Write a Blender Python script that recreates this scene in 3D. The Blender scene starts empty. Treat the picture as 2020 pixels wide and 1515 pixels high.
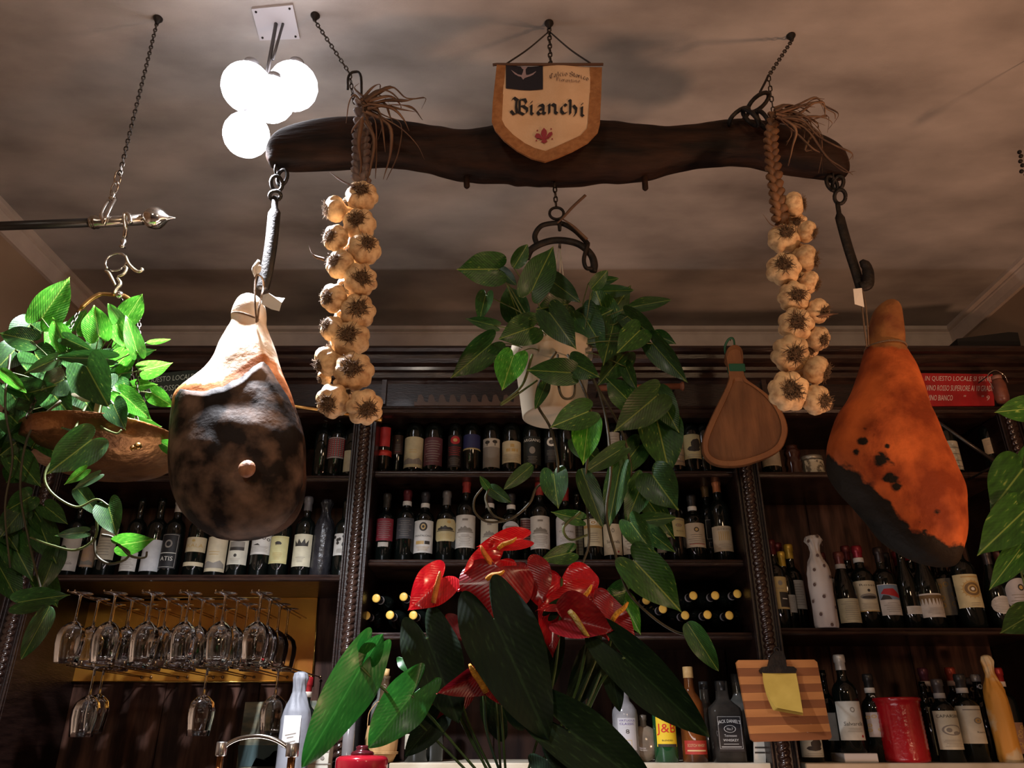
import bpy, math, random
from mathutils import Vector, Matrix, noise
random.seed(7)
PI = math.pi
SC = bpy.context.scene
COL = SC.collection
# ------------------------------------------------------------------ camera, world, lights, exposure
F, CX, CY = 1517.0, 1010.0, 757.5
CAMZ, PITCH = 1.25, math.radians(24.5)
CP, SP = math.cos(PITCH), math.sin(PITCH)
CEIL = 3.10
cd = bpy.data.cameras.new('camera'); cam = bpy.data.objects.new('camera', cd); COL.objects.link(cam)
cam.location = (0, 0, CAMZ); cam.rotation_euler = (PI/2 + PITCH, 0, 0)
cd.sensor_width = 36; cd.lens = 36*F/2020; cd.clip_start = .01
SC.camera = cam
w = bpy.data.worlds.new('world'); SC.world = w; w.use_nodes = True
w.node_tree.nodes['Background'].inputs[0].default_value = (1, .8, .62, 1)
w.node_tree.nodes['Background'].inputs[1].default_value = .012
SC.view_settings.view_transform = 'Standard'; SC.view_settings.look = 'None'
SC.view_settings.gamma = 1; SC.view_settings.exposure = 0.0; SC.view_settings.use_curve_mapping = False
SC.cycles.use_denoising = True
SC.cycles.max_bounces = 7; SC.cycles.transmission_bounces = 6; SC.cycles.transparent_max_bounces = 8
SC.cycles.sample_clamp_indirect = 4.0; SC.cycles.caustics_reflective = False; SC.cycles.caustics_refractive = False

def light(name, kind, loc, target, energy, color, **kw):
    l = bpy.data.lights.new(name, kind); l.energy = energy; l.color = color
    for k, v in kw.items(): setattr(l, k, v)
    o = bpy.data.objects.new(name, l); COL.objects.link(o); o.location = loc
    o.rotation_euler = (Vector(target)-Vector(loc)).to_track_quat('-Z', 'Y').to_euler()
    return o
# unseen fill lights added behind the guests; low up-lights wash the ceiling
light('room_fill_right', 'AREA', (1.5, -1.6, 2.2), (.4, 3, 1.7), 17, (1, .68, .40), shape='DISK', size=.45)
light('room_fill_left', 'AREA', (-.9, -1.6, 2.5), (-.2, 3, 1.5), 14, (1, .86, .72), shape='DISK', size=.35)
light('ceiling_uplight_middle', 'AREA', (-.1, 1.30, .80), (-.1, 1.3, 3.1), 10, (1, .86, .90), shape='RECTANGLE', size=1.6, size_y=.08)  # up-light added out of view to brighten the ceiling
light('counter_lamp_back', 'AREA', (-.1, 1.95, .85), (-.1, 2.0, 3.1), 5.5, (1, .88, .82), shape='RECTANGLE', size=1.6, size_y=.08)
light('ceiling_uplight_right', 'AREA', (1.75, .55, .8), (1.3, 1.2, 3.1), 23, (1, .54, .32), shape='DISK', size=.2)  # added warm up-light, unseen, tinting the right of the ceiling

# ------------------------------------------------------------------ pixel -> point at a real depth
def P(px, py, Y):
    a, b = (px-CX)/F, (CY-py)/F
    t = Y/(CP - b*SP)
    return Vector((a*t, Y, CAMZ + t*(SP + b*CP)))
def M(py, Y):                       # metres per pixel there
    return Y/(CP-(CY-py)/F*SP)/F
def PC(px, py, z=CEIL):             # point on the ceiling
    b = (CY-py)/F; t = (z-CAMZ)/(SP+b*CP)
    return Vector(((px-CX)/F*t, t*(CP-b*SP), z))
# ------------------------------------------------------------------ materials
MATS = {}
def nodes(m):
    m.use_nodes = True
    return m.node_tree, m.node_tree.nodes['Principled BSDF']
def mat(name, col, rough=.5, metal=0, spec=.5, col2=None, scale=8, stretch=(1,1,1), bump=0, bscale=None, coat=0, emis=None, trans=0, ior=1.45, contrast=(.35,.65), sub=0, detail=5, random_v=0, coord='Object'):
    if name in MATS: return MATS[name]
    m = bpy.data.materials.new(name); MATS[name] = m
    nt, p = nodes(m); L = nt.links.new; N = nt.nodes.new
    p.inputs['Base Color'].default_value = (*col, 1); p.inputs['Roughness'].default_value = rough
    p.inputs['Metallic'].default_value = metal; p.inputs['Specular IOR Level'].default_value = spec
    p.inputs['Coat Weight'].default_value = coat; p.inputs['Coat Roughness'].default_value = .08
    p.inputs['Transmission Weight'].default_value = trans; p.inputs['IOR'].default_value = ior
    if emis: p.inputs['Emission Color'].default_value = (*emis[0], 1); p.inputs['Emission Strength'].default_value = emis[1]
    tc = N('ShaderNodeTexCoord'); mp = N('ShaderNodeMapping'); mp.inputs['Scale'].default_value = stretch
    L(tc.outputs[coord], mp.inputs[0])
    if col2:
        no = N('ShaderNodeTexNoise'); no.inputs['Scale'].default_value = scale; no.inputs['Detail'].default_value = detail
        L(mp.outputs[0], no.inputs['Vector'])
        r = N('ShaderNodeValToRGB'); r.color_ramp.elements[0].position, r.color_ramp.elements[1].position = contrast
        r.color_ramp.elements[0].color = (*col, 1); r.color_ramp.elements[1].color = (*col2, 1)
        L(no.outputs[0], r.inputs[0]); out = r.outputs[0]
        if random_v:
            oi = N('ShaderNodeObjectInfo'); hs = N('ShaderNodeHueSaturation'); mr = N('ShaderNodeMapRange')
            mr.inputs[3].default_value = 1-random_v; mr.inputs[4].default_value = 1+random_v
            L(oi.outputs['Random'], mr.inputs[0]); L(mr.outputs[0], hs.inputs['Value']); L(out, hs.inputs['Color']); out = hs.outputs[0]
        L(out, p.inputs['Base Color'])
    if bump:
        nb = N('ShaderNodeTexNoise'); nb.inputs['Scale'].default_value = bscale or scale*3; nb.inputs['Detail'].default_value = 6
        L(mp.outputs[0], nb.inputs['Vector'])
        bp = N('ShaderNodeBump'); bp.inputs['Strength'].default_value = bump; bp.inputs['Distance'].default_value = .004
        L(nb.outputs[0], bp.inputs['Height']); L(bp.outputs[0], p.inputs['Normal'])
    return m
def flat(col, rough=.6, **k):
    return mat('print_%02x%02x%02x_%d' % (*[int(min(1, c)*255) for c in col], int(rough*100)), col, rough, **k)

WOOD = mat('dark_wood', (.007,.003,.0025), .36, col2=(.018,.008,.006), scale=6, stretch=(2,2,14), bump=.25, bscale=20, coat=.12)
WOODH = mat('dark_wood_horizontal', (.012,.005,.004), .30, col2=(.035,.016,.010), scale=6, stretch=(14,2,2)[::-1], bump=.25, coat=.2)
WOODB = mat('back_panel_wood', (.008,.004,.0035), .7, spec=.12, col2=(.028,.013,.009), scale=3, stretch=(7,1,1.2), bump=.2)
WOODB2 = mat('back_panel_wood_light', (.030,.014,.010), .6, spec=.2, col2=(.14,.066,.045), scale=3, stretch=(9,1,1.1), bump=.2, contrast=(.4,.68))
IRON = mat('black_iron', (.012,.011,.011), .55, .6, col2=(.03,.022,.017), scale=40, bump=.4)
CHAINM = mat('chain_steel', (.10,.085,.07), .5, .9, col2=(.03,.022,.018), scale=60)
CHROME = mat('polished_nickel', (.75,.72,.66), .14, 1)
BRASS = mat('brass', (.62,.36,.12), .28, 1, col2=(.40,.20,.06), scale=20)
COPPER = mat('copper', (.55,.24,.09), .32, 1, col2=(.28,.10,.03), scale=14)
PLASTER = mat('ceiling_plaster', (.22,.19,.172), .9, col2=(.62,.55,.50), scale=1.6, stretch=(1,1.9,1), contrast=(.30,.70), bump=.12, bscale=160, detail=7)  # mottling in the colour stands in for patches of reflected light
PLASTERW = mat('wall_plaster', (.30,.20,.13), .9, col2=(.40,.28,.19), scale=2, bump=.15, bscale=90)
TRIM = mat('cornice_paint', (.56,.45,.38), .6, col2=(.64,.52,.44), scale=12)
def slice_art(V, Fc, step=.004):
    """cut wide print faces into narrow upright strips so that they follow a round bottle"""
    V2, F2 = [], []
    def clip(pts, x, keep_right):
        out = []
        for (ax, ay), (bx_, by) in zip(pts, pts[1:]+pts[:1]):
            ia, ib = (ax >= x) == keep_right, (bx_ >= x) == keep_right
            if ia: out.append((ax, ay))
            if ia != ib and abs(bx_-ax) > 1e-12: t = (x-ax)/(bx_-ax); out.append((x, ay+(by-ay)*t))
        return out
    for f in Fc:
        pts = [V[i] for i in f]; lo, hi = min(p[0] for p in pts), max(p[0] for p in pts)
        n = max(1, math.ceil((hi-lo)/step))
        for k in range(n):
            q = pts
            if k: q = clip(q, lo+(hi-lo)*k/n, True)
            if k < n-1 and len(q) > 2: q = clip(q, lo+(hi-lo)*(k+1)/n, False)
            if len(q) > 2: F2.append(tuple(range(len(V2), len(V2)+len(q)))); V2 += q
    return V2, F2
GLASSK = mat('dark_bottle_glass', (.004,.006,.005), .06, spec=.7)
GLASSC = mat('clear_glass', (1,1,1), .02, trans=1, ior=1.45)
CREAM = (.62,.55,.38); WHITE = (.70,.69,.64)

# ------------------------------------------------------------------ mesh helpers
ORG = {}
class MB:
    def __init__(s): s.v = []; s.f = []; s.mi = []; s.cur = 0
    def add(s, V, Fc, mi=None):
        n = len(s.v); s.v += [Vector(x) for x in V]; s.f += [tuple(i+n for i in f) for f in Fc]
        s.mi += [s.cur if mi is None else mi]*len(Fc); return s
    def mesh(s, name, mats, org=(0,0,0), smooth=True):
        me = bpy.data.meshes.new(name); o = Vector(org)
        me.from_pydata([tuple(v-o) for v in s.v], [], s.f)
        for m in (mats if isinstance(mats, (list, tuple)) else [mats]): me.materials.append(m)
        me.polygons.foreach_set('material_index', s.mi)
        me.polygons.foreach_set('use_smooth', [smooth]*len(s.f)); me.update()
        return me
    def build(s, name, mats, parent=None, smooth=True, angle=None):
        """vertices are world points; the object is stored relative to its thing's origin"""
        org = ORG.get(parent.name, Vector()) if parent else Vector()
        if parent is None and s.v:
            zs = min(v.z for v in s.v); c = sum(s.v, Vector())/len(s.v); org = Vector((c.x, c.y, zs))
        me = s.mesh(name, mats, org, smooth)
        o = link(name, me, parent)
        if parent is None: o.location = org; ORG[o.name] = org
        else: ORG[o.name] = org
        if angle:
            try: me.set_sharp_from_angle(angle=math.radians(angle))
            except Exception: pass
        return o
def link(name, me, parent=None):
    o = bpy.data.objects.new(name, me); COL.objects.link(o)
    if parent: o.parent = parent
    return o
def thing(name, label, cat, loc, group=None, rot=None):
    o = bpy.data.objects.new(name, None); COL.objects.link(o); o.empty_display_size = .05
    o.location = loc; ORG[o.name] = Vector(loc)
    if rot: o.rotation_euler = rot
    return tag(o, label, cat, group)
def tag(o, label=None, cat=None, group=None, kind=None):
    if label: o['label'] = label
    if cat: o['category'] = cat
    if group: o['group'] = group
    if kind: o['kind'] = kind
    return o
def box(x0, x1, y0, y1, z0, z1):
    V = [(x, y, z) for x in (x0, x1) for y in (y0, y1) for z in (z0, z1)]
    return V, [(0,1,3,2),(4,6,7,5),(0,4,5,1),(2,3,7,6),(0,2,6,4),(1,5,7,3)]
def bbox(x0, x1, y0, y1, z0, z1, b=.004):           # box with chamfered edges along all sides
    V = []; idx = {}
    xs, ys, zs = (x0, x1), (y0, y1), (z0, z1)
    for i in (0,1):
        for j in (0,1):
            for k in (0,1):
                c = Vector((xs[i], ys[j], zs[k])); s = Vector((1-2*i, 1-2*j, 1-2*k))*b
                for a in range(3):
                    d = Vector(s); d[a] = 0
                    idx[i,j,k,a] = len(V); V.append(c+d)
    Fc = []
    for a in range(3):                               # main faces: normal axis a -> verts whose own axis a stays on the face
        o1, o2 = [q for q in range(3) if q != a]
        for sgn in (0,1):
            f = []
            for u, v in ((0,0),(1,0),(1,1),(0,1)):
                k = [0,0,0]; k[a] = sgn; k[o1] = u; k[o2] = v; f.append(idx[(*k, a)])
            Fc.append(tuple(f))
        for u in (0,1):                              # edge chamfers along axis a
            for v in (0,1):
                k0 = [0,0,0]; k0[o1] = u; k0[o2] = v; k1 = list(k0); k1[a] = 1
                Fc.append((idx[(*k0,o1)], idx[(*k1,o1)], idx[(*k1,o2)], idx[(*k0,o2)]))
    for i in (0,1):
        for j in (0,1):
            for k in (0,1): Fc.append((idx[i,j,k,0], idx[i,j,k,1], idx[i,j,k,2]))
    return V, Fc
def tube(pts, r, n=8, cap=True, flatk=1.0):
    pts = [Vector(p) for p in pts]; m = len(pts)
    rs = r if isinstance(r, (list, tuple)) else [r]*m
    V = []; Fc = []; up = None
    for i, p in enumerate(pts):
        d = (pts[min(i+1, m-1)]-pts[max(i-1, 0)]); d = d.normalized() if d.length > 1e-9 else Vector((0,0,1))
        if up is None:
            up = d.cross(Vector((0,1,0))); up = up.normalized() if up.length > 1e-3 else Vector((1,0,0))
        up = (up - d*up.dot(d)).normalized(); s = d.cross(up)
        for k in range(n):
            a = 2*PI*k/n; V.append(p + up*math.cos(a)*rs[i] + s*math.sin(a)*rs[i]*flatk)
    for i in range(m-1):
        for k in range(n):
            Fc.append((i*n+k, i*n+(k+1)%n, (i+1)*n+(k+1)%n, (i+1)*n+k))
    if cap: Fc += [tuple(range(n))[::-1], tuple((m-1)*n+k for k in range(n))]
    return V, Fc
def spline(pts, k=6):
    pts = [Vector(p) for p in pts]; out = []
    q = [pts[0]*2-pts[1]]+pts+[pts[-1]*2-pts[-2]]
    for i in range(1, len(q)-2):
        for j in range(k):
            t = j/k; a, b, c, d = q[i-1], q[i], q[i+1], q[i+2]
            out.append(.5*((2*b)+(c-a)*t+(2*a-5*b+4*c-d)*t*t+(3*b-a-3*c+d)*t**3))
    return out+[pts[-1]]
def lathe(prof, n=24, c=(0,0,0), rfun=None):
    c = Vector(c); V = []; Fc = []; m = len(prof)
    for i, (r, z) in enumerate(prof):
        for k in range(n):
            a = 2*PI*k/n; rr = r*(rfun(a, i/(m-1)) if rfun else 1)
            V.append(c+Vector((rr*math.cos(a), rr*math.sin(a), z)))
    for i in range(m-1):
        for k in range(n): Fc.append((i*n+k, i*n+(k+1)%n, (i+1)*n+(k+1)%n, (i+1)*n+k))
    if prof[0][0] > 1e-6: Fc.append(tuple(range(n))[::-1])
    if prof[-1][0] > 1e-6: Fc.append(tuple((m-1)*n+k for k in range(n)))
    return V, Fc
def xf(VF, m): return [m @ Vector(v) for v in VF[0]], VF[1]
def torus(R, r, n=24, k=8, c=(0,0,0), axis='y', sx=1, sz=1, a0=0, a1=2*PI):
    pts = []; full = abs(a1-a0-2*PI) < 1e-6
    c = Vector(c)
    for i in range(n+1):
        a = a0+(a1-a0)*i/n; u, v = R*sx*math.cos(a), R*sz*math.sin(a)
        pts.append(c+(Vector((u,0,v)) if axis == 'y' else Vector((0,u,v)) if axis == 'x' else Vector((u,v,0))))
    return tube(pts, r, k, not full)
def sphere(c, r, n=16, m=10, s=(1,1,1)):
    prof = [(max(1e-7, math.sin(PI*i/m)), -math.cos(PI*i/m)) for i in range(m+1)]
    V, Fc = lathe(prof, n)
    return [Vector(c)+Vector((v.x*r*s[0], v.y*r*s[1], v.z*r*s[2])) for v in V], [f for f in Fc if len(f) == 4]
def prism(pts, y0, y1):             # pts: world (x,z) ; extruded between y0 (front) and y1
    n = len(pts); V = [(x, y0, z) for x, z in pts]+[(x, y1, z) for x, z in pts]
    return V, [tuple(range(n))[::-1], tuple(range(n, 2*n))]+[(i, (i+1)%n, n+(i+1)%n, n+i) for i in range(n)]
def prism_px(pts, Y, th):
    q = [P(x, y, Y) for x, y in pts]
    return prism([(v.x, v.z) for v in q], Y, Y+th)
def ring_loft(rings, n=32, axis='z', p=2.0, cap=True):
    """rings: (center Vector, half-size a, half-size b); axis z: a along x, b along y; axis x: a along z, b along y"""
    V = []; Fc = []; m = len(rings)
    for c, a, b in rings:
        for k in range(n):
            t = 2*PI*k/n; u = math.copysign(abs(math.cos(t))**(2/p), math.cos(t)); v = math.copysign(abs(math.sin(t))**(2/p), math.sin(t))
            V.append(Vector(c)+(Vector((a*u, b*v, 0)) if axis == 'z' else Vector((0, b*v, a*u))))
    for i in range(m-1):
        for k in range(n): Fc.append((i*n+k, i*n+(k+1)%n, (i+1)*n+(k+1)%n, (i+1)*n+k))
    if cap: Fc += [tuple(range(n))[::-1], tuple((m-1)*n+k for k in range(n))]
    return V, Fc
def interp_rows(rows, step):
    """rows of tuples sorted by first value -> smooth resample"""
    out = []; x = rows[0][0]
    while x <= rows[-1][0]+1e-6:
        for i in range(len(rows)-1):
            if rows[i][0] <= x <= rows[i+1][0]+1e-6: break
        r0, r1 = rows[i], rows[i+1]; ra = rows[max(i-1, 0)]; rb = rows[min(i+2, len(rows)-1)]
        t = (x-r0[0])/(r1[0]-r0[0]); o = [x]
        for q in range(1, len(r0)):
            d0 = (r1[q]-ra[q])/max(1e-6, r1[0]-ra[0]); d1 = (rb[q]-r0[q])/max(1e-6, rb[0]-r0[0]); h = r1[0]-r0[0]
            o.append((2*t**3-3*t*t+1)*r0[q]+(t**3-2*t*t+t)*h*d0+(-2*t**3+3*t*t)*r1[q]+(t**3-t*t)*h*d1)
        out.append(tuple(o)); x += step
    return out
# text as triangles in 2D, cached (built-in font)
TXT = {}
def text2d(s):
    if s in TXT: return TXT[s]
    c = bpy.data.curves.new('t', 'FONT'); c.body = s; c.size = 1; c.resolution_u = 2
    o = bpy.data.objects.new('t', c); COL.objects.link(o)
    dg = bpy.context.evaluated_depsgraph_get(); me = o.evaluated_get(dg).to_mesh()
    V = [(v.co.x, v.co.y) for v in me.vertices]; Fc = [tuple(p.vertices) for p in me.polygons]
    wd = max([v[0] for v in V] or [0]); h0 = min([v[1] for v in V] or [0]); h1 = max([v[1] for v in V] or [1])
    o.evaluated_get(dg).to_mesh_clear(); bpy.data.objects.remove(o); bpy.data.curves.remove(c)
    TXT[s] = (V, Fc, wd, h0, h1); return TXT[s]
# 2D art: list of (V2, faces, material index)
def a_rect(x0, y0, x1, y1, mi=0, n=6):
    V = []; Fc = []
    for i in range(n+1):
        x = x0+(x1-x0)*i/n; V += [(x, y0), (x, y1)]
    for i in range(n): Fc.append((2*i, 2*i+2, 2*i+3, 2*i+1))
    return V, Fc, mi
def a_ell(cx, cy, rx, ry, mi=0, n=14, inner=0):
    V = [(cx+rx*math.cos(2*PI*k/n), cy+ry*math.sin(2*PI*k/n)) for k in range(n)]
    if inner:
        V += [(cx+rx*inner*math.cos(2*PI*k/n), cy+ry*inner*math.sin(2*PI*k/n)) for k in range(n)]
        return V, [(k, (k+1)%n, n+(k+1)%n, n+k) for k in range(n)], mi
    return V, [tuple(range(n))], mi
def a_poly(pts, mi=0): return list(pts), [tuple(range(len(pts)))], mi
def a_text(s, cx, cy, w=None, h=None, mi=0, arc=0):
    V, Fc, wd, h0, h1 = text2d(s); hh = h1-h0
    k = (h/hh) if h else w/wd; kx = (w/wd) if w else k
    out = []
    for x, y in V:
        X = (x-wd/2)*kx; out.append((cx+X, cy+(y-(h0+h1)/2)*k - arc*X*X))
    return out, Fc, mi
def a_frame(x0, y0, x1, y1, t, mi=0):
    return [a_rect(x0, y0, x1, y0+t, mi), a_rect(x0, y1-t, x1, y1, mi), a_rect(x0, y0, x0+t, y1, mi, 1), a_rect(x1-t, y0, x1, y1, mi, 1)]
# ================================================================== SETTING
XL, XR, YB, YW = -1.97, 2.20, -3.0, 3.40
def plane_box(name, *a, m):
    o = MB().add(*box(*a)).build(name, m, smooth=False); return tag(o, kind='structure')
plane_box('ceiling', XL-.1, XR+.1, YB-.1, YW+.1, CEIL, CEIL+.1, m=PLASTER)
plane_box('wall_back', XL-.1, XR+.1, YW, YW+.1, 0, CEIL, m=PLASTERW)
plane_box('wall_left', XL-.1, XL, YB-.1, YW, 0, CEIL, m=PLASTERW)
plane_box('wall_right', XR, XR+.1, YB-.1, YW, 0, CEIL, m=PLASTERW)
plane_box('wall_front', XL, XR, YB-.1, YB, 0, CEIL, m=PLASTERW)
plane_box('floor', XL-.1, XR+.1, YB-.1, YW+.1, -.1, 0, m=mat('floor_tiles', (.10,.05,.03), .5, col2=(.16,.09,.06), scale=3))
prof = [(0,0),(.040,0),(.040,-.018),(.034,-.022),(.024,-.026),(.026,-.034),(.022,-.040),(.016,-.075),(.016,-.1),(0,-.1)]
def cornice(name, a, b, inward):
    a, b, inw = Vector(a), Vector(b), Vector(inward); n = len(prof)
    V = [p+inw*d+Vector((0,0,h)) for p in (a, b) for d, h in prof]
    Fc = [(i, (i+1)%n, n+(i+1)%n, n+i) for i in range(n)]+[tuple(range(n)), tuple(range(n, 2*n))[::-1]]
    tag(MB().add(V, Fc).build(name, TRIM, smooth=False), kind='structure')
cornice('trim_1', (XL, YW, CEIL), (XR, YW, CEIL), (0,-1,0))
cornice('trim_2', (XL, YB, CEIL), (XL, YW, CEIL), (1,0,0))
cornice('trim_3', (XR, YB, CEIL), (XR, YW, CEIL), (-1,0,0))

# ================================================================== BACK BAR (one shelving unit)
YF, YK = 2.78, 3.16               # front plane of shelves, back panel
def zpx(py, Y): return P(CX, py, Y).z
Z_LEDGE = zpx(1505, YF-.02); Z_C = zpx(1247, YF); Z_B = zpx(1103, YF); Z_A = zpx(928, YF)
Z_L1 = zpx(937, YF); Z_L2 = zpx(1133, YF); Z_R1 = zpx(930, YF); Z_R2 = zpx(1238, YF)
Z_F0, Z_F1 = zpx(822, YF), zpx(682, 2.66)
XP = [P(30, 1200, 2.75).x, -.562, .876, 1.915]
bar = thing('wall_shelving', 'dark carved wooden back bar with three bays of bottle shelves', 'shelving', (.2, 3.0, 0))
def bpart(name, V, m=WOOD, parent=None, b=None, smooth=False):
    return MB().add(*V).build(name, m, parent or bar, smooth=smooth)
bays = [(XP[0]+.04, XP[1]-.045), (XP[1]+.045, XP[2]-.045), (XP[2]+.045, XP[3]-.045)]
for x0, x1 in bays:
    nb = 3
    for i in range(nb):
        a = x0+(x1-x0)*i/nb; b = x0+(x1-x0)*(i+1)/nb
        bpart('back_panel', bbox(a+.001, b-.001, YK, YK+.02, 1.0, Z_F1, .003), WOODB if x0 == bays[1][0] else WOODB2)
def shelf(x0, x1, ztop, y0=YF, th=.024):
    V, Fc = box(x0, x1, y0+.012, YK, ztop-th, ztop)
    s = bpart('shelf', (V, Fc), WOODH)
    n = 10; pts = [(0, 0)]
    q = [(y0+.012, ztop), (y0+.003, ztop-.001), (y0, ztop-.006), (y0+.003, ztop-.010), (y0-.001, ztop-.013), (y0+.001, ztop-.02), (y0+.006, ztop-th), (y0+.012, ztop-th)]
    V = [(x, y, z) for x in (x0, x1) for y, z in q]; k = len(q)
    MB().add(V, [(i, (i+1)%k, k+(i+1)%k, k+i) for i in range(k)]+[tuple(range(k)), tuple(range(k, 2*k))[::-1]]).build('shelf_lip', WOODH, s, smooth=False)
    return s
shelf(*bays[0], Z_L1); shelf(*bays[0], Z_L2)
shelf(*bays[1], Z_A); shelf(*bays[1], Z_B); shelf(*bays[1], Z_C)
shelf(*bays[2], Z_R1); shelf(*bays[2], Z_R2)
MARBLE = mat('ledge_marble', (.55,.50,.40), .3, col2=(.42,.36,.26), scale=9)
for x0, x1 in ((P(770,1505,YF).x, P(1150,1505,YF).x), (P(1172,1505,YF).x, bays[1][1]), (bays[2][0]+.02, bays[2][1])):
    bpart('marble_ledge', bbox(x0, x1, YF-.03, YK, Z_LEDGE-.03, Z_LEDGE, .003), MARBLE)
bpart('base_cupboard', box(XP[0]-.2, XP[3]+.1, YF+.0, YK, 0, Z_LEDGE-.032), WOOD)
def rope_pillar(x, z0, z1, yf, w=.088, lit=None):
    p = bpart('carved_pillar', bbox(x-w/2, x+w/2, yf, YK, z0, z1, .003), WOOD)
    for s in (-1, 1):
        for o, ww, d in ((.040, .008, .012), (.029, .004, .006)):
            bpart('pillar_rib', bbox(x+s*o-ww/2, x+s*o+ww/2, yf-d, yf+.002, z0, z1, .002), WOOD, p)
    nz = int((z1-z0)/.0028); n = 16; V = []; Fc = []
    for i in range(nz+1):
        z = z0+(z1-z0)*i/nz
        for k in range(n+1):
            a = PI*k/n; g = abs(math.sin(a*1.0-z*PI/.0215+1))**.5
            r = .0125+.0085*g
            V.append((x-r*math.cos(a), yf-r*.85*math.sin(a)-.001, z))
    for i in range(nz):
        for k in range(n): Fc.append((i*(n+1)+k, i*(n+1)+k+1, (i+1)*(n+1)+k+1, (i+1)*(n+1)+k))
    MB().add(V, Fc).build('rope_moulding', mat('rope_wood', (.016,.007,.005), .2, col2=(.04,.02,.014), scale=30, coat=.5), p)
    return p
for i, x in enumerate(XP): rope_pillar(x, 0 if i in (0,3) else .9, Z_F0, YF-.03)
bpart('side_board', box(XP[0]-.22, XP[0]-.05, YF, YK, 0, Z_F0), WOOD)
bpart('side_board', box(XP[3]+.05, XR-.02, YF, YK, 0, Z_F0), WOOD)
# frieze and crown
bpart('frieze', box(XP[0]-.24, XR-.02, YF-.0, YK+.02, Z_F0, Z_F1-.02), WOOD)
for (x0, x1) in [(P(755,760,YF).x, P(1460,760,YF).x), (P(330,760,YF).x, P(690,760,YF).x), (P(1500,760,YF).x, P(1965,760,YF).x)]:
    za, zb = zpx(800, YF), zpx(728, YF)
    for q in (box(x0, x1, YF-.02, YF+.001, zb, zb+.018), box(x0, x0+.018, YF-.018, YF+.001, za, zb), box(x1-.018, x1, YF-.018, YF+.001, za, zb)):
        bpart('frieze_moulding', q, WOODH)
def run_prof(name, x0, x1, q, m):
    V = [(x, y, z) for x in (x0, x1) for y, z in q]; k = len(q)
    return MB().add(V, [(i, (i+1)%k, k+(i+1)%k, k+i) for i in range(k)]+[tuple(range(k)), tuple(range(k, 2*k))[::-1]]).build(name, m, bar, smooth=False)
za = zpx(812, YF-.03)
run_prof('lower_moulding', XP[0]-.24, XR-.02, [(YF,za+.03),(YF-.02,za+.028),(YF-.035,za+.018),(YF-.03,za+.012),(YF-.04,za+.004),(YF-.034,za-.006),(YF-.02,za-.012),(YF,za-.014)], WOODH)
run_prof('crown_moulding', XP[0]-.26, XR-.01, [(YK,Z_F1),(YF-.12,Z_F1),(YF-.125,Z_F1-.012),(YF-.115,Z_F1-.022),(YF-.095,Z_F1-.026),(YF-.09,Z_F1-.04),(YF-.075,Z_F1-.052),(YF-.055,Z_F1-.06),(YF-.052,Z_F1-.072),(YF-.036,Z_F1-.076),(YF-.03,Z_F1-.095),(YF-.012,Z_F1-.1),(YF,Z_F1-.11),(YK,Z_F1-.11)], WOODH)
# toothed wooden rail on the frieze
x0, x1 = P(818,785,2.74).x, P(1092,785,2.74).x; zt = zpx(778, 2.74); zb = zpx(795, 2.74)
rack = thing('toothed_rail', 'dark wooden rail with a row of notched teeth fixed on the frieze', 'rail', ((x0+x1)/2, 2.75, zb))
pts = []; n = 13
for i in range(n):
    a = x0+(x1-x0)*i/n; d = (x1-x0)/n
    pts += [(a, zb+.004), (a+.25*d, zb+.001), (a+.35*d, zt-.006), (a+.62*d, zt-.002), (a+.8*d, zt-.012), (a+.9*d, zb+.010)]
pts += [(x1, zb+.004), (x1, zb-.012), (x0, zb-.012)]
MB().add(*prism(pts, 2.735, 2.76)).build('toothed_board', mat('rail_wood', (.05,.028,.018), .45, col2=(.08,.045,.03), scale=9), rack, smooth=False)

# signs -------------------------------------------------------------
def to_plane(art, Y, mb, dy=0.0):          # art in pixel coordinates (y down)
    for V, Fc, mi in art:
        mb.add([P(x, y, Y)+Vector((0, dy, 0)) for x, y in V], [f[::-1] for f in Fc], mi)
def sign(poly, colr, name, label, lines, ink, Y=2.73, sh=0.0, clip=None):
    c = P(poly[0][0], poly[3][1], Y)
    t = thing(name, label, 'sign', (c.x, Y, c.z))
    MB().add(*prism_px(poly, Y, .006)).build('plate', mat(name+'_enamel', colr, .35, coat=.4, col2=tuple(k*.7 for k in colr), scale=14), t, smooth=False)
    mb = MB()
    for s, cx, cy, wd, h in lines:
        V, Fc, mi = a_text(s, 0, 0, wd, h)
        # slant that follows the plate's tilt: y grows with x
        to_plane([([(cx+x+y*.10, cy-y+x*sh) for x, y in V], [f[::-1] for f in Fc], 0)], Y, mb, -.0015)
    mb.build('lettering', flat(ink, .5), t, smooth=False)
    return t
sign([(1813,736),(1958,738),(1962,800),(1826,801)], (.42,.018,.022), 'red_wine_sign',
     'red enamel sign with white capitals between the reddish ham and the pillar', [
     ('IN QUESTO LOCALE SI SERVE', 1890, 748, 132, 11), ('VINO ROSSO SUPERIORE AI 10 GRADI', 1892, 766, 130, 11),
     ('VINO BIANCO', 1854, 785, 50, 11), ('"       " 9', 1926, 785, 52, 10)], (.72,.55,.5), sh=.01)
sign([(262,742),(452,722),(455,786),(280,806)], (.022,.040,.034), 'green_wine_sign',
     'dark green sign with pale capitals half hidden behind the dark ham', [
     ('IN QUESTO LOCALE SI SERVE', 352, 746, 150, 12), ('VINO ROSSO SUPERIORE', 350, 764, 140, 11), ('VINO BIANCO      9', 345, 783, 125, 11)], (.5,.6,.52), sh=-.09)
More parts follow.
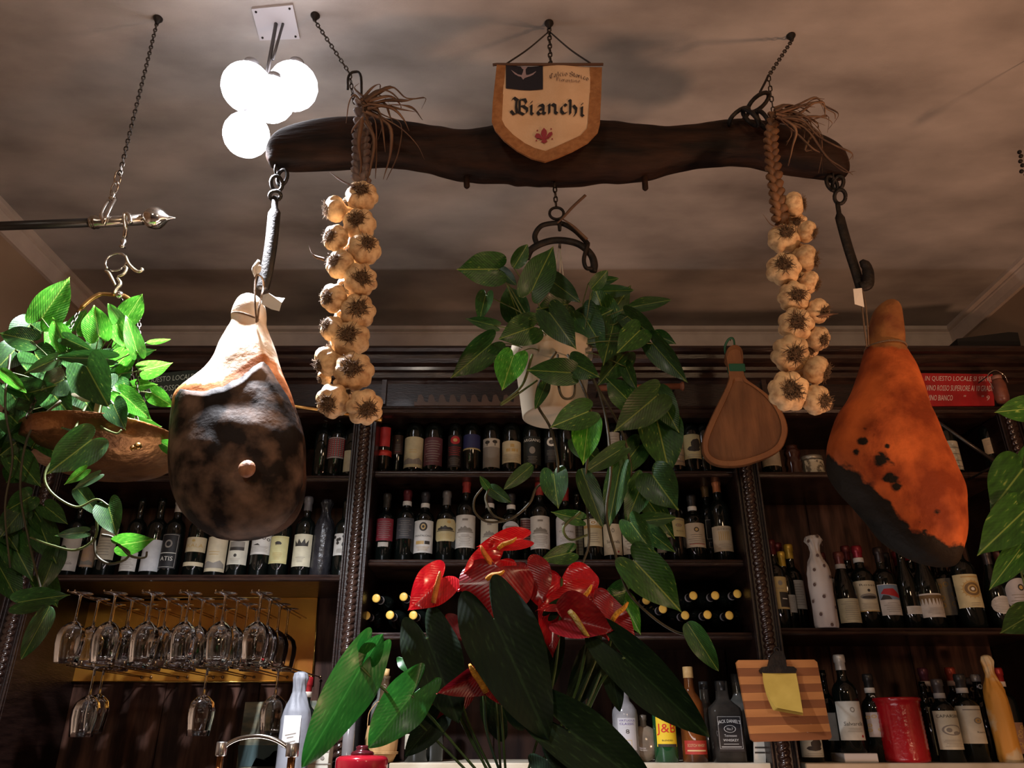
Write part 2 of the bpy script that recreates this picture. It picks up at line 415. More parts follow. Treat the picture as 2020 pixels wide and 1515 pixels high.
# rods and odds on the frieze
def rod(name, label, a, b, r, m, cap=None, cat='rod', capm=None):
    t = thing(name, label, cat, (a+b)/2)
    MB().add(*tube([a, b], r, 12)).build('shaft', m, t)
    for e_ in ([a*.97+b*.03, b*.94+a*.06]): MB().add(*tube([e_, Vector((e_.x, 2.79, e_.z))], .004, 6)).build('bracket', IRON, t)
    if cap:
        d = (b-a).normalized(); MB().add(*tube([b-d*.003, b+d*.004, b+d*.005, b+d*cap, b+d*(cap+.001)], [r*1.0, r*1.25, r*1.5, r*1.5, r*1.2], 14)).build('end_cap', capm or m, t)
    return t
rod('brass_rod', 'brass rod with turned end sticking out behind the left garlic braid', P(395,772,2.6), P(738,826,2.66), .0075, BRASS, .03)
rod('wooden_rod', 'reddish wooden rod lying under the frieze right of the white pot', P(1176,766,2.7), P(1342,762,2.7), .012, mat('red_wood', (.12,.04,.02), .4, col2=(.2,.07,.035), scale=9), .012)
rod('steel_rod', 'thin dark steel rod with a pale tip slanting behind the reddish ham', P(1972,917,2.6), P(1844,829,2.6), .0065, mat('dark_steel', (.08,.075,.07), .35, .9), .008, capm=flat((.6,.55,.45), .4))
bx = MB().add(*prism_px([(1888,668),(1990,655),(2008,656),(2014,681),(1890,682)], 2.72, .16)).build('flat_black_case', mat('black_case', (.006,.006,.006), .6), smooth=False)
tag(bx, 'flat black case lying on top of the shelving by the right corner', 'case')
# hanging corked flask near right pillar
c = P(1980, 795, 2.62); s = M(795, 2.62)
fl = thing('hanging_flask', 'slim reddish flask with wire bail hanging beside the red sign', 'flask', c)
MB().add(*lathe([(.004,0),(11*s,2*s),(13*s,12*s),(13*s,38*s),(11*s,46*s),(9*s,50*s),(.001,51*s)], 16, c)).build('body', mat('flask_clay', (.22,.07,.04), .35, col2=(.12,.04,.03), scale=30), fl)
MB().add(*lathe([(8*s,50*s),(9.5*s,52*s),(9.5*s,58*s),(.001,59*s)], 16, c)).build('stopper', mat('flask_stopper', (.3,.14,.1), .5), fl)
MB().add(*tube([c+Vector((0,-.005,70*s)), Vector((c.x,2.785,c.z+70*s))], .002, 6)).build('nail', IRON, fl)
MB().add(*tube(spline([c+Vector((-12*s,0,30*s)), c+Vector((-17*s,0,58*s)), c+Vector((0,-.005,70*s)), c+Vector((17*s,0,60*s)), c+Vector((20*s,0,44*s))], 5), .0016, 6)).build('wire_bail', CHROME, fl)
# ceiling lamp --------------------------------------------------------
pl = [PC(497,14), PC(578,6), PC(592,73), PC(513,76)]
cc = sum(pl, Vector())/4
lamp = thing('ceiling_spot_lamp', 'bright cluster of globe bulbs on a thin stem from a square ceiling plate', 'lamp', (cc.x, cc.y, CEIL))
MB().add([p-Vector((0,0,d)) for d in (0, .008) for p in pl], [(0,1,2,3),(7,6,5,4),(0,4,5,1),(1,5,6,2),(2,6,7,3),(3,7,4,0)]).build('ceiling_plate', mat('plate_paint', (.5,.46,.47), .4), lamp, smooth=False)
for p in pl:
    q = cc+(p-cc)*.82; MB().add(*sphere((q.x, q.y, CEIL-.009), .0035, 8, 5)).build('screw', IRON, lamp)
st = cc+Vector((0,0,-.005)); YLAMP = cc.y
MB().add(*tube([st, P(526,150,YLAMP)], .0055, 8)).build('stem', mat('lamp_stem', (.10,.09,.09), .4, .8), lamp)
MB().add(*tube([st+Vector((.02,0,0)), P(538,118,YLAMP)], .004, 8)).build('stem', mat('lamp_stem', (.1,.09,.09), .4, .8), lamp)
BULB = mat('lit_bulb', (1,1,1), .5, emis=((.93,.93,1), 7))
for (x, y, r, dY) in ((487,172,49,0),(578,170,49,.03),(534,196,44,-.06),(486,266,44,-.03)):
    c = P(x, y, YLAMP+dY); rr = r*M(y, YLAMP)
    g = MB().add(*sphere(c, rr, 20, 12)).build('bulb', BULB, lamp)
    MB().add(*lathe([(rr*.3,rr*.9),(rr*.34,rr*1.1),(rr*.3,rr*1.35),(.001,rr*1.36)], 14, c)).build('bulb_socket', flat((.35,.34,.36), .4), g)
# the lamp's own light: narrow-ish reflector bulbs aimed down
LP = P(486,275,YLAMP)
light('lamp_beam', 'SPOT', LP+Vector((0,-.06,-.07)), LP+Vector((.02,.16,-2)), 440, (.90,.92,1), spot_size=math.radians(125), spot_blend=.7, shadow_soft_size=.04)
# ================================================================== CHAINS
LINKS = {}
def link_mesh(L, W, r, m):
    k = (round(L,5), round(W,5), round(r,5), m.name)
    if k not in LINKS:
        pts = []; hw, hl = W/2-r, L/2-W/2
        for i in range(6): a = PI*i/5; pts.append(Vector((hw*math.cos(a), 0, hl+hw*math.sin(a))))
        for i in range(6): a = PI+PI*i/5; pts.append(Vector((hw*math.cos(a), 0, -hl+hw*math.sin(a))))
        pts.append(pts[0]); LINKS[k] = MB().add(*tube(pts, r, 5, False)).mesh('chain_link', m)
    return LINKS[k]
def chain_links(path, L, W, r, m, parent):
    """separate links along a polyline, each a child of the chain"""
    o = ORG[parent.name]; me = link_mesh(L, W, r, m); pitch = L-2.2*r; j = 0
    for a, b in zip(path[:-1], path[1:]):
        a, b = Vector(a), Vector(b); n = max(1, round((b-a).length/pitch)); d = (b-a).normalized()
        q = d.to_track_quat('Z', 'Y')
        for i in range(n):
            c = link('chain_link', me, parent); c.location = a+(b-a)*((i+.5)/n)-o
            c.rotation_mode = 'QUATERNION'; c.rotation_quaternion = q @ Matrix.Rotation(PI/2*(j % 2)+.4, 3, 'Z').to_quaternion(); j += 1
def hook_plate(c, parent, m=IRON, r=.013):
    MB().add(*lathe([(r,0),(r,-.004),(r*.6,-.012),(r*.35,-.022),(.001,-.024)], 14, c)).build('ceiling_hook', m, parent)
YY = 1.52                                                     # depth of the hanging yoke
def hang_chain(label, top, path, L=.021, W=.012, r=.0018, group='chains hanging from the ceiling'):
    t = thing('hanging_chain', label, 'chain', top, group)
    hook_plate(top, t)
    chain_links([top+Vector((0,0,-.02))]+path, L, W, r, CHAINM, t); return t
ch = hang_chain('dark chain slanting down from ceiling beside lamp to left end of yoke', PC(622,30), [P(690,146,YY), P(698,205,YY)])
# open iron hook near the left garlic
MB().add(*tube(spline([P(686,176,YY), P(687,152,YY), P(698,142,YY), P(712,152,YY), P(712,230,YY)], 5), .0035, 8)).build('open_hook', IRON, ch)
ch = hang_chain('dark chain slanting down from ceiling to right end of yoke', PC(1560,70), [P(1516,150,YY), P(1527,232,YY)])
MB().add(*tube(spline([P(1516,148,YY), P(1508,165,YY), P(1499,182,YY)], 4), .003, 8)).build('open_hook', IRON, ch)
ch = hang_chain('dark chain hanging straight from ceiling behind the shield pennant', PC(1083,45), [P(1090,250,YY)], .024, .014, .0022)
t0 = PC(312,36)
ch = hang_chain('long thin chain from ceiling to the nickel balance beam at left', t0, [P(236,345,1.40)], .019, .011, .0016)
# iron rings wrapped round the right end of the yoke
t = thing('iron_shackle', 'black iron rings wrapped over the yoke beside the right garlic braid', 'shackle', P(1480,215,YY))
def oval(px, py, rx, ry, ang, Y, r, tw=0.0):
    pts = []
    for i in range(17):
        a = 2*PI*i/16; u, v = rx*math.cos(a), ry*math.sin(a); ca, sa = math.cos(ang), math.sin(ang)
        pts.append(P(px+u*ca-v*sa, py+u*sa+v*ca, Y+tw*math.sin(a)))
    return tube(pts, r, 8, False)
for q in ((1496,202,26,11,-.75,0,.02),(1458,230,24,10,-.7,-.02,.03),(1481,232,21,8,.8,-.05,.02),(1505,236,20,8,1.0,-.04,.02)):
    MB().add(*oval(*q[:5], YY-.03+q[5], .0055, q[6])).build('iron_ring', IRON, t)
# ================================================================== YOKE
rows = [(529,286,316,.018),(536,276,326,.03),(552,264,330,.04),(600,250,331,.047),(660,242,328,.05),(700,240,325,.05),(760,244,322,.048),(820,252,329,.046),(870,260,341,.048),(905,266,349,.05),(950,264,351,.055),(1000,252,352,.06),(1020,246,357,.062),(1080,238,359,.065),(1140,244,357,.062),(1190,250,353,.058),(1250,254,352,.053),(1300,258,342,.048),(1350,257,329,.045),(1400,250,322,.045),(1450,246,320,.047),(1500,249,325,.05),(1550,257,336,.048),(1600,268,344,.045),(1640,284,350,.04),(1660,298,350,.032),(1670,312,342,.018)]
rr = []
for x, a, b, d in interp_rows(rows, 6.0):
    pa, pb = P(x, a, YY), P(x, b, YY); c = (pa+pb)/2
    jit = noise.noise((x*.012, 2, 0))*.004
    rr.append((c+Vector((0, 0, jit)), abs(pa.z-pb.z)/2*(1+.05*noise.noise((x*.03, 5, 1))), d))
YOKE = mat('yoke_wood', (.008,.004,.003), .62, spec=.18, col2=(.032,.014,.008), scale=5, stretch=(1.2,6,6), bump=.9, bscale=14)
yk = thing('ox_yoke', 'long dark wooden ox yoke hanging level across the ceiling', 'yoke', P(1080,359,YY))
V, Fc = ring_loft(rr, 28, 'x', 2.4); MB().add(V, Fc).build('beam', YOKE, yk)
for x, a, b in ((921,343,371),(1273,345,375)):
    MB().add(*tube([P(x-2,a-6,YY), P(x,b-3,YY), P(x,b,YY)], [.0075,.0075,.004], 10)).build('peg', YOKE, yk)
for x, y in ((545,338),(1640,352)):
    MB().add(*torus(.012, .003, 16, 6, P(x, y, YY)+Vector((0,0,.004)), 'x')).build('iron_eye', IRON, yk)
def iron_strap(label, links, bar_pts, width):
    t = thing('iron_strap', label, 'strap', P(*bar_pts[-1], YY), 'black iron hanger straps at the yoke ends')
    for x, y, rx, ry, an in links: MB().add(*oval(x, y, rx, ry, an, YY, .0048, .01)).build('chain_link', IRON, t)
    pts = [P(x, y, YY) for x, y in bar_pts]
    ws = [width*M(bar_pts[0][1], YY)]*len(pts); ws[0] *= .5; ws[-1] *= .45
    MB().add(*tube(spline(pts, 4), [ws[min(len(ws)-1, i//4)] for i in range(4*(len(pts)-1)+1)], 10, flatk=.55)).build('flat_bar', IRON, t)
    return t
iron_strap('black iron strap hanging from left yoke end above the dark ham', [(557,350,9,16,.3),(546,362,11,15,-.2),(543,386,11,9,0)], [(543,388),(541,420),(535,480),(527,530),(521,558),(517,572)], 12.5)
t = iron_strap('black iron strap hanging from right yoke end above the reddish ham', [(1641,362,9,16,-.5),(1653,362,10,15,.4),(1657,388,11,14,.1)], [(1652,400),(1657,430),(1672,485),(1688,535),(1697,565),(1699,574)], 10)
MB().add(*tube(spline([P(1697,566,YY-.01), P(1712,560,YY-.015), P(1711,530,YY-.015), P(1699,514,YY-.015)], 6), [.013]*12+[.012,.012,.012,.012,.010,.008,.006], 10, flatk=.6)).build('hook_end', IRON, t)

# ================================================================== PENNANT
YP = 1.40
pn = thing('shield_pennant', 'cream shield-shaped pennant with gold border and black blackletter writing', 'pennant', P(1080,321,YP))
def clipped(pts): return [P(x, y, YP) for x, y in pts]
outer = [(980,127),(977,160),(972,205),(970,240),(977,258),(995,279),(1020,297),(1048,311),(1075,320),(1100,314),(1130,300),(1160,279),(1180,256),(1184,240),(1186,190),(1188,130)]
inner = [(998,127),(995,160),(992,200),(990,236),(996,248),(1012,264),(1035,280),(1055,291),(1076,299),(1097,292),(1120,281),(1145,266),(1158,250),(1160,238),(1163,190),(1164,128)]
n = len(outer)
wave = lambda p: p+Vector((0, .004*math.sin(p.x*40)+.003*math.sin(p.z*30), 0))
V = [wave(P(x, y, YP)) for x, y in outer]+[wave(P(x, y, YP)) for x, y in inner]
V2 = V+[v+Vector((0,.005,0)) for v in V]
Fc = [(i, i+1, n+i+1, n+i) for i in range(n-1)]+[(2*n+i, 2*n+n+i, 3*n+i+1, 2*n+i+1) for i in range(n-1)]+[(i, 2*n+i, 2*n+i+1, i+1) for i in range(n-1)]+[(0, n, 3*n, 2*n), (n-1, 3*n-1, 4*n-1, 2*n-1)]
MB().add(V2, Fc).build('border', mat('gold_felt', (.26,.105,.035), .85, col2=(.36,.16,.06), scale=60, bump=.5), pn, smooth=False)
gx, gz = 14, 14
def inr(x0, x1, y):                 # inner polygon span at y
    xs = []
    for (ax, ay), (bx_, by) in zip(inner, inner[1:]+inner[:1]):
        if (ay-y)*(by-y) < 0: xs.append(ax+(bx_-ax)*(y-ay)/(by-ay))
    return (min(xs), max(xs)) if len(xs) > 1 else None
V = []; Fc = []; nr = 24; nc = 10
for i in range(nr+1):
    y = 127.6+(298.5-127.6)*i/nr; s = inr(0, 0, max(y, 129.5)) or (1076, 1077)
    for j in range(nc+1): V.append(wave(P(s[0]-.8+(s[1]-s[0]+1.6)*j/nc, y, YP))+Vector((0,.001,0)))
for i in range(nr):
    for j in range(nc): Fc.append((i*(nc+1)+j, (i+1)*(nc+1)+j, (i+1)*(nc+1)+j+1, i*(nc+1)+j+1))
MB().add(V, Fc).build('cloth', mat('pennant_cloth', (.62,.40,.24), .9, col2=(.68,.46,.29), scale=20, bump=.2, bscale=200), pn)
INK = flat((.010,.009,.012), .7)
def pplane(name, art, mats, dy):
    mb = MB()
    for V, Fc, mi in art: mb.add([wave(P(x, y, YP))+Vector((0, dy, 0)) for x, y in V], Fc, mi)
    return mb.build(name, mats, pn, smooth=False)
cant = []
for i in range(6):
    for j in range(4):
        x0, x1 = 998+73*i/6, 998+73*(i+1)/6; y0, y1 = 128+50*j/4, 128+50*(j+1)/4
        cant.append(([(x0,y0),(x0,y1),(x1,y1),(x1,y0)], [(0,1,2,3)], 0))
pplane('canton', cant, [mat('canton_cloth', (.014,.013,.022), .9)], -.0007)
wing = [(1034,129),(1031,142),(1029,147),(1021,146),(1013,141),(1008,138),(1014,145),(1022,150),(1028,151),(1030,154),(1032,157),(1035,153),(1040,151),(1048,148),(1056,142),(1058,139),(1050,143),(1042,146),(1038,146),(1037,140),(1037,129)]
pplane('bird_emblem', [a_poly(wing), a_poly([(1009,139),(1020,145),(1024,150),(1016,147)]), a_poly([(1057,139),(1047,145),(1042,150),(1052,146)]), a_poly([(1027,129),(1041,129),(1037,134),(1031,134)])], [flat((.30,.22,.25), .8)], -.0014)
# broad-nib blackletter: pen strokes as swept slanted nib
NIB = {
 'B': (8.2, [[(0,.9),(.5,1.12),(1.6,.95),(2.4,1.1)],[(1.3,1.0),(1.15,.5),(1.35,0),(.5,-.12),(-.3,.12)],[(2.1,1.0),(2.05,.05)],[(2.3,1.02),(3.5,1.1),(3.9,.85),(3.2,.6),(2.3,.55)],[(3.1,.58),(4.1,.42),(4.1,.15),(3.2,-.03),(2.0,.1),(1.4,.0)]]),
 'i': (2.4, [[(.2,.62),(.55,.68),(.5,.1),(.9,.02)],[(.5,.93),(.62,.9)]]),
 'a': (3.6, [[(.5,.62),(1.3,.7),(1.7,.55),(1.65,.1),(2.1,.02)],[(1.6,.4),(.7,.36),(.35,.18),(.8,0),(1.6,.15)]]),
 'n': (4.0, [[(.1,.62),(.5,.68),(.5,.03)],[(.5,.55),(1.2,.7),(1.8,.58),(1.8,.1),(2.3,.0)]]),
 'c': (2.9, [[(1.6,.6),(1.1,.7),(.5,.5),(.45,.2),(.9,0),(1.7,.12)]]),
 'h': (3.9, [[(.2,1.05),(.55,1.0),(.5,.03)],[(.5,.5),(1.2,.7),(1.85,.5),(1.75,.15),(1.3,-.1)]]),
 'l': (1.9, [[(.2,1.05),(.5,1.0),(.5,.1),(.9,.02)]]),
 'o': (3.2, [[(1.1,.7),(.4,.5),(.4,.2),(1.1,0),(1.8,.2),(1.8,.5),(1.1,.7)]]),
 'C': (5.0, [[(2.6,.9),(1.6,1.1),(.6,.8),(.5,.3),(1.4,-.02),(2.8,.2)],[(1.6,1.0),(1.5,.1)]]),
 'S': (5.0, [[(2.8,.9),(1.6,1.1),(.6,.8),(1.2,.55),(2.5,.45),(2.7,.15),(1.4,-.05),(.3,.15)]]),
 't': (2.4, [[(.6,.95),(.55,.1),(1.1,.02)],[(.1,.66),(1.2,.68)]]),
 'r': (2.8, [[(.1,.62),(.5,.66),(.5,.03)],[(.5,.5),(1.0,.7),(1.4,.6)]]),
 'F': (4.4, [[(.3,.95),(1.2,1.05),(2.6,1.05)],[(.9,1.0),(.9,.1),(.2,0)],[(.9,.55),(2.0,.55)]]),
 'e': (3.0, [[(.5,.35),(1.6,.5),(1.2,.7),(.5,.5),(.45,.2),(.9,0),(1.7,.1)]]),
}
def nibtext(s, x0, ybase, h, nib, adv, arc=lambda x: 0):
    art = []; x = x0; kx = adv*h
    nx, ny = nib*math.cos(.7)/2, nib*math.sin(.7)/2
    for chx in s:
        if chx == ' ': x += 2.2*kx; continue
        wch, strokes = NIB[chx]; wch = {'B':6.4,'i':2.6,'a':4.2,'n':4.6,'c':3.3,'h':4.4}.get(chx, wch)
        for st_ in strokes:
            pts = [(x+px*kx*(1.38 if chx == 'B' else 1.7), ybase-py*h) for px, py in st_]; pts = [(a, b+arc(a)) for a, b in pts]
            for (ax, ay), (bx_, by) in zip(pts[:-1], pts[1:]):
                q = [(ax+nx, ay-ny), (ax-nx, ay+ny), (bx_-nx, by+ny), (bx_+nx, by-ny)]
                ar = sum(q[i][0]*q[(i+1)%4][1]-q[(i+1)%4][0]*q[i][1] for i in range(4))
                art.append((q if ar < 0 else q[::-1], [(0,1,2,3)], 0))
        x += wch*kx*1.0
    return art
pplane('lettering', nibtext('Bianchi', 1010, 222, 25, 6.2, .209, lambda x: (x-1010)*.045), [INK], -.0018)
pplane('lettering', nibtext('Calcio', 1083, 153, 9, 1.4, .195, lambda x: .004*(x-1121)**2)+nibtext('Storico', 1122, 153, 9, 1.4, .19, lambda x: .004*(x-1121)**2), [flat((.05,.03,.03), .8)], -.0018)
pplane('lettering', nibtext('Fiorentino', 1096, 163, 6.5, 1.1, .22, lambda x: -.004*(x-1121)**2+3), [flat((.12,.07,.06), .8)], -.0018)
LY = [(1073,251),(1078,257),(1079,264),(1076,272),(1083,262),(1089,261),(1090,266),(1085,272),(1080,272),(1076,275),(1080,280),(1074,284),(1067,280),(1071,275),(1066,272),(1059,272),(1055,267),(1058,261),(1064,262),(1070,272),(1067,264),(1068,257)]
pplane('lily_emblem', [a_poly([(x, y) for x, y in LY][::-1])]+[a_ell(x, y, 1.5, 1.5) for x, y in ((1060,255),(1087,255),(1058,276),(1089,276))]+[a_rect(1064,273,1083,275,0,2)], [flat((.30,.035,.05), .8)], -.0018)
MB().add(*tube([P(972,128,YP), P(980,127,YP), P(1190,127,YP)], .0035, 8)).build('hanging_stick', mat('stick', (.08,.04,.025), .7), pn)
CORD = mat('dark_cord', (.03,.022,.018), .8, bump=.6, bscale=400)
tp = PC(1083,52)+Vector((0,0,-.02))
for x in (1000, 1165): MB().add(*tube(spline([P(x,125,YP), P((x+1083)/2,95+2,YP+.05), tp], 6), .0022, 6)).build('cord', CORD, pn)

# ================================================================== GARLIC
SKIN = mat('garlic_skin', (.78,.54,.29), .42, col2=(.40,.20,.085), scale=3.0, stretch=(1,1,1), contrast=(.42,.78), bump=.35, bscale=60, sub=0, random_v=.18)
ROOT = mat('garlic_roots', (.21,.13,.07), .9, col2=(.07,.04,.022), scale=50)
HUSK = mat('dried_husk', (.20,.11,.06), .7, col2=(.10,.05,.03), scale=30, stretch=(1,1,.3), bump=.4, random_v=.3)
def bulb_mesh(seed):
    rnd = random.Random(seed); nc = rnd.choice((7,8,9)); ph = rnd.random()*6
    lob = [rnd.uniform(.8,1.15) for _ in range(nc)]
    pr = [(.001,-.60),(.30,-.62),(.42,-.66),(.66,-.60),(.88,-.40),(1.0,-.08),(.96,.25),(.78,.52),(.52,.70),(.30,.82),(.18,.98),(.13,1.15),(.10,1.3),(.001,1.31)]
    pr = [(r, z) for r, z in pr]
    def rf(a, t):
        u = (a*nc/(2*PI)+ph) % nc; g = abs(math.sin(PI*(u % 1)))**.6; k = lob[int(u)]
        am = max(0, 1-abs(t-.4)/.5); return 1-am*.20*(1-g)+.06*am*(k-1)*3
    return MB().add(*lathe(pr, 40, rfun=rf)).mesh('bulb', SKIN)
def root_mesh(seed):
    rnd = random.Random(seed); mb = MB()
    for i in range(95):
        a = rnd.random()*2*PI; r = rnd.random()**.6*.36; p = Vector((r*math.cos(a), r*math.sin(a), -.60)); pts = [p]; d = Vector((math.cos(a)*r*1.2, math.sin(a)*r*1.2, -1))
        for k in range(4):
            d = d+Vector((rnd.uniform(-.9,.9), rnd.uniform(-.9,.9), rnd.uniform(-.3,.6))); pts.append(pts[-1]+d.normalized()*rnd.uniform(.08,.16))
        mb.add(*tube(pts, [.024,.022,.018,.015,.010], 4))
    mb.add(*sphere((0,0,-.62), .36, 10, 6, (1,1,.35)))
    return mb.mesh('roots', ROOT)
BM = [bulb_mesh(s) for s in range(6)]; RM = [root_mesh(s+50) for s in range(5)]
def garlic(root, spec, Y):
    o = ORG[root.name]; spec = list(spec); n = len(spec)
    for i, (px, py, rp, dx, dz) in enumerate(spec):
        s = rp*M(py, Y)*1.03; c = P(px, py, Y+random.uniform(-.012,.012))
        d = Vector((dx, -1.0 if abs(dx) < .75 else -.35, dz)).normalized()     # root direction
        q = (-d).to_track_quat('Z', 'Y') @ Matrix.Rotation(random.random()*6, 3, 'Z').to_quaternion()
        b = link('garlic_bulb', BM[i % 6], root); b.location = c-o; b.rotation_mode = 'QUATERNION'; b.rotation_quaternion = q; b.scale = (s, s, s*.92)
        r = link('roots', RM[i % 5], b); r['kind'] = 'stuff'
def braid(root, pts, rad, m):
    cl = spline([P(x, y, Y) for x, y, Y in pts], 14); n = len(cl)
    for k in range(3):
        q = []
        for i, p in enumerate(cl):
            a = i*.55+2*PI*k/3; w_ = rad[0]+(rad[1]-rad[0])*i/n
            q.append(p+Vector((math.sin(a)*w_*.62, math.sin(2*a)*w_*.42-.0, 0)))
        rs = [(rad[0]+(rad[1]-rad[0])*i/n)*.62*(1+.12*math.sin(i*1.3)) for i in range(n)]
        MB().add(*tube(q, rs, 8, flatk=.7)).build('braid_strand', m, root)
def ribbon(pts, w, m, root, name='dried_leaf'):
    q = spline(pts, 5); n = len(q); V = []; Fc = []
    tw = random.random()*3; dt = random.uniform(-1.5, 1.5)
    for i, p in enumerate(q):
        d = (q[min(i+1,n-1)]-q[max(i-1,0)]).normalized(); s = d.cross(Vector((math.sin(tw+dt*i/n), -math.cos(tw+dt*i/n), .2))).normalized()
        ww = w*(1-(i/(n-1))**2)*.5+.0006; nn = d.cross(s)*ww*.5
        V += [p-s*ww, p+nn, p+s*ww, p-nn*.2]
    for i in range(n-1):
        for k in range(4): Fc.append((4*i+k, 4*i+(k+1)%4, 4*i+4+(k+1)%4, 4*i+4+k))
    MB().add(V, Fc).build(name, m, root)
def tuft(root, spec, Y, w=.008):
    for pl_ in spec:
        k = len(pl_); ribbon([P(x, y, Y-.02+.03*i/k+random.uniform(-.012,.012)) for i, (x, y) in enumerate([(x+random.uniform(-3,3)*(j>0), y+random.uniform(-4,4)*(j>0)) for j, (x, y) in enumerate(pl_)])], w*random.uniform(.6,1.2), HUSK, root)
YG = 1.41
g1 = thing('garlic_braid', 'long garlic braid hanging from left part of yoke next to the dark ham', 'garlic', P(700,838,YG), 'garlic braids hanging from the yoke')
garlic(g1, [(714,387,32,.1,0),(661,413,27,-1,-.3),(709,443,34,0,-.1),(662,470,27,-.6,-.35),(720,492,33,.45,.1),(671,522,30,-.5,-.1),(711,552,34,.4,-.35),(658,588,29,-.6,-.4),(706,615,36,.25,-.2),(655,648,26,-.7,.1),(692,669,39,0,-.1),(645,713,30,-.8,-.6),(698,733,40,0,-.1),(657,791,35,-.3,-.7),(720,803,37,.5,-.7)], YG)
garlic(g1, [(690,410,24,-.5,-.2),(688,505,24,.1,-.5),(684,570,24,-.3,-.6),(680,630,24,.4,-.5),(668,690,26,-.9,-.2),(680,765,26,.5,-.7),(640,745,16,-1,-.8)], YG+.045)
braid(g1, [(716,196,YG+.02),(714,260,YG-.005),(712,310,YG),(712,362,YG+.005)], (.018,.020), mat('braid_left', (.21,.15,.13), .6, col2=(.11,.07,.06), scale=30, stretch=(1,1,.3), bump=.5))
braid(g1, [(712,362,YG+.05),(695,500,YG+.06),(685,650,YG+.06),(688,780,YG+.05)], (.012,.012), HUSK)
tuft(g1, [[(715,210),(760,195),(800,200),(836,196),(832,213)],[(720,200),(770,172),(800,190),(838,192)],[(725,215),(775,210),(815,216),(832,240)],[(715,205),(745,180),(770,178),(790,205)],[(720,210),(760,225),(790,245),(785,300),(765,352)],[(722,215),(770,240),(800,262),(826,290),(838,318)],[(715,220),(740,240),(745,300),(742,350)],[(722,220),(765,245),(772,300),(758,352)],[(724,205),(770,215),(795,235),(810,262)],[(712,200),(700,190),(690,205),(682,240)],[(715,195),(735,175),(748,168),(745,185)],[(716,230),(700,250),(690,262)],[(716,205),(760,205),(790,218),(820,222)],[(712,195),(735,205),(750,240),(760,300)],[(716,192),(700,175),(708,162)],[(720,240),(735,275),(730,330),(722,362)],[(714,235),(705,280),(715,330),(706,360)],[(700,368),(675,355),(652,336)],[(640,512),(620,505),(608,488)],[(722,200),(765,186),(790,205),(795,215)],[(720,206),(756,206),(772,228),(778,250)],[(715,196),(728,186),(756,192),(770,210)],[(718,212),(748,220),(756,250),(748,275)],[(714,200),(722,230),(735,262),(726,300)]], YG-.015, .009)
g2 = thing('garlic_braid', 'garlic braid hanging from right part of yoke next to the reddish ham', 'garlic', P(1580,818,YG), 'garlic braids hanging from the yoke')
garlic(g2, [(1566,404,26,1,0),(1592,457,22,.8,-.5),(1546,472,32,-.1,.1),(1590,510,28,.8,-.3),(1546,531,34,-.3,-.05),(1597,558,23,1,-.6),(1566,586,32,0,-.35),(1613,614,26,.6,-.7),(1569,640,35,-.2,-.25),(1614,668,25,.5,-.8),(1559,697,38,0,-.6),(1610,730,30,.8,-.5),(1556,772,41,-.1,-.25),(1610,789,31,.7,-.6)], YG)
garlic(g2, [(1572,440,20,-.4,-.4),(1575,500,22,.3,-.6),(1575,555,22,.2,-.5),(1590,620,22,.1,-.6),(1590,690,24,.1,-.6),(1585,755,26,.2,-.7),(1632,800,12,1,-.6)], YG+.045)
BR = mat('braid_right', (.24,.115,.05), .55, col2=(.12,.05,.02), scale=30, stretch=(1,1,.3), bump=.5)
braid(g2, [(1528,222,YG+.03),(1521,270,YG-.01),(1524,320,YG),(1532,380,YG),(1541,440,YG+.01)], (.0135,.017), BR)
braid(g2, [(1541,440,YG+.03),(1560,520,YG+.05),(1580,650,YG+.05),(1580,770,YG+.05)], (.012,.012), HUSK)
T2 = [[(1530,225),(1560,215),(1590,210),(1615,198),(1625,205),(1626,235)],[(1532,222),(1575,208),(1608,190),(1622,200)],[(1530,228),(1570,228),(1610,205),(1635,215),(1648,222),(1645,235)],[(1530,232),(1575,235),(1620,232),(1640,240),(1632,258)],[(1532,230),(1570,245),(1600,262),(1590,292),(1606,294)],[(1534,232),(1580,250),(1618,262),(1622,300),(1617,342)],[(1534,228),(1570,255),(1560,290),(1556,328)],[(1532,222),(1562,222),(1590,230),(1612,252),(1625,275)],[(1536,232),(1585,238),(1615,270),(1650,285),(1682,302),(1674,318)],[(1535,236),(1590,255),(1630,310),(1660,330),(1682,342)],[(1530,218),(1555,205),(1580,215),(1600,225)],[(1532,228),(1552,240),(1565,262),(1548,285)],[(1530,226),(1575,222),(1612,240),(1618,262)],[(1530,224),(1560,232),(1585,248),(1588,272)],[(1534,230),(1580,228),(1600,240),(1628,246)],[(1540,235),(1575,262),(1600,292),(1626,300)],[(1530,220),(1545,212),(1575,206),(1610,212)],[(1545,445),(1520,440),(1506,425)],[(1612,625),(1640,622),(1655,615)]]
tuft(g2, T2, YG-.01, .0085)
tuft(g2, [[(x+random.uniform(-6,6), y+random.uniform(-6,6)) for x, y in pl_] for pl_ in T2[:14]], YG+.01, .006)

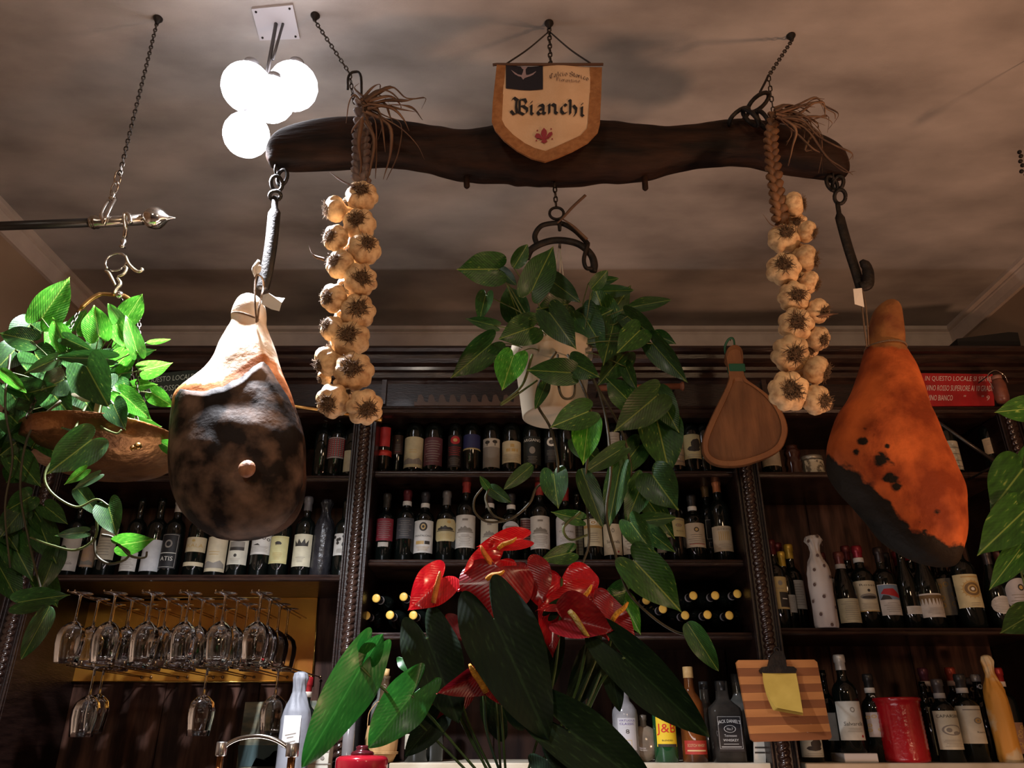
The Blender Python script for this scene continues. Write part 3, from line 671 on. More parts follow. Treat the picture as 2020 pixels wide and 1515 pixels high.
# ================================================================== HAMS
def mix_attr_mat(name, cdark, ca, ca2, cb, cb2, attr, rough=.5, scale=14, bump=.6, coat=0, bscale=None):
    m = bpy.data.materials.new(name); nt, p = nodes(m); L = nt.links.new; N = nt.nodes.new
    tc = N('ShaderNodeTexCoord'); no = N('ShaderNodeTexNoise'); no.inputs['Scale'].default_value = scale; no.inputs['Detail'].default_value = 7; L(tc.outputs['Object'], no.inputs['Vector'])
    def ramp(c1, c2, a=.4, b=.62):
        r = N('ShaderNodeValToRGB'); r.color_ramp.elements[0].position = a; r.color_ramp.elements[1].position = b
        r.color_ramp.elements[0].color = (*c1, 1); r.color_ramp.elements[1].color = (*c2, 1); L(no.outputs[0], r.inputs[0]); return r
    ra, rb = ramp(ca, ca2), ramp(cb, cb2, .36, .66)
    at = N('ShaderNodeAttribute'); at.attribute_name = attr
    n2 = N('ShaderNodeTexNoise'); n2.inputs['Scale'].default_value = 34; n2.inputs['Detail'].default_value = 6; L(tc.outputs['Object'], n2.inputs['Vector'])
    ad = N('ShaderNodeMath'); ad.operation = 'ADD'; L(at.outputs['Fac'], ad.inputs[0]); L(n2.outputs[0], ad.inputs[1])
    mr = N('ShaderNodeMapRange'); mr.inputs[1].default_value = .90; mr.inputs[2].default_value = 1.06; L(ad.outputs[0], mr.inputs[0])
    mx = N('ShaderNodeMix'); mx.data_type = 'RGBA'; L(mr.outputs[0], mx.inputs['Factor']); L(ra.outputs[0], mx.inputs['A']); L(rb.outputs[0], mx.inputs['B'])
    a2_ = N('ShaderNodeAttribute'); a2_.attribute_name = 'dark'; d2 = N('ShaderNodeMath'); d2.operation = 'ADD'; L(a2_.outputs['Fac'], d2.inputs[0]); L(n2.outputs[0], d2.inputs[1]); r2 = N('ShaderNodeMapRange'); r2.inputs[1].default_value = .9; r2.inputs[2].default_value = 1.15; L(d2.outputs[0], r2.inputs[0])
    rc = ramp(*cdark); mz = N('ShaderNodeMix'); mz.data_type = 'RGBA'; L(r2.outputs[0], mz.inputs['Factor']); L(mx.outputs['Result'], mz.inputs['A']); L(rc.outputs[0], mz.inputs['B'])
    p.inputs['Specular IOR Level'].default_value = .12
    L(mz.outputs['Result'], p.inputs['Base Color']); p.inputs['Roughness'].default_value = rough; p.inputs['Coat Weight'].default_value = coat
    bp = N('ShaderNodeBump'); bp.inputs['Strength'].default_value = bump; bp.inputs['Distance'].default_value = .006; L(n2.outputs[0], bp.inputs['Height']); L(bp.outputs[0], p.inputs['Normal'])
    return m
def inpoly(x, y, pg):
    c = False
    for (ax, ay), (bx_, by) in zip(pg, pg[1:]+pg[:1]):
        if (ay > y) != (by > y) and x < (bx_-ax)*(y-ay)/(by-ay)+ax: c = not c
    return c
def seg_dist(x, y, pg, closed=True):
    best = 1e9
    for (ax, ay), (bx_, by) in zip(pg, (pg[1:]+pg[:1]) if closed else pg[1:]):
        dx, dy = bx_-ax, by-ay; t = max(0, min(1, ((x-ax)*dx+(y-ay)*dy)/(dx*dx+dy*dy+1e-9)))
        best = min(best, math.hypot(x-ax-t*dx, y-ay-t*dy))
    return best
def ham_body(rows, Y, depth, step=5.0, lump=.006, nseg=80):
    rings = []
    for y, l, r, d in interp_rows(rows, step):
        a, b = P(l, y, Y), P(r, y, Y); rings.append(((a+b)/2, (b-a).length/2, d*depth))
    V, Fc = ring_loft(rings, nseg, 'z', 2.2)
    out = []
    for v in V:
        k = noise.noise(v*7)*lump+noise.noise(v*19)*lump*.4; i = len(out)//nseg
        c = rings[min(i, len(rings)-1)][0]; d = Vector((v.x-c.x, v.y-c.y, 0)); d = d.normalized() if d.length > 1e-6 else d
        out.append(v+d*k)
    return out, Fc
def attr_fill(o, fn, nm='mask'):
    me = o.data; at = me.attributes.new(nm, 'FLOAT', 'POINT'); off = ORG[o.name]
    at.data.foreach_set('value', [fn(Vector(v.co)+off) for v in me.vertices])
def topx(v):                         # world point -> photograph pixel (used only while modelling the two hams)
    d = v-Vector((0,0,CAMZ)); z = d.y*CP+d.z*SP; return CX+F*d.x/z, CY-F*(d.z*CP-d.y*SP)/z
YH = 1.50
rows = [(584,480,503,.12),(590,471,512,.2),(604,463,521,.28),(622,458,524,.3),(640,459,524,.3),(655,450,529,.33),(680,437,538,.42),(710,424,547,.5),(740,403,557,.56),(765,372,567,.62),(785,350,575,.68),(810,343,583,.74),(840,339,592,.8),(870,336,600,.86),(910,336,602,.9),(950,341,601,.88),(990,352,593,.8),(1020,369,578,.68),(1045,395,548,.5),(1060,425,510,.3),(1064,448,488,.15)]
h1 = thing('cured_ham', 'cured ham hung with its dark mouldy cut face and round bone end outward', 'ham', P(470,1064,YH), 'cured hams hanging from the yoke')
V, Fc = ham_body(rows, YH, .11, nseg=96)
cut = [(342,812),(345,785),(356,768),(395,772),(440,762),(478,741),(500,722),(520,713),(530,722),(548,752),(568,782),(588,826),(598,870),(599,910),(598,955),(588,995),(570,1025),(540,1050),(500,1066),(425,1064),(370,1028),(344,985),(334,905),(336,850)]
HAM1 = mix_attr_mat('ham_fat_skin', ((.02,.012,.009),(.09,.045,.028)), (.92,.78,.64), (.80,.55,.38), (.55,.20,.07), (.26,.085,.03), 'mask', .5, 18, .5)
o = MB().add(V, Fc).build('rind', HAM1, h1)
attr_fill(o, lambda v: max(0, 1-seg_dist(*topx(v), cut)/26) if v.y < YH+.09 else .3)
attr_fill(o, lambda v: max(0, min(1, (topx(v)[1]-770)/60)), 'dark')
# dried lean face: its own slightly proud mesh over the front
c0 = P(468,905,YH); nr, na = 30, 96
from mathutils.bvhtree import BVHTree
BV = BVHTree.FromPolygons([tuple(v) for v in V], Fc); V = []; Fc = []
def front_y(px, py):
    for i in range(len(rows)-1):
        if rows[i][0] <= py <= rows[i+1][0]:
            t = (py-rows[i][0])/(rows[i+1][0]-rows[i][0]); l = rows[i][1]*(1-t)+rows[i+1][1]*t; r = rows[i][2]*(1-t)+rows[i+1][2]*t; d = (rows[i][3]*(1-t)+rows[i+1][3]*t)*.11
            u = max(-.999, min(.999, (px-(l+r)/2)/((r-l)/2))); return d*(1-abs(u)**2.2)**(1/2.2)
    return .01
for i in range(nr+1):
    for j in range(na):
        s = j/na*len(cut); k = int(s); f = s-k; a, b = cut[k % len(cut)], cut[(k+1) % len(cut)]
        ex, ey = a[0]+(b[0]-a[0])*f, a[1]+(b[1]-a[1])*f; q = (i/nr)**.8
        jt = 3.5*noise.noise((ex*.06, ey*.06, 3)) if i > nr-3 else 0
        px, py = 470+(ex-470)*q+jt*.8, 900+(ey-900)*q+jt
        q2 = q
        while True:
            e0 = Vector((0,0,CAMZ)); hd = (P(px, py, 1)-e0).normalized(); hit = BV.ray_cast(e0, hd)[0]
            if hit is not None or q2 < .5: break
            q2 -= .01; px, py = 470+(ex-470)*q2, 900+(ey-900)*q2
        dep = min(.105, front_y(px, py))*.93
        bump = .007*(1-q**6)+noise.noise((px*.02, py*.02, 1))*.006*(1-q**3)+.006*math.exp(-((q-.93)/.06)**2)*(1 if py < 850 else .3)
        V.append(hit-hd*(bump+.002))
for i in range(nr):
    for j in range(na): Fc.append((i*na+j, (i+1)*na+j, (i+1)*na+(j+1)%na, i*na+(j+1)%na))
e = MB().add(V, Fc); base = nr*na                           # skirt closing it into the body
e.v += [P(topx(e.v[base+j])[0], topx(e.v[base+j])[1], e.v[base+j].y+.03) for j in range(na)]
e.f += [(base+j, base+na+j, base+na+(j+1)%na, base+(j+1)%na) for j in range(na)]; e.mi += [0]*na
CUT = mat('ham_dried_lean', (.010,.006,.005), .6, spec=.2, col2=(.16,.10,.07), scale=15, contrast=(.44,.66), bump=1, bscale=22, detail=8)
e.build('cut_face', CUT, h1)
MB().add(*sphere(P(487,925,YH-.118), 17*M(925,YH-.118), 18, 12, (1,.7,1.05))).build('bone_end', mat('bone', (.36,.17,.09), .6, col2=(.20,.09,.05), scale=40, bump=.6), h1)
STR = mat('twine', (.16,.10,.06), .9, bump=.6, bscale=300)
def neckband(py, l, r, Y, d, sag=0):
    a, b = P(l, py, Y), P(r, py, Y); c = (a+b)/2; w_ = (b-a).length/2
    return tube([c+Vector((w_*math.cos(t), d*math.sin(t), sag*math.cos(t))) for t in [2*PI*i/24 for i in range(25)]], .0022, 6, False)
MB().add(*neckband(634, 457, 525, YH, .036, -.012)).build('twine', STR, h1)
MB().add(*tube(spline([P(506,636,YH-.035), P(503,590,YH-.04), P(505,545,YH-.03), P(517,548,YH-.02), P(520,566,YH), P(512,600,YH-.04), P(508,634,YH-.035)], 6), .0022, 6)).build('twine', STR, h1)
MB().add(*sphere(P(507,530,YH-.02), .010, 10, 8, (1,.8,1.4))).add(*tube(spline([P(505,545,YH-.02), P(500,530,YH-.03), P(510,515,YH-.02)], 4), .004, 6)).build('twine_knot', mat('pale_twine', (.6,.55,.5), .9, bump=.5), h1)
def tag_card(poly, Y, root):
    V = []; 
    for y in (0, .0012):
        for i, (px, py) in enumerate(poly): V.append(P(px, py, Y+y+.006*math.sin(px*.2)))
    n = len(poly); MB().add(V, [tuple(range(n))[::-1], tuple(range(n, 2*n))]+[(i, (i+1)%n, n+(i+1)%n, n+i) for i in range(n)]).build('paper_tag', flat((.72,.68,.62), .8), root, smooth=False)
tag_card([(516,600),(518,582),(530,578),(543,586),(562,588),(556,597),(551,614),(535,610)], YH-.05, h1)
rows = [(596,1742,1766,.12),(602,1733,1772,.18),(615,1721,1777,.24),(640,1714,1781,.27),(670,1710,1783,.28),(688,1709,1783,.28),(700,1706,1788,.31),(740,1694,1802,.42),(780,1677,1815,.53),(820,1652,1829,.62),(860,1640,1847,.68),(900,1637,1865,.72),(930,1642,1877,.72),(960,1662,1887,.7),(990,1690,1893,.66),(1020,1714,1897,.6),(1050,1738,1899,.53),(1075,1764,1898,.44),(1098,1800,1892,.32),(1112,1832,1886,.2),(1118,1855,1880,.1)]
h2 = thing('cured_ham', 'cured ham with smooth orange-red rind hanging at the right end of yoke', 'ham', P(1865,1118,YH), 'cured hams hanging from the yoke')
V, Fc = ham_body(rows, YH, .13, nseg=96, lump=.007)
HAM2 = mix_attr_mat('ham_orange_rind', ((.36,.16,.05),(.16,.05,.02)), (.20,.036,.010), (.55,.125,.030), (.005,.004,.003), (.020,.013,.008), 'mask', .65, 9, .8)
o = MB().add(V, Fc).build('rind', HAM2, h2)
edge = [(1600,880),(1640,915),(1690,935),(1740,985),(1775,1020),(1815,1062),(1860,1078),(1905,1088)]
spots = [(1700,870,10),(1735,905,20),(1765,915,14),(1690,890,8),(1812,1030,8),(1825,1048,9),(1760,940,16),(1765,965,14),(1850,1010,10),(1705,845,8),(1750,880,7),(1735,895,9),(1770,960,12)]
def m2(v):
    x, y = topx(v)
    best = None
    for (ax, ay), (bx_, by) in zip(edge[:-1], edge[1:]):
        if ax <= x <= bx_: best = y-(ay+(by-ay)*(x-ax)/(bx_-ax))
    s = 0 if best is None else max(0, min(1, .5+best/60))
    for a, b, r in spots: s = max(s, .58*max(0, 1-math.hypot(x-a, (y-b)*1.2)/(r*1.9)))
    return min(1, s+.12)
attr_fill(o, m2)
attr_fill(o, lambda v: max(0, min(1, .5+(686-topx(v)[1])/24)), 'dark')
MB().add(*sphere(P(1768,652,YH-.018), 13*M(640,YH), 20, 14, (.7,.8,1.5))).build('hock_knuckle', mat('hock', (.34,.15,.05), .45, col2=(.16,.05,.02), scale=26, bump=.8, coat=.3), h2)
MB().add(*neckband(688, 1708, 1785, YH, .040)).build('twine', STR, h2)
for s in (0, 7): MB().add(*tube(spline([P(1710+s*.5,684,YH-.02), P(1704+s,640,YH-.03), P(1700+s,600,YH-.02), P(1699+s*.3,572,YH)], 5), .002, 6)).build('twine', STR, h2)
tag_card([(1683,570),(1700,568),(1705,606),(1686,600)], YH-.03, h2)
# ================================================================== LEAVES
def leaf_mat(name, c1, c2, var, vs=7, rough=.35, cut=(.60,.66), trans=.0, vein=.10, coat=.05, spec=.35):
    m = bpy.data.materials.new(name); nt, p = nodes(m); L = nt.links.new; N = nt.nodes.new
    tc = N('ShaderNodeTexCoord'); oi = N('ShaderNodeObjectInfo')
    no = N('ShaderNodeTexNoise'); no.noise_dimensions = '4D'; no.inputs['Scale'].default_value = vs; no.inputs['Detail'].default_value = 4
    mul = N('ShaderNodeMath'); mul.operation = 'MULTIPLY'; mul.inputs[1].default_value = 30; L(oi.outputs['Random'], mul.inputs[0]); L(mul.outputs[0], no.inputs['W'])
    mp = N('ShaderNodeMapping'); mp.inputs['Scale'].default_value = (3.2,1,1); L(tc.outputs['UV'], mp.inputs[0]); L(mp.outputs[0], no.inputs['Vector'])
    r = N('ShaderNodeValToRGB'); e = r.color_ramp.elements; e[0].position = .3; e[0].color = (*c1, 1); e[1].position = cut[0]; e[1].color = (*c2, 1)
    x = e.new(cut[1]); x.color = (*var, 1); L(no.outputs[0], r.inputs[0])
    # paler midrib from the leaf's own u coordinate
    sx = N('ShaderNodeSeparateXYZ'); L(tc.outputs['UV'], sx.inputs[0]); ab = N('ShaderNodeMath'); ab.operation = 'ABSOLUTE'; sb = N('ShaderNodeMath'); sb.operation = 'SUBTRACT'; sb.inputs[1].default_value = .5
    L(sx.outputs[0], sb.inputs[0]); L(sb.outputs[0], ab.inputs[0]); mr = N('ShaderNodeMapRange'); mr.inputs[1].default_value = .008; mr.inputs[2].default_value = .022; mr.inputs[3].default_value = .45; mr.inputs[4].default_value = 0; L(ab.outputs[0], mr.inputs[0])
    mx = N('ShaderNodeMix'); mx.data_type = 'RGBA'; L(mr.outputs[0], mx.inputs['Factor']); L(r.outputs[0], mx.inputs['A']); mx.inputs['B'].default_value = (*[k*1.5 for k in var], 1)
    hs = N('ShaderNodeHueSaturation'); m2_ = N('ShaderNodeMapRange'); m2_.inputs[3].default_value = .65; m2_.inputs[4].default_value = 1.3; L(oi.outputs['Random'], m2_.inputs[0]); L(m2_.outputs[0], hs.inputs['Value']); L(mx.outputs['Result'], hs.inputs['Color'])
    L(hs.outputs[0], p.inputs['Base Color']); p.inputs['Roughness'].default_value = rough; p.inputs['Coat Weight'].default_value = coat; p.inputs['Coat Roughness'].default_value = .15; p.inputs['Specular IOR Level'].default_value = spec
    # side veins
    wv = N('ShaderNodeTexWave'); wv.wave_type = 'BANDS'; wv.bands_direction = 'Y'; wv.inputs['Scale'].default_value = 4; wv.inputs['Distortion'].default_value = 1.5
    cb = N('ShaderNodeCombineXYZ'); L(sx.outputs[0], cb.inputs[0]); ml = N('ShaderNodeMath'); ml.operation = 'MULTIPLY_ADD'; ml.inputs[1].default_value = -1.0; L(ab.outputs[0], ml.inputs[0]); L(sx.outputs[1], ml.inputs[2]); L(ml.outputs[0], cb.inputs[1]); L(cb.outputs[0], wv.inputs['Vector'])
    bp = N('ShaderNodeBump'); bp.inputs['Strength'].default_value = vein; bp.inputs['Distance'].default_value = .002; nb = N('ShaderNodeTexNoise'); nb.inputs['Scale'].default_value = 60; L(tc.outputs['Object'], nb.inputs['Vector']); av = N('ShaderNodeMath'); av.operation = 'MULTIPLY_ADD'; av.inputs[1].default_value = 1.2; L(nb.outputs[0], av.inputs[0]); L(wv.outputs['Fac'], av.inputs[2]); L(av.outputs[0], bp.inputs['Height']); L(bp.outputs[0], p.inputs['Normal'])
    if trans:
        tr = N('ShaderNodeBsdfTranslucent'); L(hs.outputs[0], tr.inputs[0]); ms = N('ShaderNodeMixShader'); ms.inputs[0].default_value = trans
        L(p.outputs[0], ms.inputs[1]); L(tr.outputs[0], ms.inputs[2]); L(ms.outputs[0], nt.nodes['Material Output'].inputs[0])
    return m
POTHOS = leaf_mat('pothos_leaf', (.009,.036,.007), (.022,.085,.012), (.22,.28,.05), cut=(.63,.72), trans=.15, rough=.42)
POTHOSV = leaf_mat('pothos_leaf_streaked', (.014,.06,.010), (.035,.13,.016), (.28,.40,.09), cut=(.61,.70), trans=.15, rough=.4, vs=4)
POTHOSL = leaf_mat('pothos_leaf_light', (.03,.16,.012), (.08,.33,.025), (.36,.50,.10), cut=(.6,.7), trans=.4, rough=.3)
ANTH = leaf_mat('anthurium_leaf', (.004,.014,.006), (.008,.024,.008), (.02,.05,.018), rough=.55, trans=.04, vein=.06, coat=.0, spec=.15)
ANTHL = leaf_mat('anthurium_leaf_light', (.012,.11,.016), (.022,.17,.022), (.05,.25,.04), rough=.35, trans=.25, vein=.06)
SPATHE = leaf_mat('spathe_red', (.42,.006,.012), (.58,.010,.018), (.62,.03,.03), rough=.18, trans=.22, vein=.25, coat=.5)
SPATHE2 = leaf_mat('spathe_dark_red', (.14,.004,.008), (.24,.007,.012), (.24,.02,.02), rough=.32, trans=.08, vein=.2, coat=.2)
SPADIX = mat('spadix', (.75,.36,.03), .6, col2=(.60,.24,.02), scale=120, bump=.7, bscale=300)
SPADIX2 = mat('spadix_old', (.40,.30,.05), .6, col2=(.28,.16,.03), scale=120, bump=.8, bscale=300)
VINE = mat('vine', (.10,.13,.03), .5, col2=(.06,.08,.02), scale=40)
VINED = mat('vine_brown', (.035,.03,.015), .6, col2=(.06,.05,.02), scale=40)
OUTL = {   # half outline from the attachment round the lobe to the tip: (half width, along), and the midrib point each one fans from
 'heart': [(0,0,0),(.10,-.12,0),(.32,-.22,0),(.60,-.23,0),(.84,-.14,.01),(.98,.03,.05),(1.02,.20,.15),(.97,.37,.30),(.84,.53,.47),(.62,.67,.62),(.36,.80,.77),(.14,.90,.89),(.05,.96,.955),(0,1,1)],
 'arrow': [(0,0,0),(.10,-.17,0),(.26,-.30,0),(.46,-.35,0),(.66,-.30,0),(.82,-.17,0),(.93,-.02,.03),(.98,.13,.14),(.96,.29,.29),(.86,.46,.45),(.69,.63,.61),(.48,.79,.77),(.24,.92,.90),(0,1,1)],
 'oval':  [(0,0,0),(.25,-.01,.0),(.52,.03,.03),(.77,.11,.09),(.93,.22,.19),(1,.35,.31),(.97,.49,.45),(.86,.63,.59),(.66,.77,.73),(.41,.88,.86),(.18,.96,.95),(0,1,1)],
 'narrow':[(0,0,0),(.2,.02,.02),(.5,.09,.08),(.8,.2,.18),(.97,.34,.31),(1,.45,.42),(.9,.6,.57),(.68,.75,.72),(.4,.88,.86),(.15,.96,.95),(0,1,1)],
}
def leaf(parent, b, t, wpx, Y, m=None, kind='heart', dY=-.02, cup=.25, curl=.15, roll=0.0, name='leaf', lobe=None, wave_=.03):
    """b, t: attachment and tip as seen, Y their depth; real size follows"""
    A = P(b[0], b[1], Y); B = P(t[0], t[1], Y+dY)
    ax = (B-A); Ln = ax.length; ax.normalize(); hw = wpx*M((b[1]+t[1])/2, Y)/2
    view = Vector((A.x, A.y, A.z-CAMZ)).normalized(); nrm = -(view-ax*view.dot(ax)).normalized()
    side = ax.cross(nrm)
    nrm = (nrm*math.cos(roll)+side*math.sin(roll)).normalized(); side = ax.cross(nrm)
    tab = OUTL[kind]; lk = 1.0 if lobe is None else lobe/.33
    nu = 4; V = []; UV = []; Fc = []; rs = random.random()*20; K = len(tab)
    for sg in (-1, 1):
        b0_ = len(V)
        for i, (wd, s_, md) in enumerate(tab):
            if s_ < 0: s_ *= lk
            for j in range(nu+1):
                f = j/nu; x = wd*f*sg; s2 = md+(s_-md)*(f**.85)
                ed = f*f*math.sin(i*1.35+rs+sg)
                z = cup*hw*(abs(x)**1.35) - curl*Ln*max(0, s2)**2 - .10*hw*max(0, -s2)*2 + wave_*hw*2.0*ed
                V.append(A+ax*(s2*Ln)+side*(x*hw*(1+.03*ed))+nrm*z); UV.append((.5+x/2, s2))
        for i in range(K-1):
            for j in range(nu):
                a_ = b0_+i*(nu+1)+j; q = (a_, a_+nu+1, a_+nu+2, a_+1); Fc.append(q if sg > 0 else q[::-1])
    o = MB().add(V, Fc).build(name, m or POTHOS, parent)
    me = o.data; uv = me.uv_layers.new(name='UVMap')
    uv.data.foreach_set('uv', [c for l in me.loops for c in UV[l.vertex_index]])
    import bmesh
    bm__ = bmesh.new(); bm__.from_mesh(me); bmesh.ops.remove_doubles(bm__, verts=bm__.verts, dist=1e-5); bm__.to_mesh(me); bm__.free()
    sd = o.modifiers.new('sub', 'SUBSURF'); sd.levels = 1; sd.render_levels = 2
    return o
def vine(parent, pts, r=.0024, m=None, name='stem'):
    """pts: (px, py, Y)"""
    q = spline([P(*p) for p in pts], 6); n = len(q)
    return MB().add(*tube(q, [r*(1-.3*i/n) for i in range(n)], 6)).build(name, m or VINE, parent)
def petiole(parent, b, Y, frm, m=None, r=.0014):
    A = P(*frm); B = P(b[0], b[1], Y); mid = (A+B)/2+Vector((random.uniform(-.01,.01), random.uniform(-.01,.01), .015))
    MB().add(*tube(spline([A, mid, B], 5), r, 5)).build('leaf_stalk', m or VINE, parent)
# ------------------------------------------------------------------ centre plant, pot, iron rings
YC = 1.52
pot = thing('hanging_pot', 'off-white tapered plant pot hanging from black iron hoops in the centre', 'pot', P(1092,835,YC+.04))
s = M(750, YC); c = P(1092, 826, YC+.05); top = P(1095, 688, YC+.05).z-c.z
PM = mat('pot_plastic', (.45,.39,.29), .55, col2=(.36,.29,.20), scale=6, trans=0)
rt, rb = 84*s, 62*s
MB().add(*lathe([(rb*.9,0),(rb,.004),(rt*.93,top*.86),(rt,top*.87),(rt*1.01,top),(rt*.95,top),(rt*.9,top*.88),(rb*.9,.02),(.001,.02)], 40, c)).build('pot_body', PM, pot)
MB().add(*lathe([(.001,top*.9),(rt*.9,top*.9),(rt*.9,top*.86)], 24, c)).build('soil', mat('soil', (.02,.012,.008), 1, col2=(.04,.025,.015), scale=60, bump=1), pot)
hc = thing('iron_hanger', 'black iron double hoop hanging from a ring under the yoke above the pothos', 'hanger', P(1100,440,YC))
chain_links([P(1094,360,YC), P(1097,408,YC)], .020, .012, .002, CHAINM, hc)
MB().add(*torus(14*M(420,YC), .0035, 22, 7, P(1098,421,YC), 'y')).build('ring', IRON, hc)
MB().add(*tube([P(1104,436,YC), P(1104,455,YC)], [.006,.004], 8)).build('swivel', IRON, hc)
def arc(pts, r, Y=YC): return tube(spline([P(x, y, Y) for x, y in pts], 8), r, 10, flatk=.7)
MB().add(*arc([(1060,484),(1055,465),(1066,447),(1085,441),(1108,441),(1130,452),(1148,468),(1160,482)], .0065)).build('hoop', IRON, hc)
MB().add(*arc([(1038,510),(1048,492),(1075,478),(1105,474),(1140,481),(1164,500),(1172,520),(1170,536)], .009)).build('hoop', IRON, hc)
MB().add(*tube(spline([P(1160,482,YC-.01), P(1152,510,YC-.015), P(1156,528,YC-.015), P(1168,530,YC-.01)], 6), .005, 8)).build('hoop_hook', IRON, hc)
for x0_, x1_ in ((1103,1070),(1103,1130),(1106,1100)):
    MB().add(*tube([P(x0_,480,YC+.02), P(x1_,692,YC+.05)], .0013, 5)).build('pot_string', flat((.5,.46,.38), .7), hc)
for q in ([(1100,440),(1112,428),(1130,408),(1155,385)],[(1110,432),(1128,444),(1140,455),(1158,472)]):
    MB().add(*tube(spline([P(x, y, YC-.02) for x, y in q], 5), [.0018+.00025*min(i,8) for i in range(16)], 6, flatk=.5)).build('raffia_tie', HUSK, hc)
pc = thing('trailing_pothos', 'pothos trailing from the white pot in the centre down to the red flowers', 'plant', P(1095,690,YC+.04), 'pothos plants')
root0 = (1095, 690, YC+.05)
C = [ # base, tip, width, dY offset, kind/opts
 ((982,531),(901,531),66,-.10,{}),((1013,528),(1042,481),30,-.08,{'kind':'oval'}),((1050,572),(1093,478),62,-.12,{}),((1086,553),(1146,596),42,-.05,{}),
 ((1166,570),(1200,533),28,-.05,{'kind':'oval'}),((1170,575),(1250,573),26,.02,{'kind':'oval'}),((1160,560),(1221,549),20,.04,{'kind':'narrow'}),((1235,608),(1325,590),28,.0,{'kind':'narrow'}),
 ((1238,624),(1302,672),42,-.02,{}),((1296,662),(1332,676),26,.03,{}),((1288,678),(1353,754),46,-.03,{}),((1262,652),(1218,694),54,-.04,{}),
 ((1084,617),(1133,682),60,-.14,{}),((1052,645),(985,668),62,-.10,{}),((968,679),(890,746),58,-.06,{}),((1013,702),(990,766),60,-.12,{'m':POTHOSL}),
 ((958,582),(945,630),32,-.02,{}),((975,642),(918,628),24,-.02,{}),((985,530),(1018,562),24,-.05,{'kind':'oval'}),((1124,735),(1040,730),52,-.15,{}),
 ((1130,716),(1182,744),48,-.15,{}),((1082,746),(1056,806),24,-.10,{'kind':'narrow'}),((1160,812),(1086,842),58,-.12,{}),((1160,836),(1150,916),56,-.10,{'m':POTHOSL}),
 ((1294,782),(1215,850),72,-.05,{}),((1298,778),(1338,848),50,.0,{}),((1296,830),(1322,938),84,.02,{}),((1235,724),(1254,768),28,.0,{}),
 ((1050,917),(996,964),28,-.05,{'kind':'oval'}),((1092,935),(1100,1000),54,-.06,{}),((1146,925),(1190,1036),40,-.07,{'kind':'oval'}),((1222,928),(1198,1040),46,-.05,{}),
 ((1268,950),(1235,1034),48,-.02,{}),((1288,938),(1334,1004),76,-.06,{}),((1222,888),(1143,938),34,-.05,{}),((966,966),(947,941),16,-.05,{'kind':'oval'}),
 ((962,960),(1006,990),26,-.05,{'kind':'oval'}),((1145,1024),(1089,1010),28,-.04,{}),((1252,1030),(1334,1019),30,-.04,{'kind':'oval'}),((1245,1032),(1292,1096),50,-.05,{}),
 ((1252,1108),(1346,1204),84,-.08,{}),((1236,1168),(1186,1182),54,-.02,{}),((1355,1228),(1416,1322),42,-.05,{'kind':'oval'}),((1126,1090),(1066,1104),38,-.05,{}),
 ((1228,1182),(1264,1252),42,-.02,{'m':POTHOSL}),((1200,640),(1170,560),60,.03,{}),((1150,640),(1210,610),60,.03,{}),((1120,600),(1060,610),60,.02,{}),((1240,790),(1195,745),50,.02,{}),
 ((1190,640),(1250,560),55,.05,{}),((1020,620),(1000,560),55,.04,{}),((1230,700),(1180,760),50,.02,{}),((1140,870),(1190,920),44,.02,{}),((1260,880),(1210,945),50,.03,{}),((1280,990),(1330,1060),44,.03,{}),
 ((1150,620),(1190,690),64,.0,{}),((1210,640),(1190,720),60,.0,{}),((1110,630),(1050,690),50,.02,{}),((1270,1040),(1330,1090),40,.02,{})]
for b, t, wd, dy, kw in C:
    kw = dict(kw); leaf(pc, b, t, wd*1.06, YC+dy, roll=random.uniform(-.25,.25), cup=random.uniform(.1,.35), curl=random.uniform(.02,.18), **kw)
    if b[1] < 760 and random.random() < .8: petiole(pc, b, YC+dy, (root0[0]+random.uniform(-30,60), 700, YC+.02))
for q in ([(1100,690,YC-.02),(1075,730,YC-.09),(1058,790,YC-.09),(1088,850,YC-.08),(1100,935,YC-.06),(1060,960,YC-.06),(1045,992,YC-.06),(1010,1022,YC-.06),(965,1030,YC-.06),(938,1012,YC-.06),(936,985,YC-.06),(952,962,YC-.06)],
          [(1120,700,YC-.05),(1160,790,YC-.10),(1165,850,YC-.08),(1155,950,YC-.07),(1162,1060,YC-.07),(1150,1110,YC-.07),(1122,1180,YC-.08),(1108,1200,YC-.08)],
          [(1150,700,YC-.02),(1190,800,YC-.03),(1205,920,YC-.05),(1196,1010,YC-.06),(1212,1085,YC-.07),(1238,1165,YC-.06),(1285,1215,YC-.05),(1330,1245,YC-.04),(1358,1250,YC-.04),(1356,1228,YC-.05)],
          [(1140,700,YC),(1230,860,YC),(1250,1000,YC),(1262,1060,YC-.02),(1250,1110,YC-.05)],
          [(1100,700,YC-.06),(1102,760,YC-.13),(1112,785,YC-.13),(1132,780,YC-.13),(1134,740,YC-.13)],
          [(1050,700,YC-.06),(1030,760,YC-.1),(990,795,YC-.1),(1000,792,YC-.1),(1060,750,YC-.1)],
          [(965,965,YC-.05),(958,985,YC-.05),(972,1015,YC-.06),(1000,1028,YC-.06)],
          [(1145,1010,YC-.05),(1112,1040,YC-.05),(1125,1065,YC-.05),(1160,1055,YC-.05)]):
    vine(pc, q, .0030, VINE if random.random() < .6 else VINED)
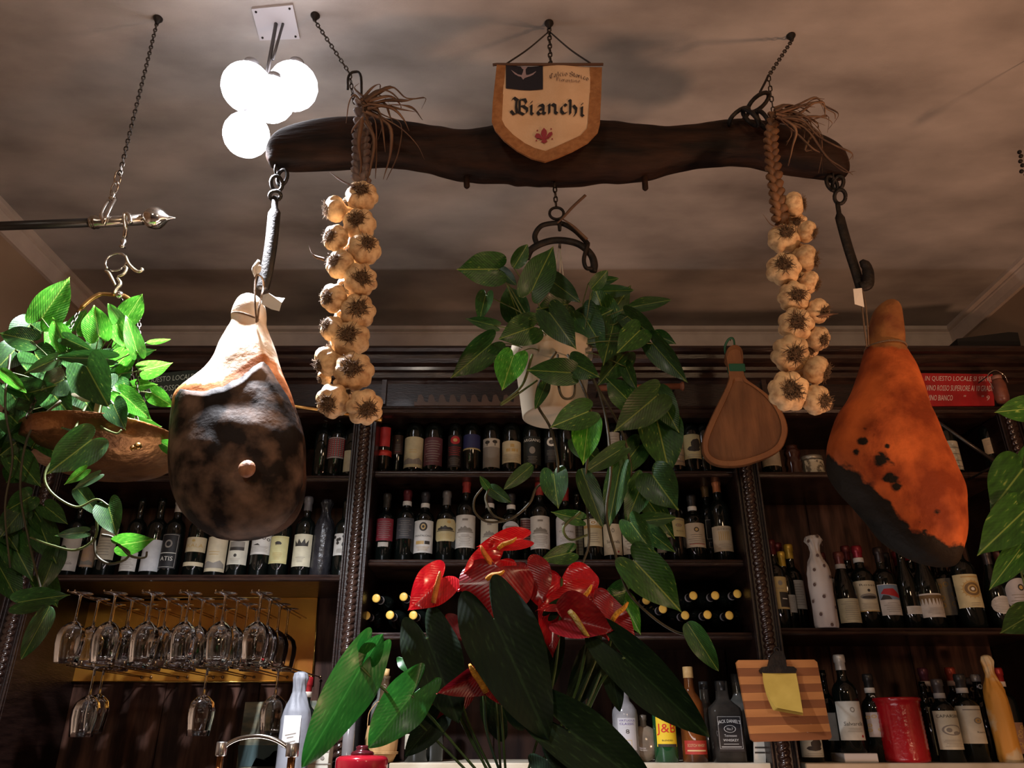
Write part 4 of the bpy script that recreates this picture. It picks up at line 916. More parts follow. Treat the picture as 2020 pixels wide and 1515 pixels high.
# ------------------------------------------------------------------ nickel balance beam and copper pan at left
YL = 1.60
bm = thing('balance_beam', 'dark balance beam with shiny nickel fittings and pointed ball end', 'scale', P(200,445,YL))
MB().add(*tube([P(-160,448,YL), P(0,446,YL), P(180,439,YL)], 9*M(440,YL), 14)).build('beam_rod', mat('beam_black', (.012,.010,.009), .4), bm)
MB().add(*tube([P(178,439,YL), P(183,439,YL), P(186,438,YL), P(188,438,YL), P(192,438,YL), P(196,438,YL), P(282,433,YL)], [11*M(440,YL)*k for k in (1.0,1.25,1.0,1.25,1.25,1,1)], 16)).build('nickel_sleeve', mat('worn_nickel', (.55,.50,.44), .25, 1, col2=(.35,.31,.27), scale=20), bm)
o = P(308,430,YL); s = M(430,YL)
pr = [(9*s,-26*s),(12*s,-22*s),(20*s,-14*s),(22.5*s,-3*s),(21*s,7*s),(14*s,16*s),(8*s,21*s),(4*s,27*s),(1*s,37*s),(.00005,38*s)]
V, Fc = lathe(pr, 24); V = [o+Vector((v.z, v.y, -v.x)) for v in V]; MB().add(V, Fc).build('ball_finial', CHROME, bm)
def strap_hook(pts, r): MB().add(*tube(spline([P(x, y, Y) for x, y, Y in pts], 6), r, 10)).build('nickel_hook', CHROME, bm)
strap_hook([(206,440,YL-.02),(200,425,YL-.02),(207,408,YL-.01),(214,398,YL)], .0055)
strap_hook([(228,392,YL),(216,415,YL-.02),(209,430,YL-.025),(204,443,YL-.02)], .0055)
MB().add(*lathe([(.003,-.004),(.009,0),(.004,.004),(.008,.010),(.004,.016),(.003,.024)], 14, P(221,392,YL))).build('swivel', CHROME, bm)
for x, y, a in ((226,372,.35),(232,352,.1)): MB().add(*oval(x, y, 6, 15, a, YL, .0022, .01)).build('chain_link', CHROME, bm)
strap_hook([(258,440,YL-.02),(254,424,YL-.02),(246,424,YL-.02),(248,450,YL-.01),(246,468,YL)], .0055)
MB().add(*lathe([(.002,-.03),(.008,-.026),(.003,-.02),(.009,-.012),(.004,-.004),(.003,.004)], 14, P(246,470,YL))).build('swivel', CHROME, bm)
MB().add(*torus(20*s, .0028, 24, 8, P(229,517,YL), 'y', a0=-1.9, a1=4.0)).build('ring_hook', CHROME, bm)
for q in ([(248,505),(254,520),(265,532),(274,536),(281,533),(279,529)],[(232,546),(244,541),(250,530),(246,525)],[(207,534),(214,538),(222,552),(228,563)],[(232,548),(238,560),(228,573),(226,580)]):
    MB().add(*tube(spline([P(x, y, YL-.004) for x, y in q], 5), [.0038]*99 if 0 else [.0026+.0016*math.sin(PI*i/(5*(len(q)-1))) for i in range(5*(len(q)-1)+1)], 8)).build('scroll', mat('pale_brass', (.75,.66,.45), .25, 1), bm)
pan = thing('copper_pan', 'hammered copper scale pan hanging at left and carrying the plant pot', 'pan', P(205,985,YL+.05))
MB().add(*tube(spline([P(x, y, YL) for x, y in ((154,616),(162,606),(180,590),(200,580),(228,582))], 6), [.0045]*6+[.007]*12+[.005]*7, 8, flatk=.5)).add(*tube(spline([P(x, y, YL) for x, y in ((228,582),(245,584),(265,600),(275,620))], 6), .0055, 8, flatk=.5)).build('yoke_arm', BRASS, pan)
MB().add(*sphere(P(236,582,YL), .010, 12, 8)).build('arm_knob', CHROME, pan)
pcn = P(205, 880, YL+.05); sp = M(880, YL+.05); R = 150*sp
PANM = mat('hammered_copper', (.40,.19,.07), .36, .95, col2=(.16,.07,.03), scale=10, bump=.8, bscale=45)
MB().add(*lathe([(.001,-.060),(R*.55,-.056),(R*.80,-.040),(R*.92,-.022),(R*.985,-.018),(R*1.0,.012),(R*1.01,.016),(R*.985,.017),(R*.97,-.008),(R*.78,-.032),(R*.5,-.048),(.001,-.05)], 64, pcn)).build('pan_bowl', PANM, pan)
for a, b in ((P(155,614,YL), pcn+Vector((-R*.55,-R*.84,.01))), (P(275,622,YL), P(268,860,YL-.06)), (P(240,590,YL), pcn+Vector((R*.1,R*.95,.01)))):
    chain_links([a, b], .016, .010, .0016, CHAINM, pan)
MB().add(*sphere(P(272,880,YL-.088), .008, 12, 8)).add(*sphere(P(262,884,YL-.085), .006, 12, 8)).build('rim_knob', BRASS, pan)
pp = thing('plant_pot', 'cream plant pot standing in the copper pan under the left pothos', 'pot', pcn+Vector((-.035,0,-.045)))
s = sp; MB().add(*lathe([(58*s,0),(60*s,.003),(76*s,.115),(82*s,.116),(83*s,.135),(77*s,.135),(72*s,.11),(55*s,.01),(.001,.01)], 40, pcn+Vector((-.035,0,-.045)))).build('pot_body', mat('cream_pot', (.60,.52,.36), .5, col2=(.5,.4,.25), scale=8), pp)
MB().add(*lathe([(.001,.112),(73*s,.112),(73*s,.10)], 24, pcn+Vector((-.035,0,-.045)))).build('soil', MATS['soil'], pp)
lp = thing('trailing_pothos', 'brightly lit pothos in the copper pan at the left edge', 'plant', pcn+Vector((-.035,0,.07)), 'pothos plants')
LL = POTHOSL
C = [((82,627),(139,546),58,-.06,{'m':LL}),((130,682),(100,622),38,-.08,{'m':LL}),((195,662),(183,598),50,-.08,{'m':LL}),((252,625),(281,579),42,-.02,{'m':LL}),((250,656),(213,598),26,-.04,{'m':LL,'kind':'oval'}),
 ((270,692),(248,617),32,-.08,{'m':LL}),((288,676),(334,671),11,0,{'m':LL,'kind':'narrow'}),((284,730),(336,719),36,-.02,{'m':LL}),((268,700),(308,690),18,-.02,{}),((62,672),(-5,655),46,-.05,{}),
 ((130,668),(181,692),26,-.1,{}),((212,708),(104,704),32,-.10,{}),((172,725),(216,806),76,-.14,{}),((260,762),(306,757),24,0,{'m':LL}),((300,775),(341,802),34,.0,{'m':LL}),((238,776),(295,823),42,-.08,{'m':LL}),
 ((224,798),(242,842),44,-.10,{}),((248,832),(312,838),34,-.02,{'m':LL}),((342,886),(308,868),26,0,{'m':LL}),((180,868),(92,935),72,-.16,{}),((180,830),(118,845),38,-.10,{}),((167,928),(127,956),20,-.16,{'m':LL}),((192,938),(143,966),18,-.16,{}),
 ((106,710),(48,737),26,-.12,{}),((-2,728),(50,772),22,-.12,{'m':LL,'kind':'oval'}),((214,998),(230,1057),50,-.14,{}),((236,1075),(300,1066),42,-.12,{'m':LL}),((166,1050),(106,1055),22,-.12,{}),((38,1188),(128,1172),46,-.14,{}),((98,1196),(46,1299),38,-.14,{'kind':'oval'}),
 ((30,900),(80,960),50,-.05,{}),((40,1010),(0,1060),46,-.05,{}),((80,1040),(110,1110),50,-.04,{}),((20,1060),(60,1140),52,-.04,{}),((60,980),(10,1010),44,-.05,{}),((10,760),(60,830),50,-.05,{}),((60,850),(0,900),54,-.05,{}),((110,1090),(80,1170),40,-.05,{}),((0,1120),(40,1190),50,-.03,{}),
 ((90,760),(140,820),60,-.06,{}),((70,700),(120,760),60,-.02,{}),((200,690),(150,740),56,-.02,{}),((230,720),(270,680),44,-.02,{'m':LL}),((250,700),(232,650),40,.02,{'m':LL}),((150,650),(170,610),38,.03,{'m':LL}),((232,745),(262,715),36,0,{}),((30,690),(-10,730),50,-.03,{}),((150,960),(190,1010),30,-.1,{'kind':'oval'}),((120,640),(90,690),40,0,{'m':LL}),
 ((60,640),(20,690),50,0,{}),((40,780),(110,760),60,-.08,{}),((20,820),(80,880),56,-.06,{}),((230,640),(250,690),36,-.05,{'m':LL}),((210,740),(170,780),44,-.05,{}),((90,1000),(130,1030),34,-.06,{})]+[((random.uniform(20,230), random.uniform(690,800)), None, random.uniform(36,60), random.uniform(-.08,.06), {}) for _ in range(22)]+[((random.uniform(-10,90), random.uniform(830,1150)), None, random.uniform(34,52), random.uniform(-.06,.04), {}) for _ in range(14)]
C = [(b, t or (b[0]+random.uniform(-45,45), b[1]+random.uniform(20,62)), wd, dy, kw) for b, t, wd, dy, kw in C]
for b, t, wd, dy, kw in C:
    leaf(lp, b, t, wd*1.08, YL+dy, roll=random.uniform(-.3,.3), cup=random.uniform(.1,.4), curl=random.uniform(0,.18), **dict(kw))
    if b[1] < 830: petiole(lp, b, YL+dy, (150+random.uniform(-30,60), 790, YL+.02))
for q in ([(120,790,YL-.1),(60,850,YL-.1),(40,960,YL-.08),(60,1080,YL-.06),(90,1195,YL-.14)],[(170,800,YL-.1),(130,880,YL-.14),(90,930,YL-.16),(100,970,YL-.16),(150,1000,YL-.14),(190,985,YL-.14),(215,998,YL-.14)],
          [(190,1010,YL-.14),(188,1060,YL-.13),(150,1085,YL-.12),(100,1075,YL-.12),(60,1060,YL-.1)],[(186,1060,YL-.13),(190,1095,YL-.13),(215,1112,YL-.13),(245,1105,YL-.12),(255,1090,YL-.12),(236,1075,YL-.12)],[(200,1055,YL-.13),(225,1062,YL-.12),(255,1095,YL-.12),(285,1100,YL-.12),(290,1088,YL-.12)],
          [(200,790,YL-.08),(195,835,YL-.1),(228,855,YL-.12),(240,848,YL-.12)],[(20,700,YL-.1),(10,800,YL-.1),(25,900,YL-.08),(10,1000,YL-.08),(20,1120,YL-.06)]):
    vine(lp, q, .0028, VINE if random.random() < .6 else VINED)
# ------------------------------------------------------------------ right plant
YR = 1.75
rp = thing('trailing_pothos', 'pothos strand with large pale-streaked leaves at right edge beside the shelves', 'plant', P(2030,1250,YR), 'pothos plants')
for b, t, wd, dy, kw in [((2032,806),(1968,812),46,0,{}),((2018,925),(1958,1002),84,-.02,{}),((2020,1008),(1934,1090),74,-.04,{}),((2012,1084),(1956,1160),42,-.02,{}),((2035,1212),(1977,1246),52,-.05,{}),((2050,900),(2010,1000),60,.02,{}),((2040,1090),(2050,1170),50,0,{})]:
    leaf(rp, b, t, wd*1.15, YR+dy, m=POTHOSV, roll=random.uniform(-.2,.2), cup=.2, curl=.1, **kw)
vine(rp, [(2060,560,YR),(2040,780,YR),(2018,925,YR),(2016,1010,YR),(2005,1085,YR),(2020,1150,YR),(2036,1212,YR)], .003)
vine(rp, [(2060,560,YR),(2030,900,YR+.03),(2045,1100,YR+.03)], .003)
# dark lantern edge just entering the picture at far right
ln = thing('dark_chain_ornament', 'edge of a dark beaded ornament at the far right under the ceiling', 'ornament', P(2030,340,1.7))
for x, y in ((2011,300),(2014,308),(2013,318),(2017,326),(2015,338),(2024,344),(2026,330),(2026,316),(2026,302)):
    MB().add(*sphere(P(x,y,1.7), .006, 8, 6)).build('bead', IRON, ln)
MB().add(*tube([P(2022,300,1.7), P(2028,120,1.7), PC(2032,40)], .0015, 5)).build('cord', IRON, ln)

# ================================================================== ANTHURIUM
YA = 1.30
zc = P(1000,1515,YA).z-.14
ct = MB().add(*bbox(-1.6, 1.7, .95, 1.62, zc-.05, zc, .004)).build('bar_counter', WOODH, smooth=False); tag(ct, 'dark bar counter below the frame carrying the flower pot', 'counter')
pot2 = thing('flower_pot', 'dark glazed pot of the anthurium just below the picture', 'pot', (P(1020,1515,YA).x, YA, zc))
MB().add(*lathe([(.07,0),(.075,.004),(.10,.10),(.105,.11),(.098,.112),(.09,.09),(.001,.09)], 32, (P(1020,1515,YA).x, YA, zc))).build('pot_body', mat('blue_glaze', (.02,.03,.14), .15, coat=.5), pot2)
an = thing('anthurium', 'flamingo flower with glossy red spathes and large dark leaves in foreground', 'plant', (P(1020,1515,YA).x, YA, zc+.09))
def spathe(b, t, wd, dy, m, kw, sp):
    kw = dict(kw); fl_ = leaf(an, b, t, wd, YA+dy, m=m, name='spathe', kind=kw.pop('kind', 'heart'), cup=kw.pop('cup', .3), curl=kw.pop('curl', .1), wave_=.06, **kw)
    if sp:
        (x0, y0), (x1, y1), mm, r = sp; a_, b_ = P(x0, y0, YA+dy-.02), P(x1, y1, YA+dy-.035)
        q = [a_+(b_-a_)*k/6+Vector((0,0,.002*math.sin(k))) for k in range(7)]
        MB().add(*tube(q, [r*k for k in (.9,1,1,.95,.9,.75,.35)], 10)).build('spadix', mm, fl_)
    return fl_
spathe((1030,1064),(941,1076),46,-.02,SPATHE,{'cup':.5,'roll':.3},((982,1083),(1019,1060),SPADIX,.0038))
spathe((872,1140),(806,1203),80,-.04,SPATHE,{'cup':.45,'lobe':.35},((855,1189),(868,1126),mat('spadix_orange', (.62,.20,.03), .5, col2=(.5,.15,.02), scale=120, bump=.6, bscale=300),.0045))
spathe((985,1105),(905,1165),88,-.02,SPATHE,{'cup':.4,'lobe':.35},((974,1125),(948,1075),MATS['spadix_orange'],.0048))
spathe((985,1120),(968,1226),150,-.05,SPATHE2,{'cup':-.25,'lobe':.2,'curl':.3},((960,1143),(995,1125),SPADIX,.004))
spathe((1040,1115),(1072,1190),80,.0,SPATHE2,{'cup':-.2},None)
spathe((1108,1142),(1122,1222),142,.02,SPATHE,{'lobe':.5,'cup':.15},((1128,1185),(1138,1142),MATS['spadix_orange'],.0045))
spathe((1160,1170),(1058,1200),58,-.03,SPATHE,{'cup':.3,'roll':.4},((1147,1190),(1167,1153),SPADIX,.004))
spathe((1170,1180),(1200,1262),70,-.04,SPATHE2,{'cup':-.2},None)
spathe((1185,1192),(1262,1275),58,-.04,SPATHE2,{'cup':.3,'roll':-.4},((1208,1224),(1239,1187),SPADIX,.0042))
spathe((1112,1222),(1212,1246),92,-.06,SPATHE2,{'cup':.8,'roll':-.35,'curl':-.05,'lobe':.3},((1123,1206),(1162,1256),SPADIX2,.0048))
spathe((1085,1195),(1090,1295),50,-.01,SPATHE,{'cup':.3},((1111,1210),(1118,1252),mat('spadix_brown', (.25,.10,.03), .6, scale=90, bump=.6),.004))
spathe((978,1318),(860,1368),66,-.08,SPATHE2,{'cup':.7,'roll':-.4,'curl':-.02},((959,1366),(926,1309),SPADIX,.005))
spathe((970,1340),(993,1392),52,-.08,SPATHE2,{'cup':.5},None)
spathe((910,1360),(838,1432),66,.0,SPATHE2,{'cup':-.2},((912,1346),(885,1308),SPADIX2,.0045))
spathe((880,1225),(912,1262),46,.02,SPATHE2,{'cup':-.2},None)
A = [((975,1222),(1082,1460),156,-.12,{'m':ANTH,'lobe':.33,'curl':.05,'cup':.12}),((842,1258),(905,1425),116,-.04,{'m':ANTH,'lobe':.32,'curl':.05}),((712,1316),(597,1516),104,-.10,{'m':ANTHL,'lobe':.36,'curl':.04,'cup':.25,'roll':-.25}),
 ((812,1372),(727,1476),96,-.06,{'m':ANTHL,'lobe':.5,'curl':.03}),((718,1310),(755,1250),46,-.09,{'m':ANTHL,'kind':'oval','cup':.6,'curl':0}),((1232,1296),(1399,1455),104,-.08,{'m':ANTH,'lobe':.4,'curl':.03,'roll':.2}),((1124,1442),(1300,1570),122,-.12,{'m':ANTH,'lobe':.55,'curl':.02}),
 ((800,1300),(828,1330),40,-.02,{'m':ANTHL}),((1200,1300),(1222,1400),42,-.02,{'m':ANTH,'kind':'oval'}),((860,1420),(800,1490),60,-.02,{'m':ANTH}),((1060,1340),(1110,1240),70,.02,{'m':ANTH}),((1000,1420),(960,1330),90,.03,{'m':ANTH}),((1180,1290),(1120,1400),70,.02,{'m':ANTH}),((1080,1500),(1150,1580),80,-.08,{'m':ANTH}),((1085,1210),(1110,1180),30,-.03,{'m':ANTH})]
for b, t, wd, dy, kw in A:
    kw = dict(kw); kd = kw.pop('kind', 'arrow'); leaf(an, b, t, wd, YA+dy, kind=kd, wave_=.05, **kw)
base = lambda x: (x, 1560, YA)
for q in ([(712,1316,YA-.10),(740,1345,YA-.09),(768,1370,YA-.07),(850,1450,YA-.02),(960,1560,YA)],[(812,1372,YA-.06),(880,1450,YA-.02),(975,1560,YA)],[(975,1222,YA-.11),(985,1350,YA-.02),(1000,1560,YA)],[(982,1083,YA-.02),(976,1120,YA),(975,1300,YA+.02),(990,1560,YA)],
          [(858,1205,YA-.03),(866,1250,YA-.03),(900,1400,YA),(985,1560,YA)],[(955,1370,YA-.08),(962,1450,YA-.04),(1000,1560,YA)],[(1108,1142,YA+.02),(1106,1200,YA-.03),(1090,1350,YA),(1030,1560,YA)],[(1232,1296,YA-.08),(1190,1340,YA-.04),(1150,1420,YA),(1060,1560,YA)],
          [(1208,1224,YA-.04),(1195,1300,YA),(1130,1450,YA),(1050,1560,YA)],[(1161,1258,YA-.06),(1130,1380,YA-.02),(1040,1560,YA)],[(1124,1442,YA-.12),(1090,1500,YA-.05),(1030,1580,YA)],[(905,1370,YA),(930,1440,YA),(990,1560,YA)],[(842,1258,YA-.04),(880,1350,YA),(980,1560,YA)],[(1180,1290,YA),(1120,1430,YA),(1050,1560,YA)]):
    vine(an, q, .0026, mat('anthurium_stem', (.04,.09,.02), .4, col2=(.06,.12,.03), scale=20), 'stem')
# ================================================================== BOTTLES
BODY = {
 'b': [(0,.0),(.88,0),(1,.012),(1,.60),(.97,.64),(.80,.685),(.55,.715),(.42,.74),(.385,.78),(.37,.93),(.41,.935),(.41,.965),(.37,.97),(.36,1),(0,1)],
 'u': [(0,.0),(.88,0),(1,.012),(1,.47),(.96,.53),(.84,.60),(.64,.68),(.47,.75),(.39,.82),(.37,.93),(.41,.935),(.41,.965),(.37,.97),(.36,1),(0,1)],
}
BC = {}
def bottle_mesh(kind, R, H, m):
    k = (kind, round(R,4), round(H,3), m.name)
    if k not in BC: BC[k] = MB().add(*lathe([(max(1e-5, r*R), z*H) for r, z in BODY[kind]], 28)).mesh('bottle_glass', m)
    return BC[k]
def wrapped(R, W, z0, z1, off=.0004, ns=14, nz=1, zf=None):
    V = []; Fc = []
    for i in range(ns+1):
        u = -W/2+W*i/ns
        for j in range(nz+1):
            lo, hi = (z0, z1) if zf is None else zf(u/(W/2), z0, z1)
            z = lo+(hi-lo)*j/nz; V.append(((R+off)*math.sin(u/R), -(R+off)*math.cos(u/R), z))
    for i in range(ns):
        for j in range(nz): a = i*(nz+1)+j; Fc.append((a, a+nz+1, a+nz+2, a+1))
    return V, Fc
DK = (.03,.025,.02); GREY = (.22,.20,.17); RED = (.35,.015,.02); GOLD = (.45,.30,.10)
def lines(W, y0, y1, n, frac=.7, mi=0, seed=1):
    n = int(n*1.6)+1; r = random.Random(seed+n); out = []; p = (y1-y0)/n
    for i in range(n):
        w_ = W*frac*r.uniform(.5, 1); y = y0+p*(i+.5); out.append(a_rect(-w_/2, y-p*.12, w_/2, y+p*.10, mi))
    return out
def castle(cx, cy, w_, h, mi=0):
    return [a_poly([(cx-w_/2,cy),(cx-w_/2,cy+h*.4),(cx-w_*.3,cy+h*.55),(cx-w_*.3,cy+h*.8),(cx-w_*.18,cy+h*.8),(cx-w_*.15,cy+h*.6),(cx,cy+h),(cx+w_*.15,cy+h*.6),(cx+w_*.32,cy+h*.65),(cx+w_*.5,cy+h*.35),(cx+w_/2,cy)], mi), a_rect(cx-w_*.6, cy-h*.25, cx+w_*.6, cy-h*.08, mi)]
def art(kind, W, H, s=1):
    """print in label space: u from -W/2..W/2, v 0..H; colours 0 dark, 1 grey, 2 red, 3 gold"""
    f = W*.42
    if kind == 'castle': return castle(0, H*.5, W*.55, H*.16, 1)+lines(W, H*.05, H*.4, 4, .6, 1, s)+[a_rect(-W*.1, H*.82, W*.1, H*.88, 1)]
    if kind == 'lines': return lines(W, H*.1, H*.9, 5, .75, 1, s)
    if kind == 'crest': return [a_ell(0, H*.72, W*.09, H*.1, 0), a_ell(0, H*.72, W*.055, H*.06, 3)]+lines(W, H*.12, H*.55, 3, .75, 1, s)+[a_rect(-W*.3, H*.12, W*.3, H*.14, 2)]
    if kind == 'palm':
        o = [a_poly([(-.001,H*.02),(.001,H*.02),(.0005,H*.2),(-.0005,H*.2)], 0)]
        for k in range(9):
            a = PI*(k+.3)/9; o.append(a_poly([(0,H*.18),(W*.3*math.cos(a)-.001, H*.18+H*.13*math.sin(a)),(W*.3*math.cos(a)+.001, H*.2+H*.13*math.sin(a))], 0))
        return o+[a_rect(-W*.12,H*.6,-W*.06,H*.62,2,1), a_rect(W*.1,H*.6,W*.16,H*.62,2,1)]
    if kind == 'crown':
        c = H*.62; return [a_poly([(-f*.7,c),(-f*.75,c+H*.2),(-f*.45,c+H*.08),(-f*.3,c+H*.23),(0,c+H*.09),(f*.3,c+H*.23),(f*.45,c+H*.08),(f*.75,c+H*.2),(f*.7,c)], 0)]+lines(W, H*.12, H*.3, 2, .45, 1, s)
    if kind == 'landscape': return [a_rect(-f*.7,H*.5,f*.75,H*.82,1), a_rect(-f*.7,H*.5,f*.75,H*.62,0), a_ell(0,H*.32,W*.06,H*.06,0)]+lines(W, H*.05, H*.22, 2, .5, 1, s)
    if kind == 'mountains': return [a_poly([(-f,H*.1),(-f,H*.22),(-f*.4,H*.3),(f*.1,H*.24),(f*.6,H*.32),(f,H*.22),(f,H*.1)], 1)]+lines(W, H*.45, H*.6, 1, .5, 3, s)
    if kind == 'two_rings': return [a_ell(f*.35,H*.78,W*.07,H*.07,0,12,.6), a_ell(f*.75,H*.72,W*.07,H*.07,0,12,.6), a_poly([(-f*.6,H*.45),(-f*.1,H*.52),(f*.1,H*.42)],0)]+lines(W, H*.1, H*.4, 3, .7, 1, s)
    if kind == 'boar': return a_frame(-W*.44, H*.05, W*.44, H*.95, .0006, 3)+[a_ell(0,H*.74,W*.14,H*.06,0), a_ell(W*.1,H*.72,W*.06,H*.04,0), a_poly([(-W*.1,H*.66),(-W*.07,H*.66),(-W*.06,H*.72),(-W*.12,H*.72)],0)]+lines(W, H*.12, H*.4, 3, .5, 3, s)
    if kind == 'cow':
        r = random.Random(3); return [a_ell(r.uniform(-f,f), r.uniform(H*.45,H*.92), W*.09, H*.08, 0, 8) for _ in range(9)]+lines(W, H*.1, H*.3, 2, .6, 1, s)
    if kind == 'grid':
        o = [a_rect(-W*.46, H*(.08+.09*i), W*.46, H*(.115+.09*i), 0) for i in range(10)]
        return o+[a_rect(-W*.46+W*.1*i, H*.08, -W*.43+W*.1*i, H*.93, 2, 1) for i in range(10)]
    if kind == 'trees': return [a_rect(-W*.48,H*.0,W*.48,H*.70,1), a_ell(-f*.45,H*.86,W*.12,H*.06,0), a_ell(f*.4,H*.88,W*.12,H*.06,0), a_rect(-f*.5,H*.74,-f*.4,H*.84,0,1), a_rect(f*.35,H*.74,f*.45,H*.84,0,1)]
    if kind == 'squares': return [a_rect(-f*.1,H*.7,f*.25,H*.85,3,1), a_rect(-f*.5,H*.5,-f*.1,H*.64,3,1), a_rect(0,H*.5,f*.35,H*.64,3,1), a_rect(f*.45,H*.5,f*.6,H*.64,3,1)]+lines(W, H*.08, H*.4, 3, .7, 1, s)
    if kind == 'coat': return [a_ell(0,H*.8,W*.17,H*.14,0,16), a_ell(0,H*.8,W*.1,H*.09,3,12,.5), a_text('MONTALCINO', 0, H*.52, W*.75, H*.055, 0), a_rect(-W*.3,H*.26,W*.05,H*.36,3), a_rect(W*.08,H*.26,W*.3,H*.36,0)]+lines(W, H*.06, H*.2, 2, .6, 3, s)
    if kind == 'octagon': return castle(0, H*.5, W*.6, H*.2, 0)+[a_ell(f*.3,H*.86,W*.07,H*.07,3)]+lines(W, H*.1, H*.36, 3, .6, 3, s)
    if kind == 'sun':
        o = [a_ell(0,H*.55,W*.27,H*.25,3,20), a_ell(0,H*.55,W*.22,H*.20,6,20), a_ell(0,H*.55,W*.14,H*.13,3,20,.7), a_ell(0,H*.55,W*.05,H*.045,4)]
        for k in range(16):
            a = 2*PI*k/16; o.append(a_poly([(W*.27*math.cos(a-.07),H*.55+H*.24*math.sin(a-.07)),(W*.33*math.cos(a),H*.55+H*.3*math.sin(a)),(W*.27*math.cos(a+.07),H*.55+H*.24*math.sin(a+.07))],3))
        return o+[a_rect(-W*.25,H*.9,W*.25,H*.93,3)]+lines(W, H*.04, H*.16, 1, .5, 1, s)
    if kind == 'spikes':
        o = [a_rect(-W*.5,H*.78,W*.5,H*.93,6)]
        for k in range(9): x = -W*.46+W*.92*k/8; o.append(a_poly([(x-W*.04,H*.79),(x,H*.5),(x+W*.04,H*.79)],6))
        return o+lines(W, H*.1, H*.4, 3, .7, 1, s)
    if kind == 'villa': return [a_text('Rosso', 0, H*.86, W*.6, H*.07, 0), a_ell(0,H*.68,W*.05,H*.05,0), a_ell(0,H*.48,W*.32,H*.10,1,18), a_ell(0,H*.46,W*.26,H*.05,0,18)]+lines(W, H*.08, H*.28, 3, .7, 1, s)+[a_rect(-W*.47,H*.0,W*.47,H*.03,3)]
    if kind == 'red_hill': return [a_rect(-W*.48,H*.5,W*.48,H*.98,5), a_poly([(-W*.4,H*.7),(-W*.25,H*.85),(W*.1,H*.86),(W*.42,H*.62),(W*.35,H*.55)],2), a_poly([(-W*.45,H*.5),(-W*.3,H*.66),(-W*.1,H*.62),(0,H*.5)],0)]+lines(W, H*.08, H*.42, 3, .75, 1, s)
    if kind == 'script': return [a_text('Salvarella', 0, H*.42, W*.6, H*.10, 0), a_ell(0,H*.78,W*.07,H*.07,1,12,.6), a_ell(f*.5,H*.1,W*.04,H*.035,2)]+lines(W, H*.2, H*.32, 2, .5, 1, s)
    if kind == 'caparsa': return [a_text('CAPARSINO', 0, H*.86, W*.8, H*.08, 0), a_ell(0,H*.5,W*.3,H*.14,1,18,.8), a_ell(-W*.1,H*.5,W*.08,H*.06,1), a_ell(W*.1,H*.42,W*.1,H*.05,1)]+lines(W, H*.06, H*.26, 3, .7, 1, s)
    if kind == 'seal': return [a_ell(f*.2,H*.6,W*.13,H*.09,1,16), a_ell(f*.2,H*.6,W*.09,H*.06,3,14,.5), a_rect(-W*.28,H*.88,W*.35,H*.91,1), a_text('Riserva', f*.3, H*.3, W*.3, H*.05, 0)]
    if kind == 'bars': return [a_rect(W*(-.2+.07*i), H*.42, W*(-.17+.07*i), H*.78, 3, 1) for i in range(6)]+[a_text('SIEPI', 0, H*.87, W*.5, H*.06, 1)]+lines(W, H*.08, H*.3, 3, .6, 1, s)
    if kind == 'window': return a_frame(-W*.45, H*.32, W*.25, H*.98, .001, 4)+a_frame(-W*.3, H*.03, W*.15, H*.22, .001, 4)
    if kind == 'whiteframe': return a_frame(-W*.42, H*.04, W*.42, H*.97, .0009, 4)+[a_text('ATIS', 0, H*.28, W*.6, H*.12, 4), a_rect(-W*.42,H*.43,W*.42,H*.45,4), a_ell(0,H*.7,W*.18,H*.12,1,12,.6)]
    if kind == 'skala': return [a_text('SKALA', 0, H*.42, W*.7, H*.24, 3), a_ell(0,H*.76,W*.06,H*.09,3)]
    if kind == 'argiano': return [a_text('ARGIANO', 0, H*.86, W*.9, H*.10, 4), a_ell(0,H*.5,W*.14,H*.13,1)]+lines(W, H*.04, H*.3, 3, .6, 1, s)
    if kind == 'disc': return [a_ell(0,H*.8,W*.3,H*.17,4,16), a_ell(0,H*.8,W*.16,H*.09,0)]+lines(W, H*.1, H*.5, 4, .8, 1, s)
    if kind == 'red_disc': return [a_ell(f*.1,H*.84,W*.28,H*.13,2,16), a_ell(f*.1,H*.84,W*.12,H*.055,3)]+lines(W, H*.35, H*.65, 3, .9, 2, s)+lines(W, H*.05, H*.3, 4, .8, 1, s+4)
    if kind == 'eagle': return [a_ell(f*.2,H*.6,W*.2,H*.2,0,9), a_ell(f*.0,H*.4,W*.26,H*.12,0,8), a_ell(f*.35,H*.72,W*.1,H*.1,0,7)]+lines(W, H*.04, H*.2, 1, .7, 1, s)
    if kind == 'black_panel': return [a_rect(-W*.05,H*.06,W*.45,H*.52,0), a_rect(W*.05,H*.3,W*.3,H*.33,4), a_ell(f*.1,H*.8,W*.1,H*.08,1)]+lines(W,H*.6,H*.66,1,.5,1,s)
    if kind == 'W': return [a_text('W', f*.15, H*.72, W*.3, H*.24, 0)]+lines(W, H*.08, H*.5, 4, .7, 1, s)
    if kind == 'roundtop': return [a_text('Contea', 0, H*.42, W*.6, H*.06, 1), a_poly([(-W*.2,H*.62),(-W*.05,H*.72),(W*.05,H*.64),(W*.2,H*.7),(0,H*.56)],1)]+lines(W, H*.1, H*.28, 2, .6, 1, s)
    if kind == 'emblem_brown': return [a_ell(0,H*.86,W*.16,H*.09,4,14), a_ell(0,H*.86,W*.1,H*.05,3,12,.5), a_rect(-W*.48,H*.66,W*.48,H*.76,3)]+lines(W, H*.12, H*.5, 3, .6, 1, s)
    if kind == 'dots': return [a_ell(W*x, H*y, W*.045, H*.03, 4, 8) for x, y in ((0,.88),(.02,.66),(.04,.42),(.05,.18))]+[a_rect(-W*.45,H*y,W*.45,H*(y+.03),1) for y in (.75,.53,.3,.1)]
